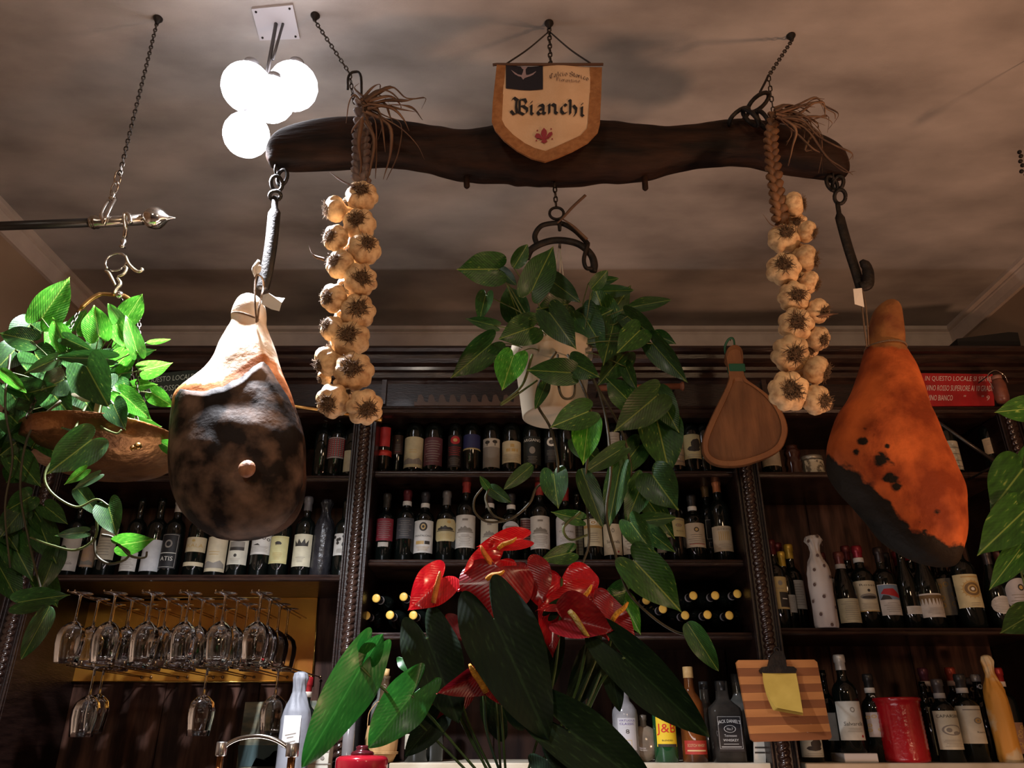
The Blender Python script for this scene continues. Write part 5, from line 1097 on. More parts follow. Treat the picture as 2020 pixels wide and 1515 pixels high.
    if kind == 'pattern':
        r = random.Random(5); return [a_ell(r.uniform(-f,f), r.uniform(H*.1,H*.9), W*.1, H*.07, 3, 10, .6) for _ in range(14)]
    return []
GROUPN = {}
def bottle(label, px, z, Y, top=None, H=None, R=.037, kind='b', lab=None, cap=None, capl=.055, collar=None, band=None, group=None, glass=None, cat='bottle', name='wine_bottle', rz=0, second=None, emblem=None, tilt=0, caprough=.35):
    """lab = (top py, bottom py, width px, colour, art[, shape])"""
    py = (lab[0]+lab[1])/2 if lab else 1000
    Yf = Y-R
    x = P(px, py, Yf).x
    if top: H = max(.2, P(px, top, Y).z-z)
    H = H or .30
    t = thing(name, label, cat, (x, Y, z), group, (tilt, 0, rz))
    gl = link('glass_body', bottle_mesh(kind, R, H, glass or GLASSK), t); ORG[gl.name] = Vector(t.location)
    L_ = lambda nm, VF, mats, par, smooth=True: link(nm, MB().add(*VF).mesh(nm, mats, smooth=smooth), par)
    if lab:
        z1 = P(px, lab[0], Yf).z-z; z0 = max(.004, P(px, lab[1], Yf).z-z); wd = lab[2]*M(py, Yf)
        ang = 2*math.asin(min(.985, wd/2/R)); W = ang*R
        shape = lab[5] if len(lab) > 5 else None; zf = None
        if shape == 'round': zf = lambda u, a, b: ((a+b)/2-(b-a)/2*math.sqrt(max(0, 1-u*u)), (a+b)/2+(b-a)/2*math.sqrt(max(0, 1-u*u)))
        if shape == 'oct': zf = lambda u, a, b: (a+(b-a)*.18*max(0, (abs(u)-.7)/.3), b-(b-a)*.18*max(0, (abs(u)-.7)/.3))
        if shape == 'arch': zf = lambda u, a, b: (a, b-(b-a)*.18*u*u)
        Rl = R if z1 < BODY[kind][3][1]*H else R
        lb = L_('label', wrapped(Rl, W, z0, z1, ns=18, zf=zf), mat('paper_%02x%02x%02x' % tuple(int(k*255) for k in lab[3]), lab[3], .6, col2=tuple(k*.82 for k in lab[3]), scale=30), t)
        A_ = art(lab[4], W, z1-z0, int(px))
        if A_:
            mb = MB()
            for qi, (V, Fc, mi) in enumerate(A_):
                V, Fc = slice_art(V, Fc); ro = R+.0008+.00005*qi
                mb.add([(ro*math.sin(u/R), -ro*math.cos(u/R), z0+v) for u, v in V], Fc, mi)
            link('label_print', mb.mesh('print', [flat(DK), flat(GREY), flat(RED), flat(GOLD, .4), flat((.7,.68,.6)), flat((.16,.22,.30)), flat((.16,.10,.04))], smooth=False), lb)
    if second:
        z1 = P(px, second[0], Yf).z-z; z0 = max(.002, P(px, second[1], Yf).z-z); wd = second[2]*M(py, Yf); W = 2*math.asin(min(.985, wd/2/R))*R
        L_('label', wrapped(R, W, z0, z1), mat('paper_%02x%02x%02x' % tuple(int(k*255) for k in second[3]), second[3], .6), t)
    if cap:
        n = 'foil_%02x%02x%02x' % tuple(int(min(1,k)*255) for k in cap); r = R*.44
        L_('capsule', lathe([(r*.92,H-capl),(r*.95,H-capl+.001),(r*.93,H*.955-.012),(r*1.08,H*.955-.01),(r*1.08,H-.006),(r*.98,H+.0005),(.0001,H+.001)], 20), mat(n, cap, caprough, .35, col2=tuple(k*.7 for k in cap), scale=40), t)
    if collar:
        r = R*.46; L_('neck_band', lathe([(r*.99,H-capl-.006),(r,H-capl-.006),(r,H-capl+.010),(r*.99,H-capl+.0105)], 20), flat(collar, .5), t)
    if emblem:
        r = R*.47; mb = MB(); zc_ = H-capl-.022
        for (V, Fc, mi) in (a_ell(0, 0, .0085, .0085, 0, 14), a_ell(0, .001, .004, .005, 1, 8)):
            mb.add([((r+.0006+mi*.0004)*math.sin(u/r), -(r+.0006+mi*.0004)*math.cos(u/r), zc_+v) for u, v in V], Fc, mi)
        link('neck_seal', mb.mesh('seal', [flat((.65,.62,.55)), flat(DK)], smooth=False), t)
    if band:
        L_('shoulder_band', lathe([(R+.0005, P(px, band[1], Yf).z-z),(R+.0006, P(px, band[0], Yf).z-z)], 24), flat(band[2], .5), t)
    return t
YBt = 2.86
W1, W2, W3, W4 = (.62,.60,.55), (.62,.55,.40), (.50,.40,.20), (.34,.32,.30)
G = 'wine bottles on the top shelf of the centre bay'
def rowbottles(rows, z, Y, G):
    for r in rows:
        kw = dict(r[2]); bottle(r[0], r[1], z, kw.pop('Y', Y), group=G, **kw)
rowbottles([
 ('bottle with red shield neck label and red band beside left carved pillar', 757, dict(R=.030, lab=(842,880,24,(.40,.02,.02),''), band=(887,898,(.42,.03,.02)))),
 ('bottle with dim brown label just right of the red-banded bottle', 784, dict(R=.028, Y=2.93, lab=(858,896,20,(.10,.05,.035),'crest'))),
 ('bottle with very tall plain cream label on top centre shelf', 814, dict(lab=(861,921,37,(.50,.44,.27),'mountains'))),
 ('bottle with tall dark maroon label right of the tall cream one', 853, dict(lab=(862,917,36,(.10,.03,.04),'lines'))),
 ('slim dark bottle with orange-red disc emblem and red print', 896, dict(R=.028, lab=(858,921,27,(.015,.010,.010),'red_disc'))),
 ('dark bottle with blue upper label and gold line', 930, dict(R=.034, lab=(856,883,34,(.02,.025,.10),''), band=(883,886,(.4,.32,.15)))),
 ('bottle with white band of two trees over a grey label', 969, dict(R=.034, lab=(864,921,33,(.50,.46,.38),'trees'))),
 ('bottle with cream label of gold squares on top centre shelf', 1009, dict(lab=(869,912,38,(.55,.48,.30),'squares'))),
 ('dark bottle with arched pale capitals, left of the hanging leaves on top shelf', 1050, dict(lab=(860,916,34,(.012,.016,.014),'argiano'))),
 ('dark bottle with white disc on its label behind the hanging leaves', 1088, dict(R=.030, lab=(862,912,26,(.015,.018,.02),'disc'))),
 ('unlabelled black bottle right of the one with the white disc', 1122, dict(R=.034)),
 ('bottle with whitish narrow label seen between the hanging leaves', 1212, dict(R=.030, lab=(852,914,24,(.38,.35,.30),'lines'))),
 ('black bottle with pale glint left of the big leaves on top shelf', 1241, dict(R=.034, Y=2.88, cap=(.4,.4,.38))),
 ('bottle with small cream label high up behind the leaves', 1299, dict(Y=2.97, lab=(836,900,28,(.5,.46,.34),'lines'))),
 ('bottle with tall pale tan label left of the engraved-label bottle', 1335, dict(R=.034, lab=(854,917,31,(.42,.34,.22),'dots'))),
 ('bottle with cream engraved label next to the wooden paddle board', 1369, dict(lab=(856,904,38,(.48,.42,.22),'eagle'))),
 ('black bottle mostly hidden behind the left edge of paddle board', 1408, dict(R=.034)),
], Z_A, YBt, G)
G = 'wine bottles on the middle shelf of the centre bay'
RC = (.30,.035,.03)
rowbottles([
 ('bottle with dark red label and white print by left carved pillar', 757, dict(top=975, R=.034, lab=(1022,1066,33,(.22,.02,.03),'lines'), second=(1069,1078,20,(.4,.36,.3)), cap=(.04,.035,.03))),
 ('bottle with dark grey label and white neck ring beside the red-labelled one', 798, dict(top=968, lab=(1021,1062,33,(.05,.05,.055),'lines'), cap=(.10,.015,.02), collar=W1)),
 ('bottle with white label bearing a black oval crest, third on middle shelf', 834, dict(top=972, lab=(1026,1090,37,W1,'coat'), cap=(.03,.03,.035), collar=W1)),
 ('bottle with eight-sided cream label of a farmhouse', 878, dict(top=970, lab=(1023,1067,39,(.50,.42,.22),'octagon','oct'), cap=(.16,.15,.14))),
 ('tall bottle with red capsule and large white engraved label above the red flowers', 917, dict(top=946, lab=(1015,1080,39,W1,'castle'), cap=RC)),
 ('bottle with white ring cap and pale label right of the tall red-capped one', 965, dict(top=972, lab=(1024,1090,34,(.55,.53,.42),'castle'), cap=(.03,.02,.02), collar=W1)),
 ('bottle with bluish white arched label behind the top red flower', 1008, dict(top=975, lab=(1028,1080,33,(.50,.52,.55),'landscape','arch'), cap=(.03,.03,.03), collar=W1)),
 ('bottle with red and white checked label squeezed between neighbours', 1037, dict(Y=2.93, R=.030, top=985, lab=(1022,1072,22,(.5,.45,.42),'grid'))),
 ('bottle with red capsule and white engraved label left of the vine loop', 1066, dict(top=951, lab=(1017,1082,38,W1,'castle'), cap=RC)),
 ('bottle with arch-topped white label and red capsule behind the vine', 1117, dict(top=962, lab=(1010,1075,38,(.60,.60,.60),'roundtop','arch'), cap=(.25,.02,.02))),
 ('bottle with plain cream label behind the arch-labelled one', 1142, dict(Y=2.95, lab=(1030,1095,22,(.50,.46,.32),'lines'))),
 ('bottle with round white crest and brown band on its label among the vines', 1171, dict(lab=(1023,1077,36,(.56,.52,.36),'emblem_brown'))),
 ('bottle with tall cream script label between two stems', 1210, dict(lab=(1033,1094,36,(.60,.55,.42),'script'))),
 ('bottle with tall white label half behind the dark stem', 1247, dict(lab=(1030,1093,34,(.60,.56,.46),'lines'))),
 ('bottle with pale blue-grey high label behind the leaves', 1291, dict(Y=2.96, lab=(985,1030,32,(.30,.34,.34),'lines'))),
 ('bottle with grey-cream label left of the yellow-cream labelled one', 1308, dict(R=.032, Y=2.9, lab=(1033,1090,24,(.40,.39,.33),'lines'))),
 ('bottle with yellowish cream label and small oval emblem', 1335, dict(lab=(1021,1058,38,(.52,.45,.22),'seal'))),
 ('bottle with white screw ring and cream crest label', 1375, dict(top=978, lab=(1031,1079,40,(.52,.44,.33),'crest'), cap=(.03,.03,.03), collar=W1)),
 ('black bottle with white outlined panels and brown capsule', 1404, dict(Y=2.92, top=955, R=.034, lab=(1024,1082,20,(.010,.010,.010),'window'), cap=(.20,.12,.05))),
 ('bottle with copper capsule and pale label of gold bars by right pillar', 1430, dict(top=945, lab=(1037,1087,44,(.52,.44,.32),'bars'), cap=(.50,.18,.07))),
], Z_B, YBt, G)
G = 'wine bottles on the upper shelf of the left bay'
rowbottles([
 ('dark bottle with a long bright glint right of the dark ham', 620, dict(R=.034)),
 ('bottle with grey woven-pattern label left of the carved pillar', 661, dict(lab=(862,903,36,(.30,.25,.25),'grid'))),
 ('bottle with plain cream label half hidden by left carved pillar', 690, dict(lab=(888,930,26,(.48,.42,.28),''))),
 ('unlabelled black bottle behind the dark ham on the upper left shelf', 560, dict(R=.036)),
], Z_L1, YBt, G)
G = 'wine bottles on the lower shelf of the left bay'
rowbottles([
 ('bottle with white palm-tree label at the left end of the left shelf', 129, dict(lab=(1058,1125,38,(.52,.50,.46),'palm'))),
 ('bottle with peach and brown landscape label, second from left', 166, dict(R=.034, Y=2.9, lab=(1075,1118,32,(.45,.30,.20),'mountains'))),
 ('bottle with tall cream label under the hanging vine, third from left', 205, dict(lab=(1040,1103,36,(.52,.48,.36),'lines'))),
 ('bottle with white label just below the bright green leaf', 249, dict(R=.034, lab=(1088,1126,32,W1,'lines'))),
 ('bottle with tall bluish white plain label right of the bright leaf', 292, dict(lab=(1064,1126,40,(.56,.57,.58),''))),
 ('black bottle with white framed label and silver capsule', 330, dict(top=984, lab=(1052,1121,34,(.012,.012,.013),'whiteframe'), cap=(.55,.53,.50))),
 ('bottle with cream neck-high label and a cream stripe below the ham', 381, dict(lab=(1059,1088,40,(.58,.48,.30),'skala'), second=(1108,1116,40,(.55,.46,.30)))),
 ('bottle with tall plain cream label showing small hills', 421, dict(lab=(1058,1127,40,(.58,.50,.34),'mountains'))),
 ('bottle with cream label and small blue sea picture', 465, dict(lab=(1058,1113,38,(.60,.57,.46),'landscape'))),
 ('bottle with white label of two rings and dark script', 511, dict(lab=(1052,1093,40,W1,'two_rings'))),
 ('bottle with red capsule and yellow-cream framed boar label', 547, dict(top=990, lab=(1057,1111,35,(.58,.54,.26),'boar'), cap=(.42,.02,.03))),
 ('bottle with dark crown on cream label and grey capsule', 593, dict(top=981, lab=(1053,1117,36,(.62,.58,.42),'crown'), cap=(.16,.16,.18))),
 ('bottle with black and white cow-spot label by left carved pillar', 673, dict(R=.036, lab=(1052,1095,32,W1,'cow'))),
 ('black bottle behind the palm-tree and peach labelled bottles', 148, dict(R=.034, Y=3.0)),
], Z_L2, YBt, G)
# black plastic wrapped bottle
def wrapped_bottle(label, px, z, Y, top, R, m, group, dots=None, seed=1, crown=1.0, print_=None):
    H = P(px, top, Y).z-z; x = P(px, top+60, Y).x; t = thing('wrapped_bottle', label, 'bottle', (x, Y, z), group)
    prof_ = [(.001,0),(R*.95,.0),(R,.01),(R*1.0,H*.58),(R*.9,H*.66),(R*.55,H*.76),(R*.42,H*.82),(R*.45,H*.88),(R*.62*crown,H*.94),(R*.5*crown,H*.985),(R*.2,H),(.001,H*.99)]
    nn = 40; q = []
    for i in range(len(prof_)-1):
        for k in range(4): f = k/4; q.append((prof_[i][0]*(1-f)+prof_[i+1][0]*f, prof_[i][1]*(1-f)+prof_[i+1][1]*f))
    q.append(prof_[-1]); V, Fc = lathe(q, nn)
    V = [v*1.0+Vector((v.x, v.y, 0))*(.16*noise.noise(Vector((math.atan2(v.y, v.x)*2.2+seed, v.z*22, seed)))+.05*math.sin(math.atan2(v.y, v.x)*9+v.z*90))*(1.4 if v.z > H*.7 else .55) for v in V]
    V = [Vector((v.x, v.y, max(0, v.z))) for v in V]
    link('wrapping', MB().add(V, Fc).mesh('wrapping', m), t)
    return t, H
wrapped_bottle('bottle wrapped in crumpled black plastic on the lower left shelf', 640, Z_L2, YBt, 985, .038, mat('black_plastic', (.03,.03,.035), .25, col2=(.015,.015,.018), scale=20, bump=.8), G)
G = 'wine bottles on the upper shelf of the right bay'
rowbottles([
 ('bottle with cream label peeping under the paddle board', 1526, dict(lab=(888,918,40,(.48,.42,.32),'lines'))),
 ('bottle with white spotted label right of the reddish ham', 1884, dict(lab=(869,926,34,(.55,.50,.38),'dots'))),
 ('bottle with small tan label by the far right pillar', 1968, dict(lab=(862,893,38,(.50,.38,.24),'lines'))),
], Z_R1, YBt, G)
c = P(1567, 925, YBt); t = thing('glazed_bottle', 'small glossy brown bulging bottle right of the paddle board', 'bottle', (c.x, YBt, Z_R1), G)
s = M(900, YBt)
MB().add(*lathe([(.001,0),(17*s,0),(18*s,8*s),(15*s,18*s),(17*s,26*s),(15*s,36*s),(13*s,41*s),(16*s,48*s),(14*s,56*s),(11*s,60*s),(13*s,64*s),(.001,66*s)], 24, (c.x, YBt, Z_R1))).build('glass_body', mat('brown_glaze', (.05,.018,.012), .12, coat=.5), t)
c = P(1603, 925, YBt); t = thing('preserve_jar', 'squat glass jar with pale picture label left of the reddish ham', 'jar', (c.x, YBt, Z_R1))
MB().add(*lathe([(.001,0),(21*s,0),(22*s,3*s),(22*s,32*s),(20*s,35*s),(20*s,38*s)], 24, (c.x, YBt, Z_R1))).build('jar_body', mat('jar_dark_glass', (.10,.09,.07), .1), t)
MB().add(*lathe([(20.5*s,34*s),(21.5*s,35*s),(21.5*s,41*s),(19*s,42*s),(.001,42*s)], 24, (c.x, YBt, Z_R1))).build('lid', mat('jar_lid', (.35,.32,.26), .35, .6), t)
V, Fc = wrapped(22*s, 44*s, 2*s, 31*s); lb = MB().add([Vector(v)+Vector((c.x, YBt, Z_R1)) for v in V], Fc).build('label', mat('jar_paper', (.50,.45,.33), .6, col2=(.12,.10,.07), scale=55, contrast=(.5,.62)), t)
# right bay big row
G = 'wine bottles on the lower shelf of the right bay'
DR = (.10,.012,.015); MR = (.20,.02,.03)
YR2 = 2.85
rowbottles([
 ('bottle with gold-cream label and black panel next to right carved pillar', 1540, dict(top=1066, Y=YR2, lab=(1137,1201,36,(.50,.38,.16),'black_panel'), cap=DR, R=.036)),
 ('bottle with bright gold foil neck behind the polka-dot bottle', 1575, dict(top=1075, Y=2.95, lab=(1144,1201,34,(.42,.40,.34),'lines'), cap=(.60,.38,.05))),
 ('shorter bottle with yellow-gold foil neck left of the polka-dot bottle', 1560, dict(top=1089, Y=2.90, R=.032, lab=(1173,1208,26,(.42,.42,.38),'lines'), cap=(.65,.42,.06))),
 ('bottle with brown capsule and white label with a dark letter', 1638, dict(top=1092, Y=2.90, lab=(1141,1189,36,W1,'W'), cap=(.12,.03,.03))),
 ('tall bottle with dull red capsule standing in the second rank', 1660, dict(top=1078, Y=2.96, cap=(.16,.03,.03))),
 ('burgundy-shaped bottle with low cream label right of polka-dot bottle', 1682, dict(top=1090, kind='u', Y=YR2, lab=(1180,1228,42,(.50,.46,.30),'lines'), cap=(.18,.05,.04), collar=(.4,.36,.32), R=.040)),
 ('bottle with oval villa engraving and red capsule with white ring', 1716, dict(top=1078, Y=2.87, lab=(1145,1206,42,(.60,.54,.38),'villa'), cap=(.30,.02,.035), collar=W1, R=.040)),
 ('bottle with black capsule behind the villa label and red-hill label', 1735, dict(top=1092, Y=2.98, cap=(.02,.02,.022))),
 ('bottle with red hill painting label and dark capsule', 1761, dict(top=1081, Y=2.86, lab=(1152,1213,40,(.55,.52,.48),'red_hill'), cap=(.03,.022,.02), R=.040)),
 ('bottle with wine-red capsule between red-hill label and bright red capsule', 1757, dict(top=1089, Y=3.02, cap=MR)),
 ('bottle with bright red capsule in front of the reddish ham tip', 1781, dict(top=1078, Y=2.97, cap=(.32,.02,.03))),
 ('bottle with red capsule and white seal under the ham tip', 1802, dict(top=1092, Y=2.93, cap=(.24,.03,.04), collar=(.5,.46,.42))),
 ('dark bottle with small low white label left of the spiked label', 1808, dict(Y=2.86, kind='u', lab=(1195,1211,30,W1,'lines'))),
 ('bottle with white label fringed by dark spikes', 1847, dict(Y=2.84, kind='u', lab=(1170,1217,44,(.60,.57,.52),'spikes'), R=.041)),
 ('bottle turned aside with mottled grey-tan label behind the sun label', 1881, dict(Y=2.92, lab=(1140,1213,38,(.30,.27,.20),'pattern'))),
 ('bottle with large yellow-cream sunburst label right of the ham tip', 1920, dict(top=1056, Y=2.84, lab=(1132,1198,49,(.60,.53,.30),'sun'), cap=(.035,.02,.02), R=.044)),
 ('bottle with oval white label beside the right-hand leaves', 1982, dict(top=1085, Y=2.86, kind='u', lab=(1175,1211,38,(.50,.49,.46),'lines','round'), cap=(.05,.04,.04))),
 ('bottle with large round white label cut by the right edge', 2018, dict(Y=2.84, kind='u', lab=(1140,1207,46,(.42,.41,.42),'crest','round'), R=.042)),
 ('dark bottle with brown capsule behind the right-hand leaves', 1955, dict(top=1088, Y=2.96, cap=(.10,.04,.03))),
 ('black bottle at the back between pillar and gold-foil necks', 1528, dict(top=1072, Y=3.0, cap=(.12,.015,.02))),
 ('plain black bottle left of the bottle with spiked label, back rank', 1826, dict(top=1098, Y=3.0)),
 ('dark bottle in the back rank right of the sunburst label', 1995, dict(top=1082, Y=2.98, cap=(.03,.03,.03))),
], Z_R2, YR2, G)
t, H = wrapped_bottle('bottle wrapped in white paper with brown polka dots', 1612, Z_R2, 2.80, 1056, .040, mat('white_paper', (.55,.50,.46), .7, col2=(.48,.43,.40), scale=10, bump=.3), G, crown=1.25, seed=3)
mb = MB(); o = Vector(t.location); r_ = random.Random(2)
R = .040
for i, (u, v) in enumerate([(-.75,.92),(.55,.88),(-.1,.76),(.7,.72),(-.55,.6),(.45,.52),(-.65,.44),(.8,.36),(-.2,.31),(.5,.2),(-.55,.13),(.9,.1),(0,.02),(-.95,.27),(.15,.97),(.2,.64)]):
    rr_ = R*(1.1 if v < .6 else .95 if v < .68 else .62 if v < .82 else .75)+.002; a0_ = u*1.25
    V = [(0,0,0)]; k = 12; z_ = v*H
    V = [(rr_*math.sin(a0_), -rr_*math.cos(a0_)-.001, z_)]
    for j in range(k):
        a = 2*PI*j/k; uu = a0_+.0056*math.cos(a)/rr_; V.append((rr_*math.sin(uu), -rr_*math.cos(uu)-.001, min(H*.99, max(.001, z_+.0062*math.sin(a)))))
    mb.add(V, [(0, 1+j, 1+(j+1)%k) for j in range(k)])
link('polka_dots', mb.mesh('dots', flat((.10,.06,.05), .7)), t)
# lying bottles with yellow caps
G = 'bottles lying in the centre bay with yellow caps outward'
lie = [(742,1178,'upper row left of the red flowers, leftmost'),(796,1178,'upper row left of the red flowers, nearest the flowers'),(722,1215,'lower row left of the red flowers, leftmost'),(769,1215,'lower row left of the red flowers, nearest the flowers'),
 (1308,1201,'first right of flowers, half behind big leaf'),(1352,1214,'lower row right of the flowers, leftmost'),(1396,1211,'lower row right of the flowers, second'),(1439,1211,'lower row right of the flowers, third'),(1483,1211,'lower row right of the flowers, next to pillar'),
 (1368,1174,'upper row right of the flowers, leftmost'),(1411,1172,'upper row right of the flowers, middle'),(1455,1171,'upper row right of the flowers, next to pillar'),(815,1215,'lower row, mostly behind left red flower'),(1275,1185,'dim one deep behind the curling leaf')]
ly = {}
first = None
def lying():
    R, H = .030, .29
    t = thing('lying_bottle', 'x', 'bottle', (0,0,0), G)
    rot = Matrix.Rotation(PI/2, 4, 'X')       # neck towards the guests (-Y)
    V, Fc = xf(lathe([(max(1e-5, r*R*1.15), z*H) for r, z in BODY['b']], 22), rot); link('glass_body', MB().add(V, Fc).mesh('g', GLASSK), t)
    r = R*.47; V, Fc = xf(lathe([(r,H-.05),(r*1.0,H-.012),(r*1.1,H-.011),(r*1.1,H-.001),(r*.95,H+.001)], 20), rot); link('dark_sleeve', MB().add(V, Fc).mesh('g', mat('sleeve', (.03,.02,.025), .25)), t)
    V, Fc = xf(lathe([(r*1.02,H-.004),(r*1.08,H+.001),(r*.9,H+.003),(r*.4,H+.0035),(.0001,H+.0035)], 20), rot); link('yellow_cap', MB().add(V, Fc).mesh('g', mat('yellow_cap', (.85,.58,.12), .4, col2=(.75,.46,.08), scale=60)), t)
    V, Fc = xf(lathe([(r*1.02,H-.058),(r*1.03,H-.054),(r*1.03,H-.046)], 20), rot); link('neck_ring', MB().add(V, Fc).mesh('g', flat((.3,.28,.28), .4)), t)
    return t
def copy_tree(o, parent=None):
    c = o.copy(); COL.objects.link(c)
    if parent: c.parent = parent
    for ch_ in o.children: copy_tree(ch_, c)
    return c
proto = lying()
for i, (x, y, s_) in enumerate(lie):
    o = proto if i == 0 else copy_tree(proto)
    Yc = 2.835 if i < 13 else 2.93
    p = P(x, y, Yc); o.location = (p.x, p.y+.291, max(p.z, Z_C+.036)); o['label'] = 'lying bottle with round yellow cap, '+s_
    o.rotation_euler = (random.uniform(-.02,.02), 0, -.12+random.uniform(-.02,.02) if x < 1000 else .0)
    if x > 1000: o.rotation_euler[2] = random.uniform(.10,.14)
    o.location.x += math.sin(o.rotation_euler[2])*-.291
# ---- bottles on the marble ledge
G = 'bottles on the marble ledge of the right bay'
YQ = 2.86
rowbottles([
 ('bottle with greenish white label just under the striped board', 1607, dict(lab=(1450,1494,50,(.50,.52,.44),'eagle'), Y=2.84, top=1318)),
 ('dark bottle with pale label between board and white-capped bottle', 1645, dict(lab=(1406,1461,26,(.38,.38,.34),''), Y=2.92, R=.033, top=1322)),
 ('white-capped bottle with big white script label standing on a white box', 1688, dict(lab=(1401,1479,50,(.62,.62,.56),'script'), top=1309, cap=(.62,.60,.55), capl=.05, R=.041, Y=2.83)),
 ('bottle with white neck ring and pinkish label left of the red crock', 1737, dict(lab=(1405,1454,40,(.46,.40,.38),'pattern'), top=1330, cap=(.03,.03,.03), collar=W1, emblem=1)),
 ('bottle with dark red capsule and white band behind the red crock', 1762, dict(top=1318, Y=2.93, cap=(.13,.04,.06), collar=(.5,.46,.42))),
 ('bottle with bright red and copper capsule behind the red crock', 1812, dict(top=1317, Y=2.93, cap=(.42,.07,.04), collar=(.5,.36,.26))),
 ('bottle with black and white capsule and round neck seal right of crock', 1856, dict(top=1331, Y=2.91, cap=(.45,.43,.40), capl=.018, emblem=1)),
 ('bottle with round neck seal behind the crock, slightly lower', 1841, dict(top=1337, Y=3.0, cap=(.3,.29,.27), capl=.018, emblem=1)),
 ('bottle with pale engraved label headed by black capitals', 1880, dict(lab=(1402,1479,52,(.58,.55,.42),'caparsa'), Y=2.83, R=.040, top=1340, cap=(.10,.09,.09), collar=(.35,.34,.33))),
 ('bottle with large off-white seal label left of the paper-wrapped one', 1926, dict(lab=(1392,1467,54,(.60,.57,.46),'seal'), Y=2.85, R=.041, top=1330, cap=(.05,.05,.05), collar=(.5,.49,.46))),
 ('dark bottle with maroon capsule behind the paper-wrapped one', 1970, dict(top=1330, Y=2.95, cap=(.22,.04,.06), collar=(.45,.4,.38))),
 ('bottle with red neck and brown lace-pattern label at right edge', 2012, dict(lab=(1425,1487,40,(.30,.17,.11),'pattern'), top=1318, Y=2.86, cap=(.35,.03,.03), collar=(.6,.55,.5))),
 ('slim bottle with gold-edged label right of the red crock', 1846, dict(lab=(1395,1490,12,(.5,.42,.2),''), Y=2.9, R=.03, top=1345)),
], Z_LEDGE+.0, YQ, G)
for o in list(bpy.data.objects):
    if o.get('label', '').startswith('white-capped bottle with big'): o.location.z += .028; WB = o
p = P(1688, 1500, 2.83); q = MB().add(*bbox(p.x-.055, p.x+.055, 2.78, 2.90, Z_LEDGE, Z_LEDGE+.0275, .002)).build('white_box', flat((.55,.57,.60), .5), smooth=False); tag(q, 'small white box under the white-capped bottle', 'box')
# red ribbed crock
c = P(1796, 1500, 2.80); s = M(1450, 2.80); prf = [(.001,0),(40*s,0),(42*s,3*s)]
for i in range(26):
    z_ = 4+i*4; prf += [((42.2+.9*(i%2)-.03*i)*s, z_*s)]
prf += [(43*s,109*s),(46*s,112*s),(45*s,117*s),(41*s,117*s),(39*s,110*s),(37*s,20*s),(.001,18*s)]
cr = thing('red_crock', 'glossy red ribbed ceramic crock on the marble ledge', 'crock', (c.x, 2.82, Z_LEDGE))
MB().add(*lathe(prf, 44, (c.x, 2.82, Z_LEDGE))).build('crock_body', mat('red_glaze', (.34,.006,.012), .18, coat=.6, col2=(.30,.008,.012), scale=14, bump=.5, bscale=60), cr)
# orange paper wrapped bottle
t, H = wrapped_bottle('bottle wrapped in orange and cream paper with twisted clear top', 1958, Z_LEDGE, 2.83, 1292, .036, mat('orange_paper', (.62,.30,.05), .55, col2=(.62,.50,.30), scale=7, contrast=(.5,.56), bump=.5), G, crown=.9, seed=9)
# ---- centre ledge bottles
G = 'spirit bottles on the marble ledge of the centre bay'
YM = 2.84
CLR = mat('bottle_clear_grey', (.20,.20,.18), .08, col2=(.10,.10,.09), scale=20, spec=.8)
def spirit(label, px, top, bot, rpx, neck, m, parts, kind='round', Y=YM, sq=2.0):
    s = M((top+bot)/2, Y); x = P(px, (top+bot)/2+20, Y).x; H = P(px, top, Y).z-Z_LEDGE; R = rpx*s
    t = thing('spirit_bottle', label, 'bottle', (x, Y, Z_LEDGE), G)
    rg = [(z*H, r*R) for z, r in neck]
    V, Fc = ring_loft([(Vector((0,0,z)), r, r) for z, r in rg], 32, 'z', sq); link('glass_body', MB().add(V, Fc).mesh('body', m), t)
    for nm, a, b, rr_, mm in parts:
        link(nm, MB().add(*lathe([(rr_*R*.98,a*H),(rr_*R,a*H+.0005),(rr_*R,b*H),(rr_*R*.9,b*H+.001),(.0001,b*H+.001)] , 24)).mesh(nm, mm), t)
    return t, H, R
def flatlabel(t, R, z0, z1, w_, colr, arts, curve=True):
    if curve:
        lb = link('label', MB().add(*wrapped(R, w_, z0, z1, .0006, 16)).mesh('label', flat(colr, .5)), t); f = lambda u, v: ((R+.0013)*math.sin(u/R), -(R+.0013)*math.cos(u/R), z0+v)
    else:
        lb = link('label', MB().add(*box(-w_/2, w_/2, -R-.0012, -R-.0002, z0, z1)).mesh('label', flat(colr, .5), smooth=False), t); f = lambda u, v: (u, -R-.0020, z0+v)
    cols = []; mb = MB()
    for qi, (V, Fc, ccol) in enumerate(arts):
        if ccol not in cols: cols.append(ccol)
        V, Fc = slice_art(V, Fc); mb.add([Vector(f(u, v))+Vector((0, -.00004*qi, 0)) for u, v in V], Fc, cols.index(ccol))
    if cols: link('label_print', mb.mesh('print', [flat(k) for k in cols], smooth=False), lb)
NK = [(0,.94),(.008,1),(.56,1),(.62,.95),(.68,.72),(.73,.46),(.78,.40),(.98,.38),(1,.37)]
t, H, R = spirit('green glass bottle with yellow label and big red letters', 1311, 1330, 1504, 23, NK, mat('green_glass', (.01,.06,.02), .06, spec=.8), [('screw_cap',.86,1.0,.44,flat((.5,.4,.1),.4))])
lw, lh = R*1.9, .33*H
flatlabel(t, R, .17*H, .54*H, lw, (.72,.50,.02), [(*a_text('J&B', 0, .19*H, lw*.85, .13*H)[:2], (.55,.02,.01)), (*a_text('RARE', 0, .30*H, lw*.4, .02*H)[:2], DK), (*a_text('BLENDED', 0, .07*H, lw*.5, .016*H)[:2], DK), (*a_rect(-lw*.45, .0, lw*.45, .030*H)[:2], DK)])
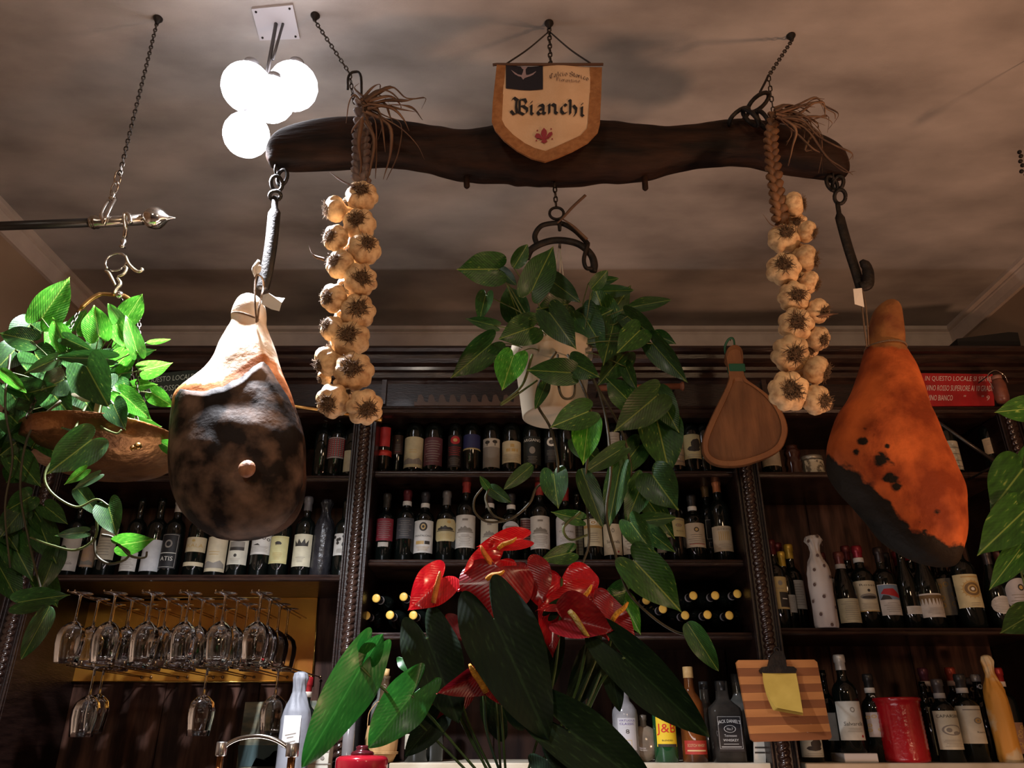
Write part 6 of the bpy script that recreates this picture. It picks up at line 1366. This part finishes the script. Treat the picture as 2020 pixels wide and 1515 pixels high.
t, H, R = spirit('amber whisky bottle with wooden stopper and red label', 1366, 1316, 1503, 24, NK, mat('amber_glass', (.20,.06,.012), .07, col2=(.05,.018,.008), scale=9), [('stopper',.88,1.0,.42,mat('cork_wood', (.60,.40,.17), .6, col2=(.45,.28,.10), scale=40))])
flatlabel(t, R, .08*H, .22*H, R*2.1, (.35,.03,.02), [(*a_text('SCOTCH WHISKY', 0, .09*H, R*1.5, .03*H)[:2], (.6,.4,.2)), (*a_rect(-R*.8, .03*H, R*.8, .045*H)[:2], (.6,.4,.2))])
t, H, R = spirit('square black-labelled whiskey bottle beside the striped board', 1432, 1344, 1503, 31, [(0,.92),(.01,1),(.60,1),(.66,.93),(.72,.62),(.77,.40),(.83,.37),(.96,.36),(1,.34)], mat('grey_whiskey_glass', (.016,.014,.012), .06, col2=(.045,.04,.034), scale=12, spec=.15), [('black_cap',.88,1.0,.40,flat((.01,.01,.01),.3))], sq=5.0)
w_ = R*1.55; z0 = .13*H
flatlabel(t, R*1.0, z0, .56*H, w_, (.010,.010,.012), [(*q_[:2], (.62,.62,.60)) for q_ in a_frame(-w_*.46, .008, w_*.46, .42*H, .0008)]+
 [(*a_text("JACK DANIEL'S", 0, .36*H, w_*.9, .055*H, arc=3.0)[:2], (.70,.70,.68)), (*a_ell(0, .27*H, w_*.24, .045*H, 0, 20, .9)[:2], (.6,.6,.58)), (*a_text('No.7', 0, .27*H, w_*.25, .03*H)[:2], (.6,.6,.58)),
  (*a_text('Tennessee', 0, .19*H, w_*.5, .03*H)[:2], (.6,.6,.58)), (*a_text('WHISKEY', 0, .135*H, w_*.62, .03*H)[:2], (.65,.65,.62)), (*a_rect(-w_*.4, .05*H, w_*.4, .06*H)[:2], (.5,.5,.48)), (*a_rect(-w_*.3, .085*H, w_*.3, .092*H)[:2], (.5,.5,.48))], curve=False)
t, H, R = spirit('clear grey spirit bottle left of the square black-labelled one', 1396, 1345, 1503, 22, NK, CLR, [('screw_cap',.9,1.0,.42,flat((.03,.03,.03),.3))], Y=2.93)
t, H, R = spirit('dim clear bottle behind the square whiskey bottle', 1462, 1330, 1503, 22, NK, CLR, [('screw_cap',.9,1.0,.42,flat((.05,.05,.05),.3))], Y=3.0)
t, H, R = spirit('clear vodka bottle with violet print half behind the dark leaf', 1234, 1340, 1495, 25, NK, mat('frosted_glass', (.30,.30,.31), .10, col2=(.12,.12,.13), scale=12), [('white_cap',.88,1.0,.44,flat((.6,.6,.58),.4))])
flatlabel(t, R, .14*H, .52*H, R*1.5, (.42,.42,.44), [(*a_text('VIRTUOUS', 0, .35*H, R*1.3, .022*H)[:2], (.12,.08,.25)), (*a_text('CLASSIC', 0, .31*H, R*1.2, .026*H)[:2], (.12,.08,.25)), (*a_text('8', 0, .22*H, R*.3, .05*H)[:2], DK)]+[(*q_[:2], (.6,.45,.15)) for q_ in a_frame(-R*.3, .03*H, R*.3, .12*H, .001)])
q = thing('round_flask', 'small round grey flask between vodka and yellow-labelled bottle', 'bottle', (P(1272,1480,2.86).x, 2.86, Z_LEDGE)); o_ = Vector(q.location); s = M(1470, 2.86)
MB().add(*sphere(o_+Vector((0,0,33*s)), 31*s, 28, 18, (1,.45,1.06))).build('flask_body', mat('smoky_glass', (.13,.105,.08), .12, col2=(.22,.17,.12), scale=20), q)
MB().add(*lathe([(7*s,62*s),(6*s,74*s),(7.5*s,75*s),(7.5*s,84*s),(.001,85*s)], 16, o_)).build('stopper', flat((.1,.08,.06), .4), q)
q = MB().add(*prism_px([(1487,1462),(1510,1462),(1511,1504),(1488,1504)], 2.80, .006)).build('card', flat((.55,.52,.45), .7), smooth=False)
cd_ = tag(q, 'small white card with dark bars under the left corner of the striped board', 'card')
mb = MB(); to_plane([a_rect(1489,1473,1509,1476,0,1), a_rect(1489,1483,1509,1486,0,1)], 2.80, mb, -.001); mb.build('card_print', flat(DK), cd_, smooth=False)
# left part: straw flask, cream label bottle
q = thing('straw_flask', 'cork-stoppered flask in a straw basket behind the red lid', 'bottle', (P(750,1500,2.80).x, 2.80, Z_LEDGE)); o_ = Vector(q.location); s = M(1470, 2.80)
MB().add(*lathe([(.001,.0),(20*s,0),(27*s,8*s),(27*s,60*s),(22*s,85*s),(12*s,108*s),(9*s,120*s),(9*s,152*s),(10.5*s,153*s),(10.5*s,158*s),(.001,158*s)], 26, o_)).build('glass_body', mat('dark_clear_glass', (.05,.035,.02), .06, col2=(.09,.06,.03), scale=20), q)
MB().add(*lathe([(.001,157*s),(7*s,157*s),(8*s,172*s),(.001,173*s)], 16, o_)).build('cork', MATS['cork_wood'], q)
STW = mat('straw', (.50,.30,.13), .8, col2=(.34,.19,.07), scale=30, stretch=(1,1,.15), bump=.8, bscale=60)
MB().add(*lathe([(.001,-.0),(24*s,0),(31*s,14*s),(33*s,40*s),(30*s,64*s),(28*s,66*s),(29*s,40*s),(24*s,4*s)], 30, o_, rfun=lambda a, t_: 1+.02*math.sin(a*26))).build('straw_basket', STW, q)
for z_ in (40, 46): MB().add(*torus(33.5*s, .0016, 26, 6, o_+Vector((0,0,z_*s*.4)), 'z')).build('raffia_cord', STW, q)
MB().add(*tube(spline([o_+Vector((-14*s,-.01,108*s)), o_+Vector((0,-.022,112*s)), o_+Vector((14*s,-.01,108*s))], 5), .0014, 5)).add(*tube(spline([o_+Vector((-14*s,-.01,108*s)), o_+Vector((-26*s,-.02,90*s)), o_+Vector((-28*s,-.02,64*s))], 5), .0014, 5)).build('raffia_cord', STW, q)
bottle('tall corked bottle right behind the straw-covered flask', 773, Z_LEDGE, 2.93, top=1336, R=.032, glass=CLR, cap=(.55,.40,.22), capl=.02, group=G)
bottle('dark bottle with cream label right of the straw flask', 819, Z_LEDGE, 2.86, top=1330, R=.040, lab=(1448,1478,44,(.58,.54,.42),'lines'), group=G)
bottle('shaded dark bottle behind the anthurium leaves left of the middle', 870, Z_LEDGE, 2.9, top=1335, R=.036, group=G, cap=(.1,.1,.1))
bottle('dim bottle with pale neck seen between the anthurium stems', 1137, Z_LEDGE, 2.9, top=1295, R=.036, group=G, cap=(.35,.33,.3), capl=.03)
# ================================================================== LEFT BAY: glass rack
PX = 3.145
rk = thing('glass_rack', 'brass-backed rack of projecting rods for hanging wine glasses', 'rack', P(370,1345,PX))
GB = mat('brass_sheet', (.80,.42,.06), .34, .6, col2=(.50,.16,.03), scale=3, bump=.25, bscale=5)
MB().add(*prism_px([(108,1190),(628,1178),(616,1343),(104,1345)], PX, .012)).build('brass_plate', GB, rk, smooth=False)
FR = mat('brass_edge', (.8,.55,.15), .2, 1)
for a, b in (((104,1345),(616,1345)),((108,1180),(628,1178)),((628,1178),(616,1345))):
    MB().add(*tube([P(*a,PX-.006), P(*b,PX-.006)], .0035, 6)).build('frame_edge', FR, rk)
MB().add(*sphere(P(117,1333,PX-.006), .006, 12, 8, (1,.5,1))).build('screw', CHROME, rk)
RODM = mat('rack_wire', (.30,.18,.09), .25, 1)
cols = [160, 230, 304, 377, 445, 515]
GY = [2.58, 2.70, 2.82, 2.93]
ztopr = P(377, 1172, 2.58).z
for cx_ in cols:
    xx = P(cx_, 1172, 2.58).x
    for s_ in (-.011, .011):
        MB().add(*tube(spline([(xx+s_, 2.52, ztopr+.004), (xx+s_, 2.54, ztopr-.001), (xx+s_, 2.8, ztopr-.001), (xx+s_, PX, ztopr-.001)], 3), .0022, 6)).build('upper_rod', RODM, rk)
for i, cx_ in enumerate([150, 235, 318, 392, 470, 548]):
    for s_ in (-11, 11):
        a = P(cx_+s_, 1314, 2.62); MB().add(*tube(spline([a+Vector((0,-.006,.014)), a+Vector((0,0,.004)), a+Vector((0,.02,0)), Vector((a.x+.0, PX, a.z))], 3), .0026, 6)).build('lower_rod', RODM, rk)
        MB().add(*sphere((a.x, PX-.004, a.z), .006, 8, 6, (1,.5,1))).build('rod_collar', RODM, rk)
# a wine glass hanging by its foot: origin at the foot, bowl below
gp = [(.036,0),(.036,-.0015),(.012,-.004),(.0045,-.010),(.0036,-.03),(.0036,-.07),(.005,-.088),(.018,-.096),(.032,-.112),(.0385,-.135),(.0385,-.160),(.034,-.195),(.031,-.215),(.0302,-.2155),(.0298,-.215),(.033,-.195),(.0375,-.160),(.0375,-.135),(.031,-.1135),(.0175,-.098),(.0001,-.091)]
GM = MB().add(*lathe([(.0001,.0005),(.034,.0008)]+[(r*(1.12 if z < -.09 else 1), z) for r, z in gp], 60, rfun=lambda a, t_: 1+(.022*math.sin(10*a) if t_ > .42 else 0))).mesh('glass', GLASSC)
GROUPG = 'wine glasses hanging upside down in the rack'
ordn = ['first','second','third','fourth','fifth','sixth']; rown = ['front','second from the front','third from the front','rearmost']
gproto = thing('wine_glass', 'x', 'glass', (0,0,0), GROUPG); fo = link('glass_body', GM, gproto)
k = 0
def place_glass(loc, label, sc=1.0):
    global k
    o = gproto if k == 0 else copy_tree(gproto); k += 1
    o.location = loc; o.scale = (sc,)*3; o['label'] = label; o.rotation_euler = (0, 0, random.random()*6)
for ci, cx_ in enumerate(cols):
    xx = P(cx_, 1172, 2.58).x
    for ri, gy in enumerate(GY):
        place_glass((xx+random.uniform(-.003,.003), gy, ztopr+.003), 'wine glass hanging upside down, %s column from the left, %s' % (ordn[ci], rown[ri]))
for px_, yy, lab_ in ((188,2.70,'wine glass hanging lower under the left end of the brass plate, left of the pair'),(206,2.82,'wine glass hanging lower under the left end of the brass plate, right of the pair'),(410,2.74,'single wine glass hanging lower under the middle of the brass plate'),(550,2.72,'single wine glass hanging lower beside the paper-wrapped bottle')):
    c = P(px_, 1318, yy); place_glass((c.x, yy, c.z+.004), lab_, .98)
# poster
q = thing('poster', 'old painted poster with cloudy sky leaning at the back under the glass rack', 'poster', P(545,1515,3.05))
pg = [(484,1385),(625,1382),(622,1540),(462,1540)]
MB().add(*prism_px(pg, 3.05, .004)).build('poster_board', mat('poster_paint', (.30,.27,.17), .6, col2=(.13,.15,.12), scale=9, stretch=(1,1,3), contrast=(.42,.6)), q, smooth=False)
mb = MB()
to_plane([a_rect(470,1470,560,1512,0,1), a_poly([(495,1515),(505,1495),(525,1500),(540,1482),(560,1478),(585,1490),(590,1515)],1), a_poly([(520,1498),(545,1485),(560,1490),(540,1505)],2), a_poly([(532,1440),(538,1395),(556,1392),(562,1440)],3), a_poly([(536,1435),(541,1400),(553,1398),(557,1436)],4)][:], 3.05, mb, -.002)
mb.build('poster_print', [flat((.06,.10,.10)), flat((.03,.025,.015)), flat((.30,.24,.13)), flat((.05,.05,.04)), flat((.22,.20,.13))], q, smooth=False)
# lower left bits
YT = 2.45
zl = P(590,1520,YT).z-.05
wrap_m = mat('grey_tissue', (.21,.22,.25), .55, col2=(.15,.16,.18), scale=9, bump=.4)
sl = MB().add(*bbox(XP[0]+.05, -.40, 2.35, 2.735, zl-.03, zl, .003)).build('wooden_counter', WOODH, smooth=False); tag(sl, 'dark wooden counter under the left bay just below the frame', 'counter')
t, H = wrapped_bottle('tall bottle wrapped in grey tissue with white label under the glass rack', 588, zl, YT, 1325, .043, wrap_m, None, crown=.85, seed=5)
lbw = wrapped(.0465, .05, P(588,1470,YT).z-zl, P(588,1412,YT).z-zl, .001, 10); lb = link('label', MB().add(*lbw).mesh('label', flat((.62,.62,.62), .6)), t)
mb = MB()
for v0, w_ in ((.028,.03),(.020,.018),(.008,.03)):
    V, Fc, mi = a_rect(-w_/2, 0, w_/2, .002)
    mb.add([((.0485)*math.sin(u/.0465), -(.0485)*math.cos(u/.0465), lbw[0][0][2]+v0+v+u*.2) for u, v in V], Fc)
link('label_print', mb.mesh('p', flat(GREY)), lb)
bottle('dark bottle with red capsule between tissue-wrapped bottle and pillar', 638, zl, 2.695, top=1336, R=.036, cap=(.35,.015,.02), collar=(.5,.46,.4), kind='b')
q = thing('printed_carton', 'white printed carton standing behind the green leaf tip', 'carton', (P(630,1500,2.62).x, 2.62, zl))
a, b = P(606,1452,2.62), P(652,1452,2.62)
MB().add(*bbox(a.x, b.x, 2.62, 2.68, zl, a.z, .0015)).build('carton_body', flat((.52,.50,.42), .6), q, smooth=False)
mb = MB(); V_, F_, _ = a_text('PREMIUM', 0, 0, 34, 7)
to_plane([([(630+x, 1458-y) for x, y in V_], [f[::-1] for f in F_], 0), a_rect(622,1465,648,1484,0,1), a_ell(636,1495,4,4,0), a_rect(607,1506,652,1508,0,1)], 2.62, mb, -.0015); mb.build('carton_print', flat(GREY), q, smooth=False)
tb = thing('glass_tube', 'tall grey glass cylinder standing against the left carved pillar', 'cylinder', (P(684,1500,2.66).x, 2.66, zl))
hh = P(684,1378,2.66).z-zl; MB().add(*lathe([(.001,0),(.017,0),(.018,.004),(.018,hh),(.0165,hh),(.0165,.01),(.001,.01)], 24, tb.location)).build('tube_body', mat('grey_glass', (.16,.15,.15), .12, col2=(.10,.09,.09), scale=10), tb)
# beer-tap rail : two collars joined by a chrome arch on copper tubes
YV = 1.75
tp_ = thing('tap_rail', 'chrome arch with two collars on copper tubes in front of the poster', 'rail', P(508,1600,YV))
s = M(1480, YV)
MB().add(*tube(spline([P(441,1476,YV), P(452,1466,YV), P(475,1456,YV), P(510,1452,YV), P(540,1458,YV), P(562,1470,YV), P(570,1478,YV)], 5), 4.2*s, 12)).build('arch', CHROME, tp_)
for x_, y_, r_c in ((437,1477,10.5),(577,1479,12.5)):
    c = P(x_, y_, YV)
    MB().add(*lathe([(.001,-13*s),(r_c*.9*s,-13*s),(r_c*s,-11*s),(r_c*s,11*s),(r_c*.9*s,12.5*s),(.001,12.5*s)], 24, c)).build('collar', mat('brushed_nickel', (.50,.48,.46), .3, 1), tp_)
    MB().add(*tube([c+Vector((0,0,-12*s)), c+Vector((0,0,-.26))], r_c*.62*s, 14)).build('tube', COPPER, tp_)
# red lid bottom
c = P(714, 1500, 1.9); s = M(1500, 1.9)
rl = thing('red_pot', 'glossy dark red enamel pot with domed lid at the bottom edge', 'pot', c+Vector((0,0,-.10)))
MB().add(*lathe([(.001,-60*s),(46*s,-60*s),(50*s,-52*s),(51*s,-10*s),(51*s,0),(50*s,4*s),(44*s,8*s),(20*s,10*s),(.001,11*s)], 40, c)).build('pot_body', mat('red_enamel', (.30,.008,.018), .15, coat=.7), rl)
MB().add(*lathe([(22*s,9*s),(23*s,13*s),(20*s,16*s),(15*s,17*s),(12*s,20*s),(14*s,24*s),(8*s,27*s),(.001,27*s)], 28, c)).build('lid_knob', mat('dark_red_enamel', (.06,.006,.010), .2, coat=.6), rl)
# ================================================================== PADDLE BOARD AND STRIPED BOARD
YPB = 2.50
WB1 = mat('paddle_wood', (.21,.085,.032), .55, col2=(.13,.05,.018), scale=4, stretch=(6,1,1.2), bump=.35, bscale=14, contrast=(.4,.6))
pbd = thing('paddle_board', 'teardrop wooden serving board hanging by a green ribbon beside right garlic', 'board', P(1470,921,YPB))
bp_ = [(1431,712),(1432,698),(1436,687),(1445,681),(1455,681),(1463,688),(1466,700),(1466,718),(1467,735),(1473,748),(1490,760),(1513,777),(1533,798),(1547,820),(1554,845),(1551,866),(1541,886),(1520,900),(1492,911),(1462,919),(1432,920),(1408,915),(1392,902),(1386,884),(1388,860),(1400,830),(1416,796),(1430,768),(1438,748),(1440,732),(1436,720)]
sm = [tuple(v)[:2] for v in spline([Vector((x, y, 0)) for x, y in bp_+bp_[:1]], 3)[:-1]]
inn = [(1449,752),(1462,752),(1480,760),(1502,776),(1522,797),(1536,822),(1541,846),(1537,866),(1526,881),(1505,893),(1478,902),(1448,908),(1422,907),(1404,899),(1397,884),(1400,864),(1412,834),(1428,800),(1440,772)]
sin = [tuple(v)[:2] for v in spline([Vector((x, y, 0)) for x, y in inn+inn[:1]], 3)[:-1]]
bo = MB().add(*prism_px(sm, YPB, .018)).build('board_body', WB1, pbd, smooth=False)
# raised rim around a sunk well: the rim is built proud of the body
bm_ = bpy.data.meshes
n1 = len(sm); 
V = [P(x, y, YPB-.007) for x, y in sm]; cx_, cz_ = 1468, 850
# rim as a strip between outer line and inner line resampled by angle
def at_angle(poly, a, c):
    best = None
    for (ax, ay), (bx_, by) in zip(poly, poly[1:]+poly[:1]):
        dx, dy = bx_-ax, by-ay; ca, sa = math.cos(a), math.sin(a); den = ca*dy-sa*dx
        if abs(den) < 1e-9: continue
        t_ = ((ax-c[0])*dy-(ay-c[1])*dx)/den; u = ((ax-c[0])*sa-(ay-c[1])*ca)/den
        if t_ > 0 and -1e-6 <= u <= 1+1e-6 and (best is None or t_ > best): best = t_
    return c[0]+math.cos(a)*best, c[1]+math.sin(a)*best
N_ = 120; cc_ = (1468, 835); Vr = []
for i in range(N_):
    a = 2*PI*i/N_; ox, oy = at_angle(sm, a, cc_); ix, iy = at_angle(sin, a, cc_)
    if oy < 752: k_ = (oy-752)/(oy-cc_[1]); ox, oy = ox+(cc_[0]-ox)*k_*0, oy
    Vr += [P(ox, oy, YPB-.0005), P(ox+(ix-ox)*.12, oy+(iy-oy)*.12, YPB-.007), P(ix+(ox-ix)*.10, iy+(oy-iy)*.10, YPB-.007), P(ix, iy, YPB-.0005)]
Fr = [(4*i+j, 4*((i+1)%N_)+j, 4*((i+1)%N_)+j+1, 4*i+j+1) for i in range(N_) for j in range(3)]
MB().add(Vr, Fr).build('raised_rim', mat('paddle_wood_rim', (.28,.115,.042), .5, col2=(.21,.08,.03), scale=5, stretch=(4,1,1.2), bump=.3), pbd, smooth=False)
RB = mat('green_ribbon', (.01,.10,.05), .5)
V, Fc = bbox(P(1437,726,YPB).x, P(1469,726,YPB).x, YPB-.011, YPB+.020, P(1450,734,YPB).z, P(1450,719,YPB).z, .003); MB().add(V, Fc).build('ribbon_band', RB, pbd, smooth=False)
MB().add(*tube(spline([P(1440,720,YPB+.022), P(1430,690,YPB+.02), P(1436,671,YPB+.01), P(1446,668,YPB+.01), P(1449,685,YPB+.022), P(1448,720,YPB+.022)], 5), .0045, 6, flatk=.3)).build('ribbon_loop', RB, pbd)
hn = MB().add(*tube([P(1441,672,YPB+.01), P(1441,670,2.66)], .002, 6)).build('nail', IRON, pbd)
for y0_, y1_ in ((707,716),(735,744)): MB().add(*tube([P(1454,y0_,YPB-.003), P(1454,y1_,YPB-.003)], .0035, 8)).build('slot', flat((.01,.006,.004),.9), pbd)
# striped board
YSB = 2.60
cb_ = thing('striped_board', 'striped light and dark wooden board with black clip and yellow note pad', 'board', P(1565,1462,YSB))
TL, TR, BR_, BL = (1452,1302), (1611,1301), (1642,1459), (1483,1464)
w1 = mat('strip_light', (.48,.19,.055), .45, col2=(.38,.14,.04), scale=5, stretch=(1,1,6), coat=.2); w2 = mat('strip_dark', (.24,.075,.022), .45, col2=(.18,.055,.016), scale=5, stretch=(1,1,6), coat=.2)
def lerp(a, b, t_): return (a[0]+(b[0]-a[0])*t_, a[1]+(b[1]-a[1])*t_)
ns = 10
for i in range(ns):
    t0_, t1_ = i/ns+.0008, (i+1)/ns-.0008
    a, b, c, d = lerp(TL,BL,t0_), lerp(TR,BR_,t0_), lerp(TR,BR_,t1_), lerp(TL,BL,t1_)
    pts = [a, b, c, d]
    if i == 0: pts = [(a[0]+1,a[1]+5),(a[0]+5,a[1]),(b[0]-5,b[1]),(b[0]+1,b[1]+5), c, d]
    if i == ns-1: pts = [a, b, (c[0]-1,c[1]-5),(c[0]-5,c[1]),(d[0]+5,d[1]),(d[0]-1,d[1]-5)]
    MB().add(*prism_px(pts, YSB, .014)).build('wood_strip', w1 if i % 2 == 0 else w2, cb_, smooth=False)
MB().add(*prism_px([(1499,1322),(1504,1316),(1516,1314),(1520,1296),(1530,1284),(1545,1284),(1550,1298),(1552,1314),(1566,1315),(1572,1320),(1570,1328),(1502,1328)], YSB-.016, .014)).build('bulldog_clip', IRON, cb_, smooth=False)
MB().add(*torus(.009, .003, 16, 6, P(1533,1283,YSB-.01), 'y')).build('clip_ring', IRON, cb_)
MB().add(*tube([P(1533,1280,YSB-.004), P(1533,1276,2.74)], .003, 6)).build('nail', IRON, cb_)
YLW = mat('note_paper', (.58,.40,.08), .8, col2=(.50,.34,.06), scale=20)
for k_, (dx_, dz_, bend) in enumerate(((0,0,1.0),(-3,4,.82),(-5,9,.64),(-6,12,.5),(-3,14,.32))):
    V = []; Fc = []
    for i in range(9):
        f = i/8; xl, xr = 1504+ (26-dx_*-1)*f*f*.95+2*f, 1570+14*f
        yy = 1326+(70+dz_*.4)*f; yr = yy+10*f*f
        oy_ = -.016-.040*bend*f*f
        V += [P(xl, yy, YSB+oy_), P((xl+xr)/2, (yy+yr)/2, YSB+oy_+.004), P(xr, yr, YSB+oy_*.95)]
    for i in range(8):
        for j in range(2): Fc.append((3*i+j, 3*i+3+j, 3*i+4+j, 3*i+1+j))
    MB().add(V, Fc).build('note_sheet', YLW, cb_)
